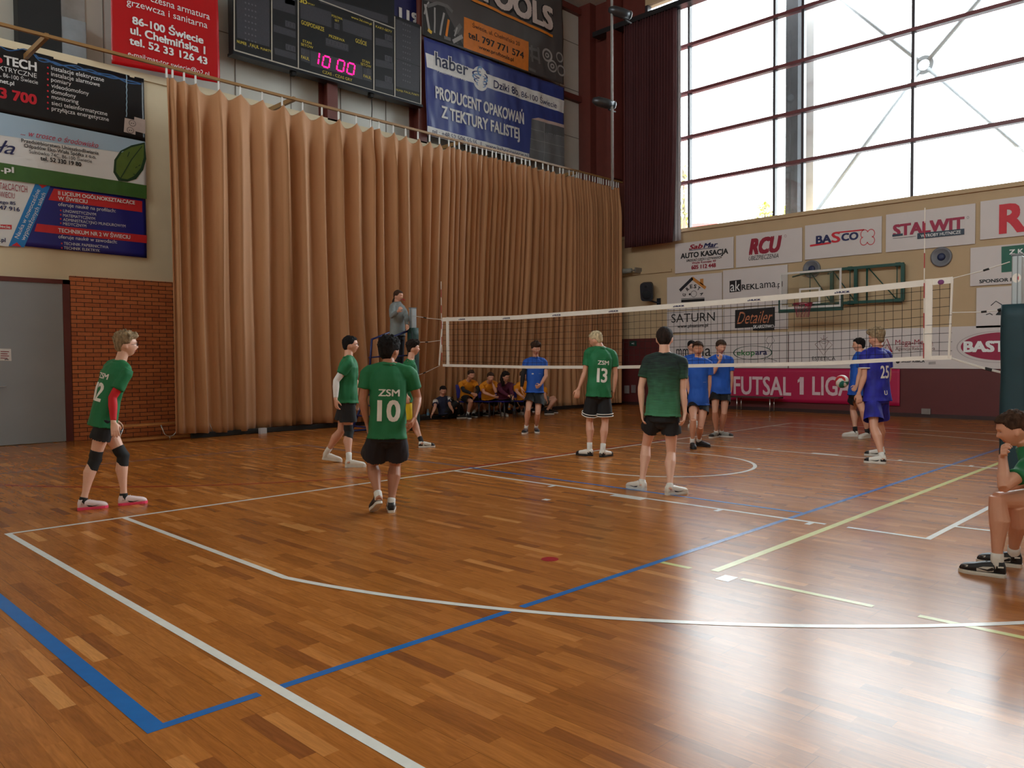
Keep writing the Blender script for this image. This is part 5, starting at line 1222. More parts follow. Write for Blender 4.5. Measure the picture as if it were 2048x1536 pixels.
# white sleeve
q = person(dict(label='boy in green jersey with white arm sleeve and one knee pad, by the tan curtain', h=1.86, girth=1.02, seed=3., vox=.007,
    feet={'r': ((695, 935), (727, 933)), 'l': ((645, 915), (684, 928), .05, 0)}, rdir=95, ldir=88,
    hip=(694, 800), neck=(697, 717, .0), head=(700.5, 690.5, .03), hf=84, hp=6, pf=84, cf=88,
    arms={'r': dict(e=(671, 764, 'n'), w=(671, 799, 'n'), f=(674, 822, 'n'), nrm=60, thumb=95, curl=30), 'l': dict(e=(712, 764, 'f'), w=(712, 800, 'f'))},
    knee={'r': (697, 862), 'l': (683, 866)}, hair=('crop', H_BLK), glasses=True, shirt=GREENJ, sleeve=.60, hem=-.10, shorts=BLACKS, short_len=.70, short_w=.115,
    socks=(SOCKW, .26), pads={'r': PADB}, arm_sleeve={'r': mat('white_arm_sleeve', (226, 222, 220), .75)}, shoes=(SHW, SOLW, dict(laces=LACW))))
q['decal']([('10', .0, .30, .10, .08, .03)], 'jersey_print', NUM, back=False)
# number 4 (yellow shorts)
q = person(dict(label='boy in green jersey and yellow shorts stepping out from behind player ZSM 10', h=1.80, seed=5.,
    feet={'l': ((838, 896), (869, 893)), 'r': ((782, 893), (806, 896))}, ldir=85, rdir=85,
    hip=(809, 800), neck=(821, 722, .0), head=(826, 697, .02), hf=82, hp=6, pf=80, cf=80,
    arms={'r': dict(e=(806, 762, 'n'), w=(812, 790, 'n')), 'l': dict(e=(826, 762, 'f'), w=(822, 790, 'f'))},
    knee={'l': (829, 846)}, hair=('curly', H_DBR), shirt=GREENJ, hem=-.06, shorts=mat('yellow_shorts', (226, 196, 30), .7), short_len=.75, short_w=.115,
    socks=(SOCKB, .24), shoes=(SHW, SOLW, dict(stripe=SHB, band=SHB))))
# 13
q = person(dict(label='fair haired boy with ZSM 13 on his green jersey, seen from behind near the net', h=1.86, seed=6., vox=.007,
    feet={'l': ((1183, 913), (1155, 909)), 'r': ((1206, 915), (1219, 911))}, ldir=-62, rdir=38, 
    hip=(1197, 786), neck=(1201.5, 698, .0), head=(1192, 680, .03), hf=-58, hp=-12, pf=-8, cf=-12, shw=.18,
    arms={'l': dict(e=(1169, 748, 'n'), w=(1157, 779, 'f'), f=(1152.5, 799, 'f'), nrm=0, curl=28), 'r': dict(e=(1231, 751, 'f'), w=(1227, 783, 'f'), f=(1224, 797, 'f'))},
    knee={'l': (1179, 848), 'r': (1210, 848)}, hair=('crop', H_BLD), shirt=GREENJ, sleeve=.66, hem=-.12, shorts=BLACKS, short_len=.80, short_w=.118, trim=NUM,
    socks=(SOCKW, .26), shoes=(SHW, SOLB, dict(laces=mat('red_lace', (190, 40, 50), .7), band=SHB))))
q['decal']([('ZSM', .02, .41, .06, .17, .022), ('1', -.045, .16, .20, .04, .02), ('3', .045, .16, .20, .10, .02)], 'jersey_print', NUM)
# 10
q = person(dict(label='dark haired heavyset boy with ZSM 10 on his green jersey, seen from behind', h=1.70, girth=1.08, vox=.006, seed=4., skin=SKIND, armg=1.05, legg=1.05, shw=.200,
    feet={'l': ((763, 1004), (742, 1027), .12, .0), 'r': ((785, 1030), (780, 1012))}, ldir=-18, rdir=0,
    hip=(775, 866), neck=(778, 731, .0), head=(779, 701, .03), hf=38, hp=4, pf=-4, cf=2, hs=1.08,
    arms={'l': dict(e=(725, 803, 'f'), w=(734, 848, 'f'), f=(738, 880, 'f')), 'r': dict(e=(835, 797, 'f'), w=(829, 836, 'n'), f=(818, 858, 'n'), nrm=-80, curl=45, thumb=0)},
    knee={'l': (745, 936), 'r': (790, 934)}, hair=('thick', H_BLK), shirt=GREENJ, sleeve=.62, slr=1.05, hem=-.11, ease=.012, fold=.010, shorts=mat('dark_navy_shorts', (24, 24, 34), .75, .1, 5, .15, 200), short_len=.70, short_w=.120,
    socks=(SOCKW, .13), shoes=(SHB, SOLW, dict(laces=SHB, band=mat('grey_shoe_trim', (70, 70, 74), .6)))))
q['decal']([('ZSM', .01, .378, .062, .20, .022), ('1', -.075, .13, .19, .045, .02), ('0', .055, .13, .19, .13, .03)], 'jersey_print', NUM)
# coach
q = person(dict(label='man in heathered dark green t-shirt and white shoes standing with back to camera', h=1.84, girth=1.0, vox=.006, seed=7., skin=SKINP, shw=.180, hs=1.06,
    feet={'l': ((1283, 985), (1262, 972)), 'r': ((1336, 992), (1370, 985))}, ldir=-48, rdir=55,
    hip=(1325, 829), neck=(1329, 711, .0), head=(1329, 677, .02), hf=4, hp=0, pf=3, cf=3,
    arms={'l': dict(e=(1281, 780, 'f'), w=(1284, 826, 'f'), f=(1286, 850, 'f')), 'r': dict(e=(1366, 784, 'f'), w=(1370, 828, 'f'), f=(1366, 853, 'n'), curl=36)},
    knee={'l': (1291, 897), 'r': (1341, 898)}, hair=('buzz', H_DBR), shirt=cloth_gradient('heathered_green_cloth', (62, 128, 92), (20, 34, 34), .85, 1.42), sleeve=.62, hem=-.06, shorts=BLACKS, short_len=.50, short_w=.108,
    socks=(SOCKW, .07), shoes=(SHW, SOLW, dict(laces=LACW, stripe=mat('dark_side_mark', (60, 60, 66), .6)))))
# 7 blue at the net left
q = person(dict(label='boy in blue jersey with a black arm sleeve facing camera left of player 13', h=1.80, seed=8.,
    feet={'r': ((1052, 864), (1048, 870)), 'l': ((1073, 862), (1074, 868))}, rdir=-165, ldir=172,
    hip=(1070, 788), neck=(1071, 717, .0), head=(1071.5, 698, -.05), hf=160, hp=-10, pf=178, cf=172,
    arms={'r': dict(e=(1046, 750, 'n'), w=(1043, 777, 'n'), f=(1046, 793, 'n')), 'l': dict(e=(1092, 752, 'n'), w=(1080, 771, 'n'), f=(1072, 776, 'n'), curl=70)},
    knee={'r': (1055, 821), 'l': (1077, 821)}, hair=('curly', H_BRN), shirt=BLUEJ, hem=-.0, shorts=BLACKS, short_len=.66, short_w=.115, sleeve=.55,
    arm_sleeve={'r': mat('black_arm_sleeve', (26, 24, 28), .8)}, socks=(SOCKW, .2), shoes=(mat('grey_red_shoe', (110, 86, 88), .6), SOLW, dict(band=SHB))))
q['decal']([('—', .07, .40, .02, .05, .0), ('o', -.07, .39, .035, .04, .04)], 'jersey_print', NUM, back=False)
# hidden blue player, then 8
q = person(dict(label='dark haired player in blue jersey mostly hidden behind the boy in black shoes', h=1.76, seed=9.,
    feet={'r': ((1383, 852), (1380, 857)), 'l': ((1395, 852), (1397, 857))}, rdir=-170, ldir=170,
    hip=(1388, 783), neck=(1384, 712, .0), head=(1383.5, 693, 0), hf=150, hp=0, pf=175, cf=175,
    arms={'r': dict(e=(1368, 744, 'n'), w=(1372, 768, 'n')), 'l': dict(e=(1404, 744, 'n'), w=(1402, 768, 'n'))},
    hair=('crop', H_BLK), shirt=BLUEJ, hem=-.08, shorts=BLACKS, short_len=.66, socks=(SOCKW, .2), shoes=(SHW, SOLW)))
q = person(dict(label='boy in blue jersey and black shoes facing camera with arms hanging down', h=1.76, girth=.94, seed=10., vox=.007,
    feet={'r': ((1384, 893), (1388, 902)), 'l': ((1399, 890), (1414, 896))}, rdir=172, ldir=125,
    hip=(1397, 808), neck=(1396.5, 719, .0), head=(1396, 698, -.03), hf=178, hp=-2, pf=175, cf=176, shw=.175,
    arms={'r': dict(e=(1374, 764, 'n'), w=(1380, 794, 'n'), f=(1386, 811, 'n')), 'l': dict(e=(1419, 764, 'n'), w=(1417, 795, 'n'), f=(1412, 812, 'n'))},
    knee={'r': (1385, 848), 'l': (1401, 848)}, hair=('crop', H_BRN), shirt=BLUEJ, hem=-.06, shorts=BLACKS, short_len=.42, short_w=.105, sleeve=.7,
    socks=(SOCKW, .22), shoes=(SHB, SOLB, dict(laces=SHB))))
q['decal']([('—', .09, .36, .02, .05, .0)], 'jersey_print', NUM, back=False)
# blue 10 hand at mouth
q = person(dict(label='boy in blue jersey holding one hand to his mouth behind the net', h=1.83, seed=11.,
    feet={'r': ((1431, 871), (1424, 880)), 'l': ((1443, 872), (1461, 876))}, rdir=-150, ldir=110,
    hip=(1441, 784), neck=(1439.5, 713, .0), head=(1441.5, 694, -.04), hf=150, hp=-12, pf=170, cf=168,
    arms={'r': dict(e=(1427, 745, 'n'), w=(1440, 721, 'n'), f=(1443, 703, 'n'), nrm=-30, curl=50, thumb=180), 'l': dict(e=(1463, 754, 'n'), w=(1462, 781, 'n'), f=(1460, 796, 'n'))},
    knee={'r': (1429, 826), 'l': (1447, 826)}, hair=('crop', H_BRN), shirt=BLUEJ, hem=-.09, shorts=BLACKS, short_len=.55, short_w=.105, sleeve=.7,
    socks=(SOCKW, .12), shoes=(mat('grey_shoe', (150, 150, 146), .6), SOLW, dict(band=SHB))))
# blue 11
q = person(dict(label='boy in blue jersey and black socks in profile, half hidden behind player 25', h=1.82, seed=12.,
    feet={'l': ((1715, 874), (1686, 872)), 'r': ((1734, 876), (1723, 877))}, ldir=-92, rdir=-140,
    hip=(1713, 786), neck=(1720, 708, .0), head=(1718, 690, 0), hf=-88, hp=2, pf=-92, cf=-100,
    arms={'l': dict(e=(1719, 750, 'n'), w=(1713, 772, 'n'), f=(1707, 780, 'n')), 'r': dict(e=(1703, 745, 'f'), w=(1703, 768, 'f'))},
    knee={'l': (1707, 822), 'r': (1726, 824)}, hair=('crop', H_BLK), shirt=BLUEJ, hem=-.10, shorts=BLACKS, short_len=.55, short_w=.11, sleeve=.65,
    socks=(SOCKB, .22), shoes=(SHW, SOLW, dict(laces=LACW))))
# 25
IND = mat('indigo_jersey', (30, 34, 150), .65, .35, 7, .15, 300)
q = person(dict(label='fair curly haired boy with number 25 on his indigo jersey beside the ball', h=1.86, girth=1.05, seed=13., vox=.007, armg=1.05,
    feet={'l': ((1772, 924), (1728, 928)), 'r': ((1764, 912), (1735, 911))}, ldir=-82, rdir=-84,
    hip=(1754, 794), neck=(1752, 699, .0), head=(1753, 677, 0), hf=-62, hp=-2, pf=-50, cf=-42,
    arms={'l': dict(e=(1729, 757, 'n'), w=(1716, 791, 'n'), f=(1719, 809, 'n'), nrm=0), 'r': dict(e=(1777, 756, 'f'), w=(1770, 780, 'f'))},
    knee={'l': (1741, 851), 'r': (1759, 846)}, hair=('curly', H_FAIR), shirt=IND, hem=-.12, sleeve=.66, slr=1.05, shorts=IND, short_len=.80, short_w=.122,
    socks=(SOCKW, .14), shoes=(SHW, SOLW, dict(band=SHB, stripe=SHB))))
q['decal']([('25', .02, .26, .17, .15, .02), ('U', .02, .03, .06, .06, .03)], 'jersey_print', NUM)
b = MB(); E_ = q['arm']['l'][0]; A0 = q['sh']['l']; c = A0+(E_-A0)*.65; t = unit(E_-A0); a = unit(q['cfw']-t*(q['cfw']@t)); b2 = np.cross(t, a)
b.tube([c+a*.078*math.cos(w_)+b2*.073*math.sin(w_) for w_ in np.linspace(0, 2*math.pi, 25)], .009, 6); b.build('sleeve_trim', NUM, q['shirt'], True)

# ================================================================== NET, POSTS, UMPIRE STAND
XN = 8.45; YL, YR_ = 4.19, -5.0
net = thing('volleyball_net', 'white taped black volleyball net stretched right across the hall', 'net', (XN, -.4, 0))
TAPE = mat('white_net_tape', (226, 218, 208), .7, .03, 10); CORD = mat('black_net_cord', (26, 22, 20), .8); ROPE = mat('white_rope', (214, 208, 200), .8)
def ztop(y): return float(np.interp(y, [-5.0, -4.73, -3.49, -1.84, .22, 2.17, 4.12], [2.400, 2.388, 2.337, 2.301, 2.272, 2.258, 2.304]))
def zbot(y): return float(np.interp(y, [-5.0, -4.71, -3.5, -.13, 1.9, 4.53], [1.43, 1.425, 1.361, 1.303, 1.300, 1.335]))
def band(name, z0f, z1f, m, th=.008):
    b = MB(); n = 40; vs = []
    for i in range(n+1):
        y = YR_+(YL-YR_)*i/n
        for dx in (-th, th):
            for zf in (z0f, z1f): vs.append((XN+dx, y, zf(y)))
    fs = []
    for i in range(n):
        a = 4*i; fs += [(a, a+1, a+5, a+4), (a+2, a+6, a+7, a+3), (a+1, a+3, a+7, a+5), (a, a+4, a+6, a+2)]
    fs += [(0, 2, 3, 1), (4*n, 4*n+1, 4*n+3, 4*n+2)]
    b.add(vs, fs); return b.build(name, m, net)
band('top_band', lambda y: ztop(y)-.075, ztop, TAPE); band('bottom_band', lambda y: zbot(y)-.0, lambda y: zbot(y)+.05, TAPE)
b = MB(); r_ = .0028
y = YR_+.03; 
while y < YL:
    k = noise.noise(Vector((y*1.7, 0, 3)))*.02; b.tube([V(XN, y, ztop(y)-.06), V(XN+k, y+k, (ztop(y)+zbot(y))/2), V(XN, y, zbot(y)+.04)], r_, 4); y += .105
for j in range(1, 9):
    b.tube([V(XN+.015*math.sin(q*1.3+j), YR_+(YL-YR_)*q/36, zbot(YR_+(YL-YR_)*q/36)*(1-j/9)+(ztop(YR_+(YL-YR_)*q/36)-.03)*j/9+.008*noise.noise(Vector((q*.5, j, 0)))) for q in range(37)], r_, 4)
tag(b.build('netting', CORD, net), kind='stuff')
for y, nm in ((-4.74, 'side_band'), (4.04, 'side_band')):
    b = MB(); b.box((XN-.012, y-.045 if y < 0 else y-.03, zbot(y)), (XN+.012, y+.045 if y < 0 else y+.03, ztop(y)+.003)); b.build(nm, TAPE, net)
for y0, y1 in ((YR_, YR_+.03), (YL, YL+.08)):
    b = MB(); b.tube([V(XN, y0, ztop(y0)-.02), V(XN, y0 if y0 > 0 else y0+.03, zbot(y0)+.02)] if y0 < 0 else [V(XN, YL, ztop(YL)-.03), V(XN, YL+.12, zbot(YL)+.03)], .014, 8); b.build('end_cord', TAPE, net)
for y, tp_ in ((-4.70, 3.24), (4.20, 3.02)):
    b = MB(); n = 9 if y < 0 else 7; z0 = zbot(y); wh, rd = [], []
    for k in range(10):
        a, c = 1.45+(tp_-1.45)*k/10, 1.45+(tp_-1.45)*(k+1)/10; b.loft([(V(XN-.02, y, a), V(.006, 0, 0), V(0, .006, 0)), (V(XN-.02, y, c), V(.006, 0, 0), V(0, .006, 0))], 8, mi=k % 2)
    b.build('antenna', [mat('antenna_red', (170, 40, 46), .4), TAPE], net)
for (y0, z0, y1, z1) in ((YR_, ztop(YR_)-.02, -5.58, 2.52), (YR_, ztop(YR_)-.42, -5.55, 1.99), (YR_, zbot(YR_)+.01, -5.64, 1.24), (YR_+.03, zbot(YR_)+.03, -5.66, 1.25), (YL, ztop(YL)-.04, 5.1, 2.38), (YL+.1, zbot(YL)+.02, 5.1, 1.12), (YL+.04, ztop(YL)-.45, 5.0, 1.83)):
    b = MB(); b.tube([V(XN, y0, z0), V(XN, (y0+y1)/2, (z0+z1)/2-.012), V(XN, y1, z1)], .006, 6); b.build('tension_rope', ROPE, net)
    b = MB(); b.tube([V(XN, y0*.45+y1*.55, z0*.45+z1*.55-.012), V(XN, y0*.35+y1*.65, z0*.35+z1*.65-.01)], .012, 6); b.build('rope_clamp', CORD, net)
for k in range(7):
    y = 3.6-k*1.22; sh2 = Sheet('X', XN-.012); P0, P1 = V(XN-.012, y+.10, ztop(y)-.055), V(XN-.012, y-.10, ztop(y)-.055)
    b = MB(); flat_text(b, 'HUCK', P0+V(0, -.03, 0), P1, .022, V(-1, 0, 0), .001, 0, .05); b.add([V(XN-.0135, y+.10, ztop(y)-.057), V(XN-.0135, y+.075, ztop(y)-.057), V(XN-.0135, y+.085, ztop(y)-.035)], [(0, 1, 2)]); b.build('maker_mark', INKN, net)
s = Sheet('X', XN-.013); b = MB(); b.ell(V(XN-.012, -4.88, 2.345), V(.003, 0, 0), V(0, .035, 0), V(0, 0, .03), 16, 8); b.build('round_mark', mat('purple_mark', (110, 40, 100), .5), net, True)

ALP = mat('brushed_aluminium_post', (172, 178, 182), .35, .04, 3, metal=.5); PADT = mat('dark_teal_post_pad', (12, 50, 58), .6, .08, 5, .1, 20); PADG = mat('dark_green_post_pad', (22, 58, 52), .6, .08, 5, .1, 20)
def post(y, h, hp2, padm, rad, lab, sticker):
    t = thing('net_post', lab, 'post', (XN, y, 0))
    b = MB(); b.box((XN-.06, y-.05, 0), (XN+.06, y+.05, h)); b.build('tube', ALP, t, bevel=.012)
    b = MB(); b.box((XN-.065, y-.056, h-.0), (XN+.065, y+.056, h+.02)); b.box((XN-.067, y-.012, hp2), (XN-.06, y-.004, h)); b.build('top_cap', mat('grey_cap', (120, 124, 128), .5), t)
    b = MB(); n = 14; rg = []
    for k in range(n+1):
        z = .02+(hp2-.02)*k/n; q = rad*(1+.05*noise.noise(Vector((z*3, y, 0)))); rg.append((V(XN, y-.0, z), V(q, 0, 0), V(0, q, 0), 3.2))
    b.loft(rg, 24); b.build('foam_pad', padm, t, True)
    b = MB(); b.tube([V(XN-rad*.9, y-rad*.8, .1), V(XN-rad*.95, y-rad*.85, hp2*.5), V(XN-rad*.9, y-rad*.8, hp2-.08)], .012, 6); b.build('pad_seam', mat('pad_seam_cloth', (30, 40, 44), .8), t, True)
    if sticker:
        b = MB(); c = V(XN-.0605, y, hp2+.29); b.add([c+V(0, .042*math.cos(a), .052*math.sin(a)) for a in np.linspace(0, 2*math.pi, 24, endpoint=False)], [tuple(range(24))[::-1]]); b.build('sticker', TAPE, t)
        b = MB(); flat_text(b, '1', c+V(-.001, -.006, -.02), c+V(-.001, -.02, -.02), .035, V(-1, 0, 0), .001, 0, .03); b.build('sticker_print', INKR, t)
        b = MB(); b.tube([V(XN, y, hp2-.02), V(XN-.02, y+.10, hp2-.03), V(XN-.05, y+.18, hp2-.06)], .018, 8); b.build('winch_strap', CORD, t)
    return t
post(-5.66, 2.58, 2.04, PADT, .15, 'near net post with silver top and dark teal padding at the right', True)
post(5.14, 2.53, 2.13, PADG, .105, 'far net post with silver top and dark green padding by the umpire stand', False)

# umpire stand
SBL = mat('dark_blue_tube', (22, 34, 92), .4); XU, YU2 = XN-.18, 5.42; ZP = 1.12
us = thing('umpire_stand', 'dark blue tubular umpire stand behind player ZSM 10', 'umpire stand', (XU-.3, YU2+.05, 0))
b = MB(); r1 = .024
for sy in (-.28, .28):
    c = lambda x, z: V(XU+x, YU2+sy+.05, z)
    b.tube([c(.18, 0.02), c(.18, ZP+.98)], r1, 10); b.tube([c(-.95, .02), c(-.42, ZP)], r1, 10); b.tube([c(.18, ZP+.98), c(-.42, ZP+.78), c(-.50, ZP)], r1, 10); b.tube([c(-.5, ZP), c(.18, ZP)], r1, 10); b.tube([c(-.95, .03), c(.18, .03)], r1, 10); b.tube([c(-.5, ZP+.4), c(.18, ZP+.45)], .016, 8)
for x, z in ((.18, .06), (.18, ZP+.97), (.18, ZP)): b.tube([V(XU+x, YU2-.23, z), V(XU+x, YU2+.33, z)], r1*.8, 8)
b.build('frame', SBL, us, True)
for k in range(5):
    f = (k+.6)/5.3; b = MB(); b.tube([V(XU-.95+.45*f, YU2-.23, ZP*f), V(XU-.95+.45*f, YU2+.33, ZP*f)], .018, 8); b.build('step', SBL, us, True)
MB().box((XU-.52, YU2-.26, ZP), (XU+.22, YU2+.36, ZP+.03)).build('platform', mat('ribbed_rubber', (40, 42, 46), .8), us, bevel=.005)
GRH = mat('grey_hoodie', (122, 128, 128), .85, .08, 6, .15, 200); JEAN = mat('dark_trousers', (24, 26, 36), .8, .08, 6)
zf = ZP+.03
px = lambda x, y: V(XU+x, YU2+y, zf)
ref = person(dict(label='person in grey hoodie blowing a whistle on the umpire stand', h=1.78, girth=.94, seed=21., base=zf,
    feet={'l': ((XU-.12, YU2+.18, zf), (XU+.02, YU2+.0, zf)), 'r': ((XU-.22, YU2-.02, zf), (XU-.10, YU2-.20, zf))},
    hip=(795, 672, .0), neck=(795, 607, .0), head=(796.5, 592, -.02), hf=120, hp=-4, pf=130, cf=130, shw=.165,
    arms={'r': dict(e=(783, 633, 'n'), w=(797, 622, 'n'), f=(801, 614, 'n'), curl=60), 'l': dict(e=(813, 633, 'n'), w=(814, 652, 'n'), f=(816, 662, 'n'))},
    hair=('tied', H_BRN), shirt=GRH, sleeve=1.9, hem=-.03, ease=.022, shorts=JEAN, short_len=1.95, shoes=(SHB, SOLB)))
b = MB(); c = ref['H']+(ref['hfw']*.105-ref['hu']*.068); b.tube([c, c+ref['hfw']*.035], .009, 8); b.ball(c+ref['hfw']*.04-ref['hu']*.008, .013); b.build('whistle', mat('red_whistle', (180, 20, 50), .4), ref['root'], True)
b = MB(); c = ref['H']-ref['hfw']*.09-ref['hu']*.05; b.tube([c, c-ref['hfw']*.03-ref['hu']*.06, c-ref['hfw']*.01-ref['hu']*.16], [.02, .022, .008], 10); b.build('ponytail', H_BRN, ref['root'], True)

# ball
c = atD(1684, 763, 12.6); ball = thing('volleyball', 'white green and red volleyball flying in front of the crimson banner', 'ball', tuple(c))
b = MB(); NB = 48; vs = []; rb = .105
for j in range(NB//2+1):
    for i in range(NB):
        ph, a = math.pi*j/(NB//2), 2*math.pi*i/NB; d = V(math.sin(ph)*math.cos(a), math.sin(ph)*math.sin(a), math.cos(ph)); vs.append(c+d*rb)
fs = [(j*NB+i, (j+1)*NB+i, (j+1)*NB+(i+1) % NB, j*NB+(i+1) % NB) for j in range(NB//2) for i in range(NB)]; b.add(vs, fs)
for q, f in enumerate(b.f):
    d = unit(sum(np.array(b.v[k]) for k in f)/4-c); d2 = V(d@cR, d@cU, -(d@cF)); sw_ = math.atan2(d2[1]+.2*math.sin(d2[0]*3), d2[0])+d2[2]*1.2; k = int((sw_+7)/(math.pi/3.0)) % 6
    b.m[q] = (0, 1, 0, 2, 0, 1)[k]
b.build('panels', [mat('ball_white', (226, 222, 214), .5), mat('ball_green', (20, 110, 96), .5), mat('ball_red', (196, 40, 46), .5)], ball, True)

# ================================================================== SEATED PEOPLE BY THE CURTAIN
ORJ = mat('orange_jersey', (222, 140, 18), .7, .05, 5, .15, 200); NVV = mat('navy_vest', (30, 36, 62), .8); MRN = mat('maroon_hoodie', (84, 24, 50), .85, .06, 6); BLKT = mat('black_trousers', (22, 22, 26), .8, .1, 6)
BCH = mat('blue_plastic_seat', (48, 48, 150), .5)
def stool(x, y, lab, h=.42):
    t = thing('chair', lab, 'chair', (x, y, 0), 'blue plastic chairs by the curtain')
    b = MB(); b.box((x-.21, y-.2, h-.03), (x+.21, y+.2, h)); b.build('seat', BCH, t, bevel=.012)
    b = MB(); b.obox(V(x, y+.21, h+.24), V(.2, 0, 0), V(0, .012, 0), V(0, .03, .17)); b.build('backrest', BCH, t, bevel=.01)
    for sx in (-1, 1):
        for sy in (-1, 1):
            b = MB(); b.tube([V(x+sx*.18, y+sy*.17, h-.03), V(x+sx*.21, y+sy*.2, 0)], .014, 8); b.build('leg', mat('chair_leg_metal', (90, 90, 96), .4, metal=.6), t, True)
            if sy > 0:
                b = MB(); b.tube([V(x+sx*.17, y+.19, h-.02), V(x+sx*.17, y+.24, h+.2)], .012, 8); b.build('back_tube', mat('chair_leg_metal', (90, 90, 96), .4, metal=.6), t, True)
def sitter(u, vh, lab, shirt, shorts, seed, head, neck, hip, feet, arms, hf=160, pf=165, cf=165, hair=('crop', H_BRN), st=1.76, sl=.62, short_len=.9, skin=None, shoes=None, socks=None, kup=1.2, knee=None, **kw):
    return person(dict(label=lab, h=st, seed=seed, feet=feet, hip=hip, neck=neck, head=head, hf=hf, hp=kw.pop('hp', -10), pf=pf, cf=cf, bend=kw.pop('bend', .08), arms=arms, hair=hair, shirt=shirt, shorts=shorts, sleeve=sl, short_len=short_len, skin=skin or SKIN, hem=-.05, kup=kup, knee=knee or {}, vox=.009, shoes=shoes or (SHB, SOLW, {}), socks=socks or (SOCKW, .25), short_w=.10, fold=.008, **kw))
D15 = depth(atZ(940, 838))
stool(*atD(936, 800, D15+.45)[:2], 'blue plastic chair under the boy in orange with crossed black sleeved arms')
stool(*atD(979, 800, D15+.50)[:2], 'blue plastic chair under the boy in orange resting his chin')
stool(*atD(1009, 800, D15+.50)[:2], 'blue plastic chair under the person in maroon')
q = sitter(0, 0, 'boy in orange jersey with black arm sleeves sitting by the curtain', ORJ, BLACKS, 31., (942, 750, .02), (936, 762, .2), (934, 795, .42), {'r': ((941, 836), (934, 838)), 'l': ((951, 832), (948, 836))}, {'r': dict(e=(927, 781, 'n'), w=(944, 787, 'n')), 'l': dict(e=(957, 780, 'n'), w=(951, 792, 'n'))}, rdir=160, ldir=150, knee={'r': (943, 797), 'l': (964, 800)}, arm_sleeve={'l': BLKT, 'r': BLKT}, hf=150, D=D15)
q = sitter(0, 0, 'boy in orange jersey resting his chin on one hand, sitting right of the sleeved boy', ORJ, BLACKS, 32., (981, 755, -.05), (977, 765, .15), (977, 796, .42), {'r': ((970, 830), (974, 834)), 'l': ((993, 828), (998, 832))}, {'r': dict(e=(968, 785, 'n'), w=(986, 792, 'n')), 'l': dict(e=(992, 784, 'n'), w=(984, 764, 'n'), curl=60)}, rdir=150, ldir=150, knee={'r': (970, 797), 'l': (993, 798)}, hf=165, D=D15)
q = sitter(0, 0, 'person with long dark hair and glasses in a maroon hoodie holding a phone', MRN, BLKT, 33., (1011, 753, .05), (1009, 767, .2), (1007, 795, .45), {'r': ((1006, 831), (1014, 833)), 'l': ((1040, 828), (1046, 831))}, {'r': dict(e=(1003, 783, 'n'), w=(1018, 792, 'n'), curl=50), 'l': dict(e=(1023, 784, 'n'), w=(1026, 793, 'n'), curl=50)}, rdir=140, ldir=140, sl=1.92, short_len=1.9, hair=('thick', H_DBR), st=1.68, glasses=True, hf=130, knee={'r': (1016, 798), 'l': (1036, 800)}, shoes=(SHW, SOLW, {}), D=D15)
b = MB(); c = q['H']-q['hfw']*.06; b.tube([c+V(0, 0, .02), c-q['hfw']*.04-V(0, 0, .10), c-q['hfw']*.02-V(0, 0, .26)], [.075, .070, .03], 12); b.build('long_hair', H_DBR, q['root'], True)
c = (q['arm']['r'][1]+q['arm']['l'][1])/2+q['cfw']*.08; MB().obox(c, unit(q['cr'])*.035, V(0, 0, .01)+q['cfw']*.01, V(0, 0, .06)-q['cfw']*.05).build('phone', mat('black_phone', (20, 20, 24), .2), tag(thing('phone', 'dark phone held by the person in maroon', 'phone', tuple(c))), bevel=.003)
q = sitter(0, 0, 'boy in orange jersey mostly hidden behind the blue player with the black arm sleeve', ORJ, BLACKS, 34., (1046, 752, .1), (1045, 766, .2), (1048, 796, .42), {'r': ((1042, 826), (1044, 829)), 'l': ((1064, 822), (1067, 825))}, {'r': dict(e=(1034, 784, 'n'), w=(1044, 793, 'n')), 'l': dict(e=(1058, 784, 'n'), w=(1054, 793, 'n'))}, rdir=170, ldir=150, D=D15+.05)
stool(*atD(1049, 800, D15+.5)[:2], 'blue plastic chair behind the blue player with the black arm sleeve')
# sitting on the floor
zl = lambda u, v, D: atD(u, v, D)
q = sitter(0, 0, 'boy in navy vest leaning on one hand on the floor by the curtain', NVV, BLKT, 35., (886, 782, .0), (883, 795, .05), (889, 826, .1), {'r': ((921, 838), (926, 835)), 'l': ((929, 836), (934, 833))}, {'r': dict(e=(870, 814, 'n'), w=(864, 829, 'n'), f=(860, 835, 'n')), 'l': dict(e=(900, 812, 'n'), w=(905, 820, 'n'))}, rdir=75, ldir=75, hf=170, pf=110, cf=150, short_len=1.9, kup=1.6, D=depth(atZ(886, 838))-.2, st=1.74, bend=.0, hair=('crop', H_BLK))
b = MB()
for k, sg in (('r', 1), ('l', -1)):
    A0, E_ = q['sh'][k], q['arm'].get(k, (q['sh'][k],))[0]; b.tube([A0, A0+(E_-A0)*.55], [.072, .064], 14)
b.build('white_sleeve', mat('white_tshirt', (224, 222, 220), .8), q['root'], True)
q = sitter(0, 0, 'boy sitting cross legged on the floor, rightmost of the people by the curtain', ORJ, mat('yellow_grey_shorts', (120, 118, 110), .8), 36., (1078, 762, .1), (1078, 775, .15), (1083, 806, .1), {'r': ((1101, 828), (1112, 824)), 'l': ((1093, 828), (1104, 829))}, {'r': dict(e=(1070, 792, 'n'), w=(1078, 802, 'n')), 'l': dict(e=(1090, 792, 'n'), w=(1094, 802, 'n'))}, rdir=80, ldir=80, hf=170, pf=120, cf=150, kup=1.4, D=depth(atZ(1090, 829))+.2, st=1.72, socks=(SOCKB, .1), short_len=.7)
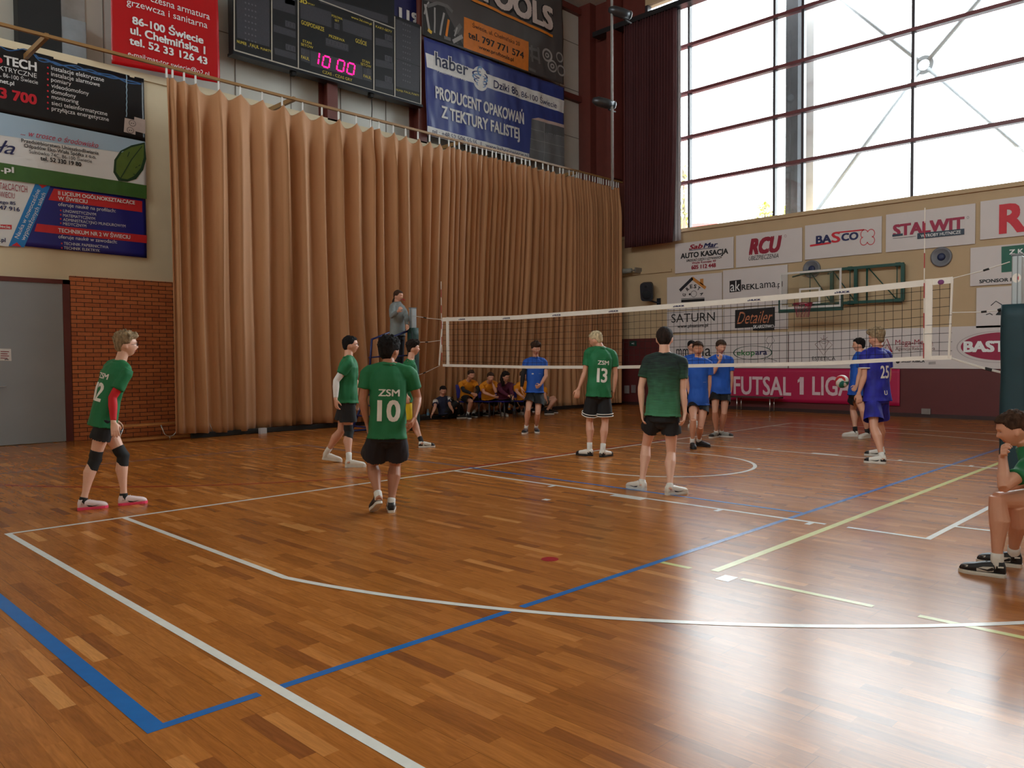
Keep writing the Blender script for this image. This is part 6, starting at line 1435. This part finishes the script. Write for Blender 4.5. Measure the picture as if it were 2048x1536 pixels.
# bags and bottles
def soft_bag(name, lab, cat, c, sx, sy, sz, m, seed, parts=True):
    t = thing(name, lab, cat, (c[0], c[1], 0)); b = MB(); b.ell(V(c[0], c[1], sz*.5), V(sx, 0, 0), V(0, sy, 0), V(0, 0, sz*.52), 20, 12); me = remesh(b, .012, 2, 'body')
    for v in me.vertices: v.co.z = max(.0, v.co.z)
    folds(me, .02, seed, (5, 5, 5))
    for v in me.vertices: v.co.z = max(.0, v.co.z)
    me.materials.append(m); link('bag_body', me, t)
    b = MB(); b.tube([V(c[0]-sx*.5, c[1]-sy*.6, sz*.7), V(c[0], c[1]-sy*.9, sz*1.05), V(c[0]+sx*.5, c[1]-sy*.6, sz*.7)], .012, 8); b.build('strap', mat('bag_webbing', (36, 36, 40), .8), t, True)
c = atZ(915, 838); soft_bag('backpack', 'big black backpack on the floor beside the boy in the navy vest', 'backpack', c+V(.0, .35, 0), .24, .18, .52, BLKT, 5.)
c = atZ(848, 836); soft_bag('plastic_bag', 'pale blue see-through plastic bag of bottles on the floor by the curtain', 'bag', c, .17, .12, .17, mat('pale_blue_plastic', (136, 160, 178), .25), 8.)
def bottle(c, lab, col):
    t = thing('water_bottle', lab, 'bottle', (c[0], c[1], 0)); b = MB(); P = [(0, .030), (.01, .034), (.09, .034), (.10, .031), (.11, .034), (.17, .034), (.20, .022), (.215, .013), (.225, .013)]
    b.loft([(V(c[0], c[1], z), V(r_, 0, 0), V(0, r_, 0)) for z, r_ in P], 16); b.build('bottle_body', mat('clear_pet_'+str(col), (150, 164, 170), .12), t, True)
    b = MB(); b.loft([(V(c[0], c[1], z), V(.0155, 0, 0), V(0, .0155, 0)) for z in (.222, .245)], 12); b.build('cap', mat('cap_'+str(col), col, .5), t)
    b = MB(); b.loft([(V(c[0], c[1], z), V(.0350, 0, 0), V(0, .0350, 0)) for z in (.10, .155)], 16); b.build('paper_label', mat('label_'+str(col), col, .5), t)
bottle(atZ(1028, 829), 'tall clear water bottle on the floor in front of the person in maroon', (60, 90, 170))
bottle(atZ(1019, 827), 'small orange labelled bottle on the floor between the feet of the person in maroon', (220, 130, 40))
bottle(atZ(856, 838), 'clear water bottle standing right of the pale blue plastic bag', (110, 170, 210))

# ================================================================== FOREGROUND BOY ON A BENCH
Db = depth(atZ(1990, 1145))
seatP = atD(2110, 1030, Db)
tv = unit(V(cR[0], cR[1], 0)); nv = V(-tv[1], tv[0], 0)
WOOD = mat('varnished_bench_wood', (176, 116, 60), .4, .15, 6, stretch=(1, 8, 1))
zseat = .40; cb = V(seatP[0], seatP[1], 0)+tv*.10
lb = thing('low_stool', 'low wooden stool just outside the photo under the seated boy in green', 'stool', tuple(cb))
MBq = MB(); MBq.obox(cb+V(0, 0, zseat-.02), tv*.17, nv*.20, V(0, 0, .02)); MBq.build('seat', WOOD, lb, bevel=.006)
for sg in (-1, 1):
    b = MB(); b.obox(cb+nv*sg*.15+V(0, 0, .19), tv*.13, nv*.02, V(0, 0, .19)); b.build('leg', WOOD, lb, bevel=.004)
WPN = mat('white_panel_leather', (216, 212, 204), .4)
DUNK = dict(laces=SHB, stripe=mat('black_swoosh', (18, 18, 22), .4), swoosh=[(.26, .066), (.28, .050), (.36, .042), (.50, .048), (.62, .055), (.48, .043), (.36, .036), (.26, .042), (.23, .052)],
    panels=[(WPN, [(.24, .070), (.24, .036), (.40, .030), (.60, .030), (.60, .050), (.46, .064)]), (WPN, [(.78, .062), (.80, .050), (.93, .046), (.95, .052), (.9, .058)]), (WPN, [(.03, .078), (.03, .068), (.15, .066), (.15, .076)])])
fg = person(dict(label='boy in green jersey resting his chin on his fist, seated at the right edge', h=1.80, girth=1.0, vox=.005, seed=41., skin=SKIN, D=Db,
    feet={'l': ((2008, 1156), (1922, 1142)), 'r': ((2040, 1137), (1958, 1122))}, ldir=-82, rdir=-84,
    hip=(2108, 994, .06), neck=(2058, 893, .03), head=(2028, 858, .02), hf=-96, hp=-14, pf=-90, cf=-84, bend=.16, hs=.99,
    arms={'l': dict(e=(2008, 974, 'n'), w=(2006, 912, 'f'), f=(2003, 890, 'n'), nrm=90, curl=88, tc=60, thumb=-90), 'r': dict(e=(2040, 985, 'f'), w=(1996, 992, 'f'), f=(1979, 1012, 'n'), curl=55, nrm=90)},
    kup=1.2, knee={'l': (1998, 1000), 'r': (2040, 1000)}, hair=('crop', H_BRN), shirt=GREENJ, sleeve=.55, hem=-.05, shorts=mat('dark_grey_shorts', (64, 64, 70), .8), short_len=.45, short_w=.11,
    socks=(SOCKW, .17), shoes=(SHB, SOLW, DUNK)))
fg['decal']([('ZSM', 0, .36, .06, .2, .02), ('7', 0, .12, .2, .1, .02)], 'jersey_print', NUM)

# ================================================================== WALL FITTINGS AND BENCHES
# long gymnastic bench at the left
A0, B0 = atZ(290, 884), atZ(471, 870); dirb = unit(B0-A0); sb_ = V(-dirb[1], dirb[0], 0)
gb = thing('gym_bench', 'long low wooden gym bench with bent steel legs along brick wall and curtain', 'bench', tuple((A0+B0)/2*V(1, 1, 0)))
pa = atZ(190, 850, .33); pb = atZ(497, 843, .33); pb = A0+dirb*((pb-A0)@dirb)+V(0, 0, 0); pa = A0+dirb*(((pa-A0)@dirb)); sb2 = sb_*.02
ln_ = np.linalg.norm(pb-pa)/2; cb = (pa+pb)/2; cb[2] = 0
b = MB(); b.obox(cb+V(0, 0, .31)+sb_*.12, dirb*ln_, sb_*.12, V(0, 0, .018)); b.build('seat_plank', WOOD, gb, bevel=.004)
b = MB(); b.obox(cb+V(0, 0, .05)+sb_*.12-dirb*.12, dirb*(ln_-.25), sb_*.05, V(0, 0, .022)); b.build('floor_beam', WOOD, gb, bevel=.004)
STL = mat('polished_steel_tube', (196, 196, 194), .25, metal=.8)
for f in (-.86, .02, .84):
    c = cb+dirb*ln_*f; c[2] = 0; b = MB()
    b.tube([c+dirb*-.16+V(0, 0, .29), c+dirb*-.10+V(0, 0, .12), c+dirb*-.03+V(0, 0, .075), c+dirb*.04+V(0, 0, .075), c+dirb*.10+V(0, 0, .12), c+dirb*.16+V(0, 0, .29)], .009, 8); b.tube([c+V(0, 0, .075), c+V(0, 0, .01)], .009, 8); b.build('leg', STL, gb, True)
# bench under the futsal banner
c = atX(1500, 800, XW-.35); c[2] = 0; y0 = atX(1462, 800, XW-.35)[1]; y1 = atX(1562, 800, XW-.35)[1]
t = thing('steel_bench', 'low dark bench standing under the left end of the crimson banner', 'bench', (XW-.35, (y0+y1)/2, 0))
MB().box((XW-.5, y1, .36), (XW-.22, y0, .40)).build('seat', mat('dark_bench_top', (70, 46, 42), .5), t)
for y in (y0-.25, y1+.25):
    b = MB(); b.tube([V(XW-.48, y, .36), V(XW-.48, y, .02), V(XW-.24, y, .02), V(XW-.24, y, .36)], .014, 8); b.build('leg', STL, t, True)
# loudspeaker on bracket
def px_(u, v, x=XW-.3): return atX(u, v, x)
c = px_(1295, 582); lsp = thing('loudspeaker', 'black loudspeaker on a wall bracket beside the dark curtain corner', 'loudspeaker', tuple(c))
dn = unit(V(-.8, -.35, -.25)); rt = unit(np.cross(dn, V(0, 0, 1))); up_ = np.cross(rt, dn); BKP = mat('black_speaker_plastic', (26, 30, 40), .5)
b = MB(); b.loft([(c+dn*.17, rt*.19, up_*.28, 5), (c-dn*.05, rt*.18, up_*.27, 5), (c-dn*.17, rt*.12, up_*.23, 5)], 24); b.build('cabinet', BKP, lsp)
for r_, h in ((.14, -.09), (.05, .17)):
    q = c+dn*.172+up_*h; b = MB(); b.loft([(q, rt*r_, up_*r_), (q+dn*.006, rt*r_*.93, up_*r_*.93), (q-dn*.0+dn*.002, rt*r_*.4, up_*r_*.4)], 24); b.build('driver', mat('speaker_cone', (14, 16, 22), .7), lsp, True)
b = MB(); b.tube([c-up_*.24, c-up_*.30-dn*.05, V(XW-.02, c[1]-.22, c[2]-.36)], .022, 8); b.box((XW-.045, c[1]-.28, c[2]-.48), (XW-.001, c[1]-.16, c[2]-.22)); b.build('bracket', BKP, lsp)
# floodlight / spot on arm
c = px_(1262, 541); fl_ = thing('floodlight', 'pale tube floodlight on a small wall arm just above the loudspeaker', 'floodlight', tuple(c))
b = MB(); b.tube([c+V(0, .32, 0), c+V(0, .28, 0), c+V(0, -.02, 0)], [.06, .085, .07], 16); b.build('lamp_body', mat('grey_lamp_body', (130, 128, 120), .5), fl_, True)
b = MB(); b.tube([c, c+V(0, -.14, 0)], .02, 8); b.box((c[0]-.02, c[1]-.19, c[2]-.08), (XW-.001, c[1]-.15, c[2]+.08)); b.build('arm', mat('grey_lamp_arm', (120, 112, 104), .5), fl_)
# two cylinder spots high in the corner
for (u, v, lab) in ((1208, 206, 'steel spotlight clamped to the corner column at the height of the blue banner'), (1240, 25, 'dark floodlight on the corner column near the top of the photo')):
    c = atD(u, v, 19.2); t = thing('spotlight', lab, 'spotlight', tuple(c)); ax = unit(V(-.75, .35, .1))
    b = MB(); b.tube([c-ax*.28, c-ax*.05, c+ax*.18, c+ax*.30], [.10, .12, .115, .06], 18); b.build('housing', mat('dark_lamp_housing', (70, 72, 76), .3, metal=.6), t, True)
    b = MB(); b.tube([c-ax*.29, c-ax*.27], [.10, .11], 18); b.build('lens', mat('lamp_glass', (170, 176, 180), .1), t, True)
    b = MB(); b.tube([c, c+V(.2, .0, -.12), c+V(.45, .0, -.12)], .02, 8); b.build('yoke', DARK, t, True)
pp = thing('corner_conduit', 'slim grey pipe running down the corner left of the dark red curtain', 'pipe', tuple(atD(1222, 300, 19.0)*V(1, 1, 0)+V(0, 0, 7.2)))
b = MB(); c = atD(1224, 200, 19.2); b.tube([V(c[0], c[1], 5.6), V(c[0], c[1], 12.2)], .03, 8); b.build('pipe', mat('grey_pipe', (140, 138, 134), .5), pp, True)
# round vents
for u, v, lab in ((1883, 514, 'round grey wall vent right of the green hoop frame'), (1624, 538, 'round grey wall vent behind the basketball backboard')):
    c = atX(u, v, XW-.01); t = thing('wall_vent', lab, 'vent', tuple(c)); ex, ey, ez = V(-1, 0, 0), V(0, 1, 0), V(0, 0, 1)
    b = MB(); b.loft([(c+ex*.0, ey*.23, ez*.23), (c+ex*.04, ey*.23, ez*.23), (c+ex*.05, ey*.19, ez*.19), (c+ex*.015, ey*.16, ez*.16)], 32); b.build('rim', mat('grey_vent_rim', (116, 116, 122), .5), t, True)
    b = MB(); b.loft([(c+ex*.016, ey*.09, ez*.09), (c+ex*.055, ey*.075, ez*.075), (c+ex*.06, ey*.03, ez*.03)], 24); b.build('hub', mat('blue_grey_hub', (40, 48, 84), .5), t, True)
# outlets, exit sign
for (u0, v0, u1, v1, lab, nm, cc) in ((1843, 817, 1861, 829, 'small grey outlet box low on the maroon wall at the right', 'outlet_box', (132, 122, 118)), (1249, 771, 1258, 787, 'pale wall socket low in the corner beside the curtain', 'wall_socket', (150, 140, 140)), (1263, 770, 1271, 786, 'second small pale wall socket right of the corner socket', 'wall_socket', (120, 104, 104))):
    a, c = atX(u0, v0, XW-.04), atX(u1, v1, XW-.04); t = thing(nm, lab, 'outlet', (XW-.03, (a[1]+c[1])/2, c[2])); m_ = mat('box_plastic_%d' % cc[0], cc, .5)
    MB().box((XW-.06, c[1], c[2]), (XW-.013, a[1], a[2])).build('box', m_, t, bevel=.006); MB().box((XW-.066, c[1]+(a[1]-c[1])*.2, c[2]+(a[2]-c[2])*.25), (XW-.0601, c[1]+(a[1]-c[1])*.8, c[2]+(a[2]-c[2])*.75)).build('flap', m_, t)
a, c = atX(1259, 682, XW-.05), atX(1272, 692, XW-.05)
t = thing('exit_sign', 'small dark green exit sign with white running arrow symbol in the corner', 'sign', (XW-.03, (a[1]+c[1])/2, c[2])); MB().box((XW-.045, c[1], c[2]), (XW-.013, a[1], a[2])).build('plate', mat('dark_green_sign', (22, 58, 48), .5), t)
b = MB(); ym, zm = (a[1]+c[1])/2, (a[2]+c[2])/2; P = lambda dy, dz: V(XW-.047, ym-dy, zm+dz)
b.add([P(-.05, -.008), P(-.01, -.008), P(-.01, -.025), P(.015, 0), P(-.01, .025), P(-.01, .008), P(-.05, .008)], [(0, 1, 2, 3, 4, 5, 6)]); b.add([P(.03, -.03), P(.055, -.03), P(.055, .03), P(.03, .03)], [(0, 1, 2, 3)]); b.build('arrow_mark', INKW, t)

# basketball backboard on the swung wall frame
XG = 17.4
GRF = mat('dark_green_steel', (18, 72, 62), .45, .06, 5)
def pj(u, v, x=XG): return atX(u, v, x)
hb = thing('basketball_backboard', 'clear basketball backboard with green padded edge and red ring on a wall frame', 'backboard', tuple((pj(1560, 615)+pj(1683, 612))/2))
a, c = pj(1560, 546), pj(1683, 612); y0, y1, z1_, z0_ = a[1], c[1], a[2], c[2]; z0_ = pj(1621, 616)[2]; z1_ = pj(1621, 541)[2]
MB().box((XG, y1, z0_), (XG+.012, y0, z1_)).build('pane', GLASS, hb)
def frame(b, x, ya_, yb_, za, zb_, wd, th):
    b.box((x-th, ya_, za), (x+th, yb_, za+wd)); b.box((x-th, ya_, zb_-wd), (x+th, yb_, zb_)); b.box((x-th, ya_, za+wd), (x+th, ya_+wd, zb_-wd)); b.box((x-th, yb_-wd, za+wd), (x+th, yb_, zb_-wd))
PWT = mat('white_board_marking', (214, 208, 204), .5)
b = MB(); frame(b, XG-.008, y1, y0, z0_, z1_, .05, .006); b.build('border_marking', PWT, hb)
b = MB(); ym = (y0+y1)/2; frame(b, XG-.009, ym-.27, ym+.27, z0_+.10, z0_+.50, .045, .006); b.build('target_square', PWT, hb)
b = MB(); b.box((XG-.03, y1-.03, z0_-.09), (XG+.05, y0+.03, z0_-.005)); b.box((XG-.03, y1-.03, z0_-.005), (XG+.05, y1+.012, z0_+.3)); b.box((XG-.03, y0-.012, z0_-.005), (XG+.05, y0+.03, z0_+.3)); b.build('edge_padding', GRF, hb, bevel=.01)
b = MB(); zc = z0_+.10; rc = V(XG-.40, ym, zc); b.tube([rc+V(.225*math.cos(t), .225*math.sin(t), 0) for t in np.linspace(0, 2*math.pi, 33)], .010, 8); b.box((XG-.18, ym-.05, zc-.06), (XG-.012, ym+.05, zc+.01)); b.build('hoop_ring', mat('red_hoop_steel', (170, 30, 60), .4), hb, True)
b = MB()
for k in range(12):
    t0 = 2*math.pi*k/12
    for dr in (1, -1):
        pts = []
        for j in range(5):
            f = j/4; rr2 = .225-.09*f**.7; pts.append(rc+V(rr2*math.cos(t0+dr*f*.9), rr2*math.sin(t0+dr*f*.9), -.34*f))
        b.tube(pts, .004, 4)
b.build('hoop_net', mat('magenta_hoop_net', (150, 50, 80), .8), hb)
b = MB()      # swing frame carrying the board back to the wall
def bar(p, q, r_=.022): b.tube([p, q], r_, 8)
F = lambda u, v: atX(u, v, XW-.18)
c1, c2, c3, c4_ = F(1682, 539), F(1808, 527), F(1682, 608), F(1806, 597)
zt2, zb2 = F(1745, 533)[2], F(1745, 603)[2]; yl, yr = atX(1600, 545, XW-.18)[1], c2[1]; xx = XW-.18
b2 = MB()
for z in (zt2, zb2): b2.box((xx-.035, yr, z-.035), (xx+.035, yl, z+.035))
for u in (1664, 1712, 1806): y = F(u, 560)[1]; b2.box((xx-.04, y-.04, zb2), (xx+.04, y+.04, zt2))
b2.build('wall_frame', GRF, hb)
for u0, u1 in ((1620, 1664), (1664, 1712), (1735, 1795)):
    y0_, y1_ = F(u0, 560)[1], F(u1, 560)[1]; bar(V(xx, y0_, zt2), V(xx, y1_, zb2), .014); bar(V(xx, y0_, zt2), V(xx, y0_, zb2), .012)
for u in (1700, 1733, 1794): y = F(u, 560)[1]; bar(V(xx, y, zt2), V(xx, y, zb2), .012)
b.build('lattice_rod', GRF, hb, True)
b = MB()
for z in (z0_+.1, z1_-.12):
    for sy in (-.45, .45): b.tube([V(XG+.012, ym+sy, z), V(xx-.03, ym+sy*.6+.02, (zb2 if z < (z0_+z1_)/2 else zt2))], .020, 8)
for y in (yr+.15, (yl+yr)/2, yl-.2):
    for z in (zt2, zb2): b.box((xx, y-.05, z-.05), (XW-.001, y+.05, z+.05))
b.build('swing_arm', GRF, hb)

# things standing on the ledge at the upper left
def lx(u, v, y=YU-.3): return atY(u, v, y)
c = lx(35, 0); d_ = lx(128, 0); t = thing('air_vent_box', 'black ventilation opening box on the ledge at the upper left', 'vent', ((c[0]+d_[0])/2, YU-.2, 7.12))
MB().box((c[0], YU-.30, 7.13), (d_[0]-.05, YU-.001, 9.4)).build('housing', mat('black_duct', (14, 14, 16), .7), t, bevel=.01)
b = MB(); b.box((d_[0]-.049, YU-.28, 7.13), (lx(172, 0)[0], YU-.02, lx(140, 35)[2])); b.build('metal_cover', mat('blue_grey_sheet_metal', (160, 170, 180), .3, metal=.5), t, bevel=.01)
c = lx(105, 0); d_ = lx(150, 0); t = thing('duct_panel', 'pale blue grey sheet metal duct panel rising behind the black vent box', 'duct', ((c[0]+d_[0])/2, YU-.1, 7.12))
MB().box((d_[0]-.55, YU-.012, 7.4), (d_[0]+.25, YU-.3+.27, 12)).build('sheet', mat('blue_grey_duct', (196, 202, 208), .35, metal=.4), t)
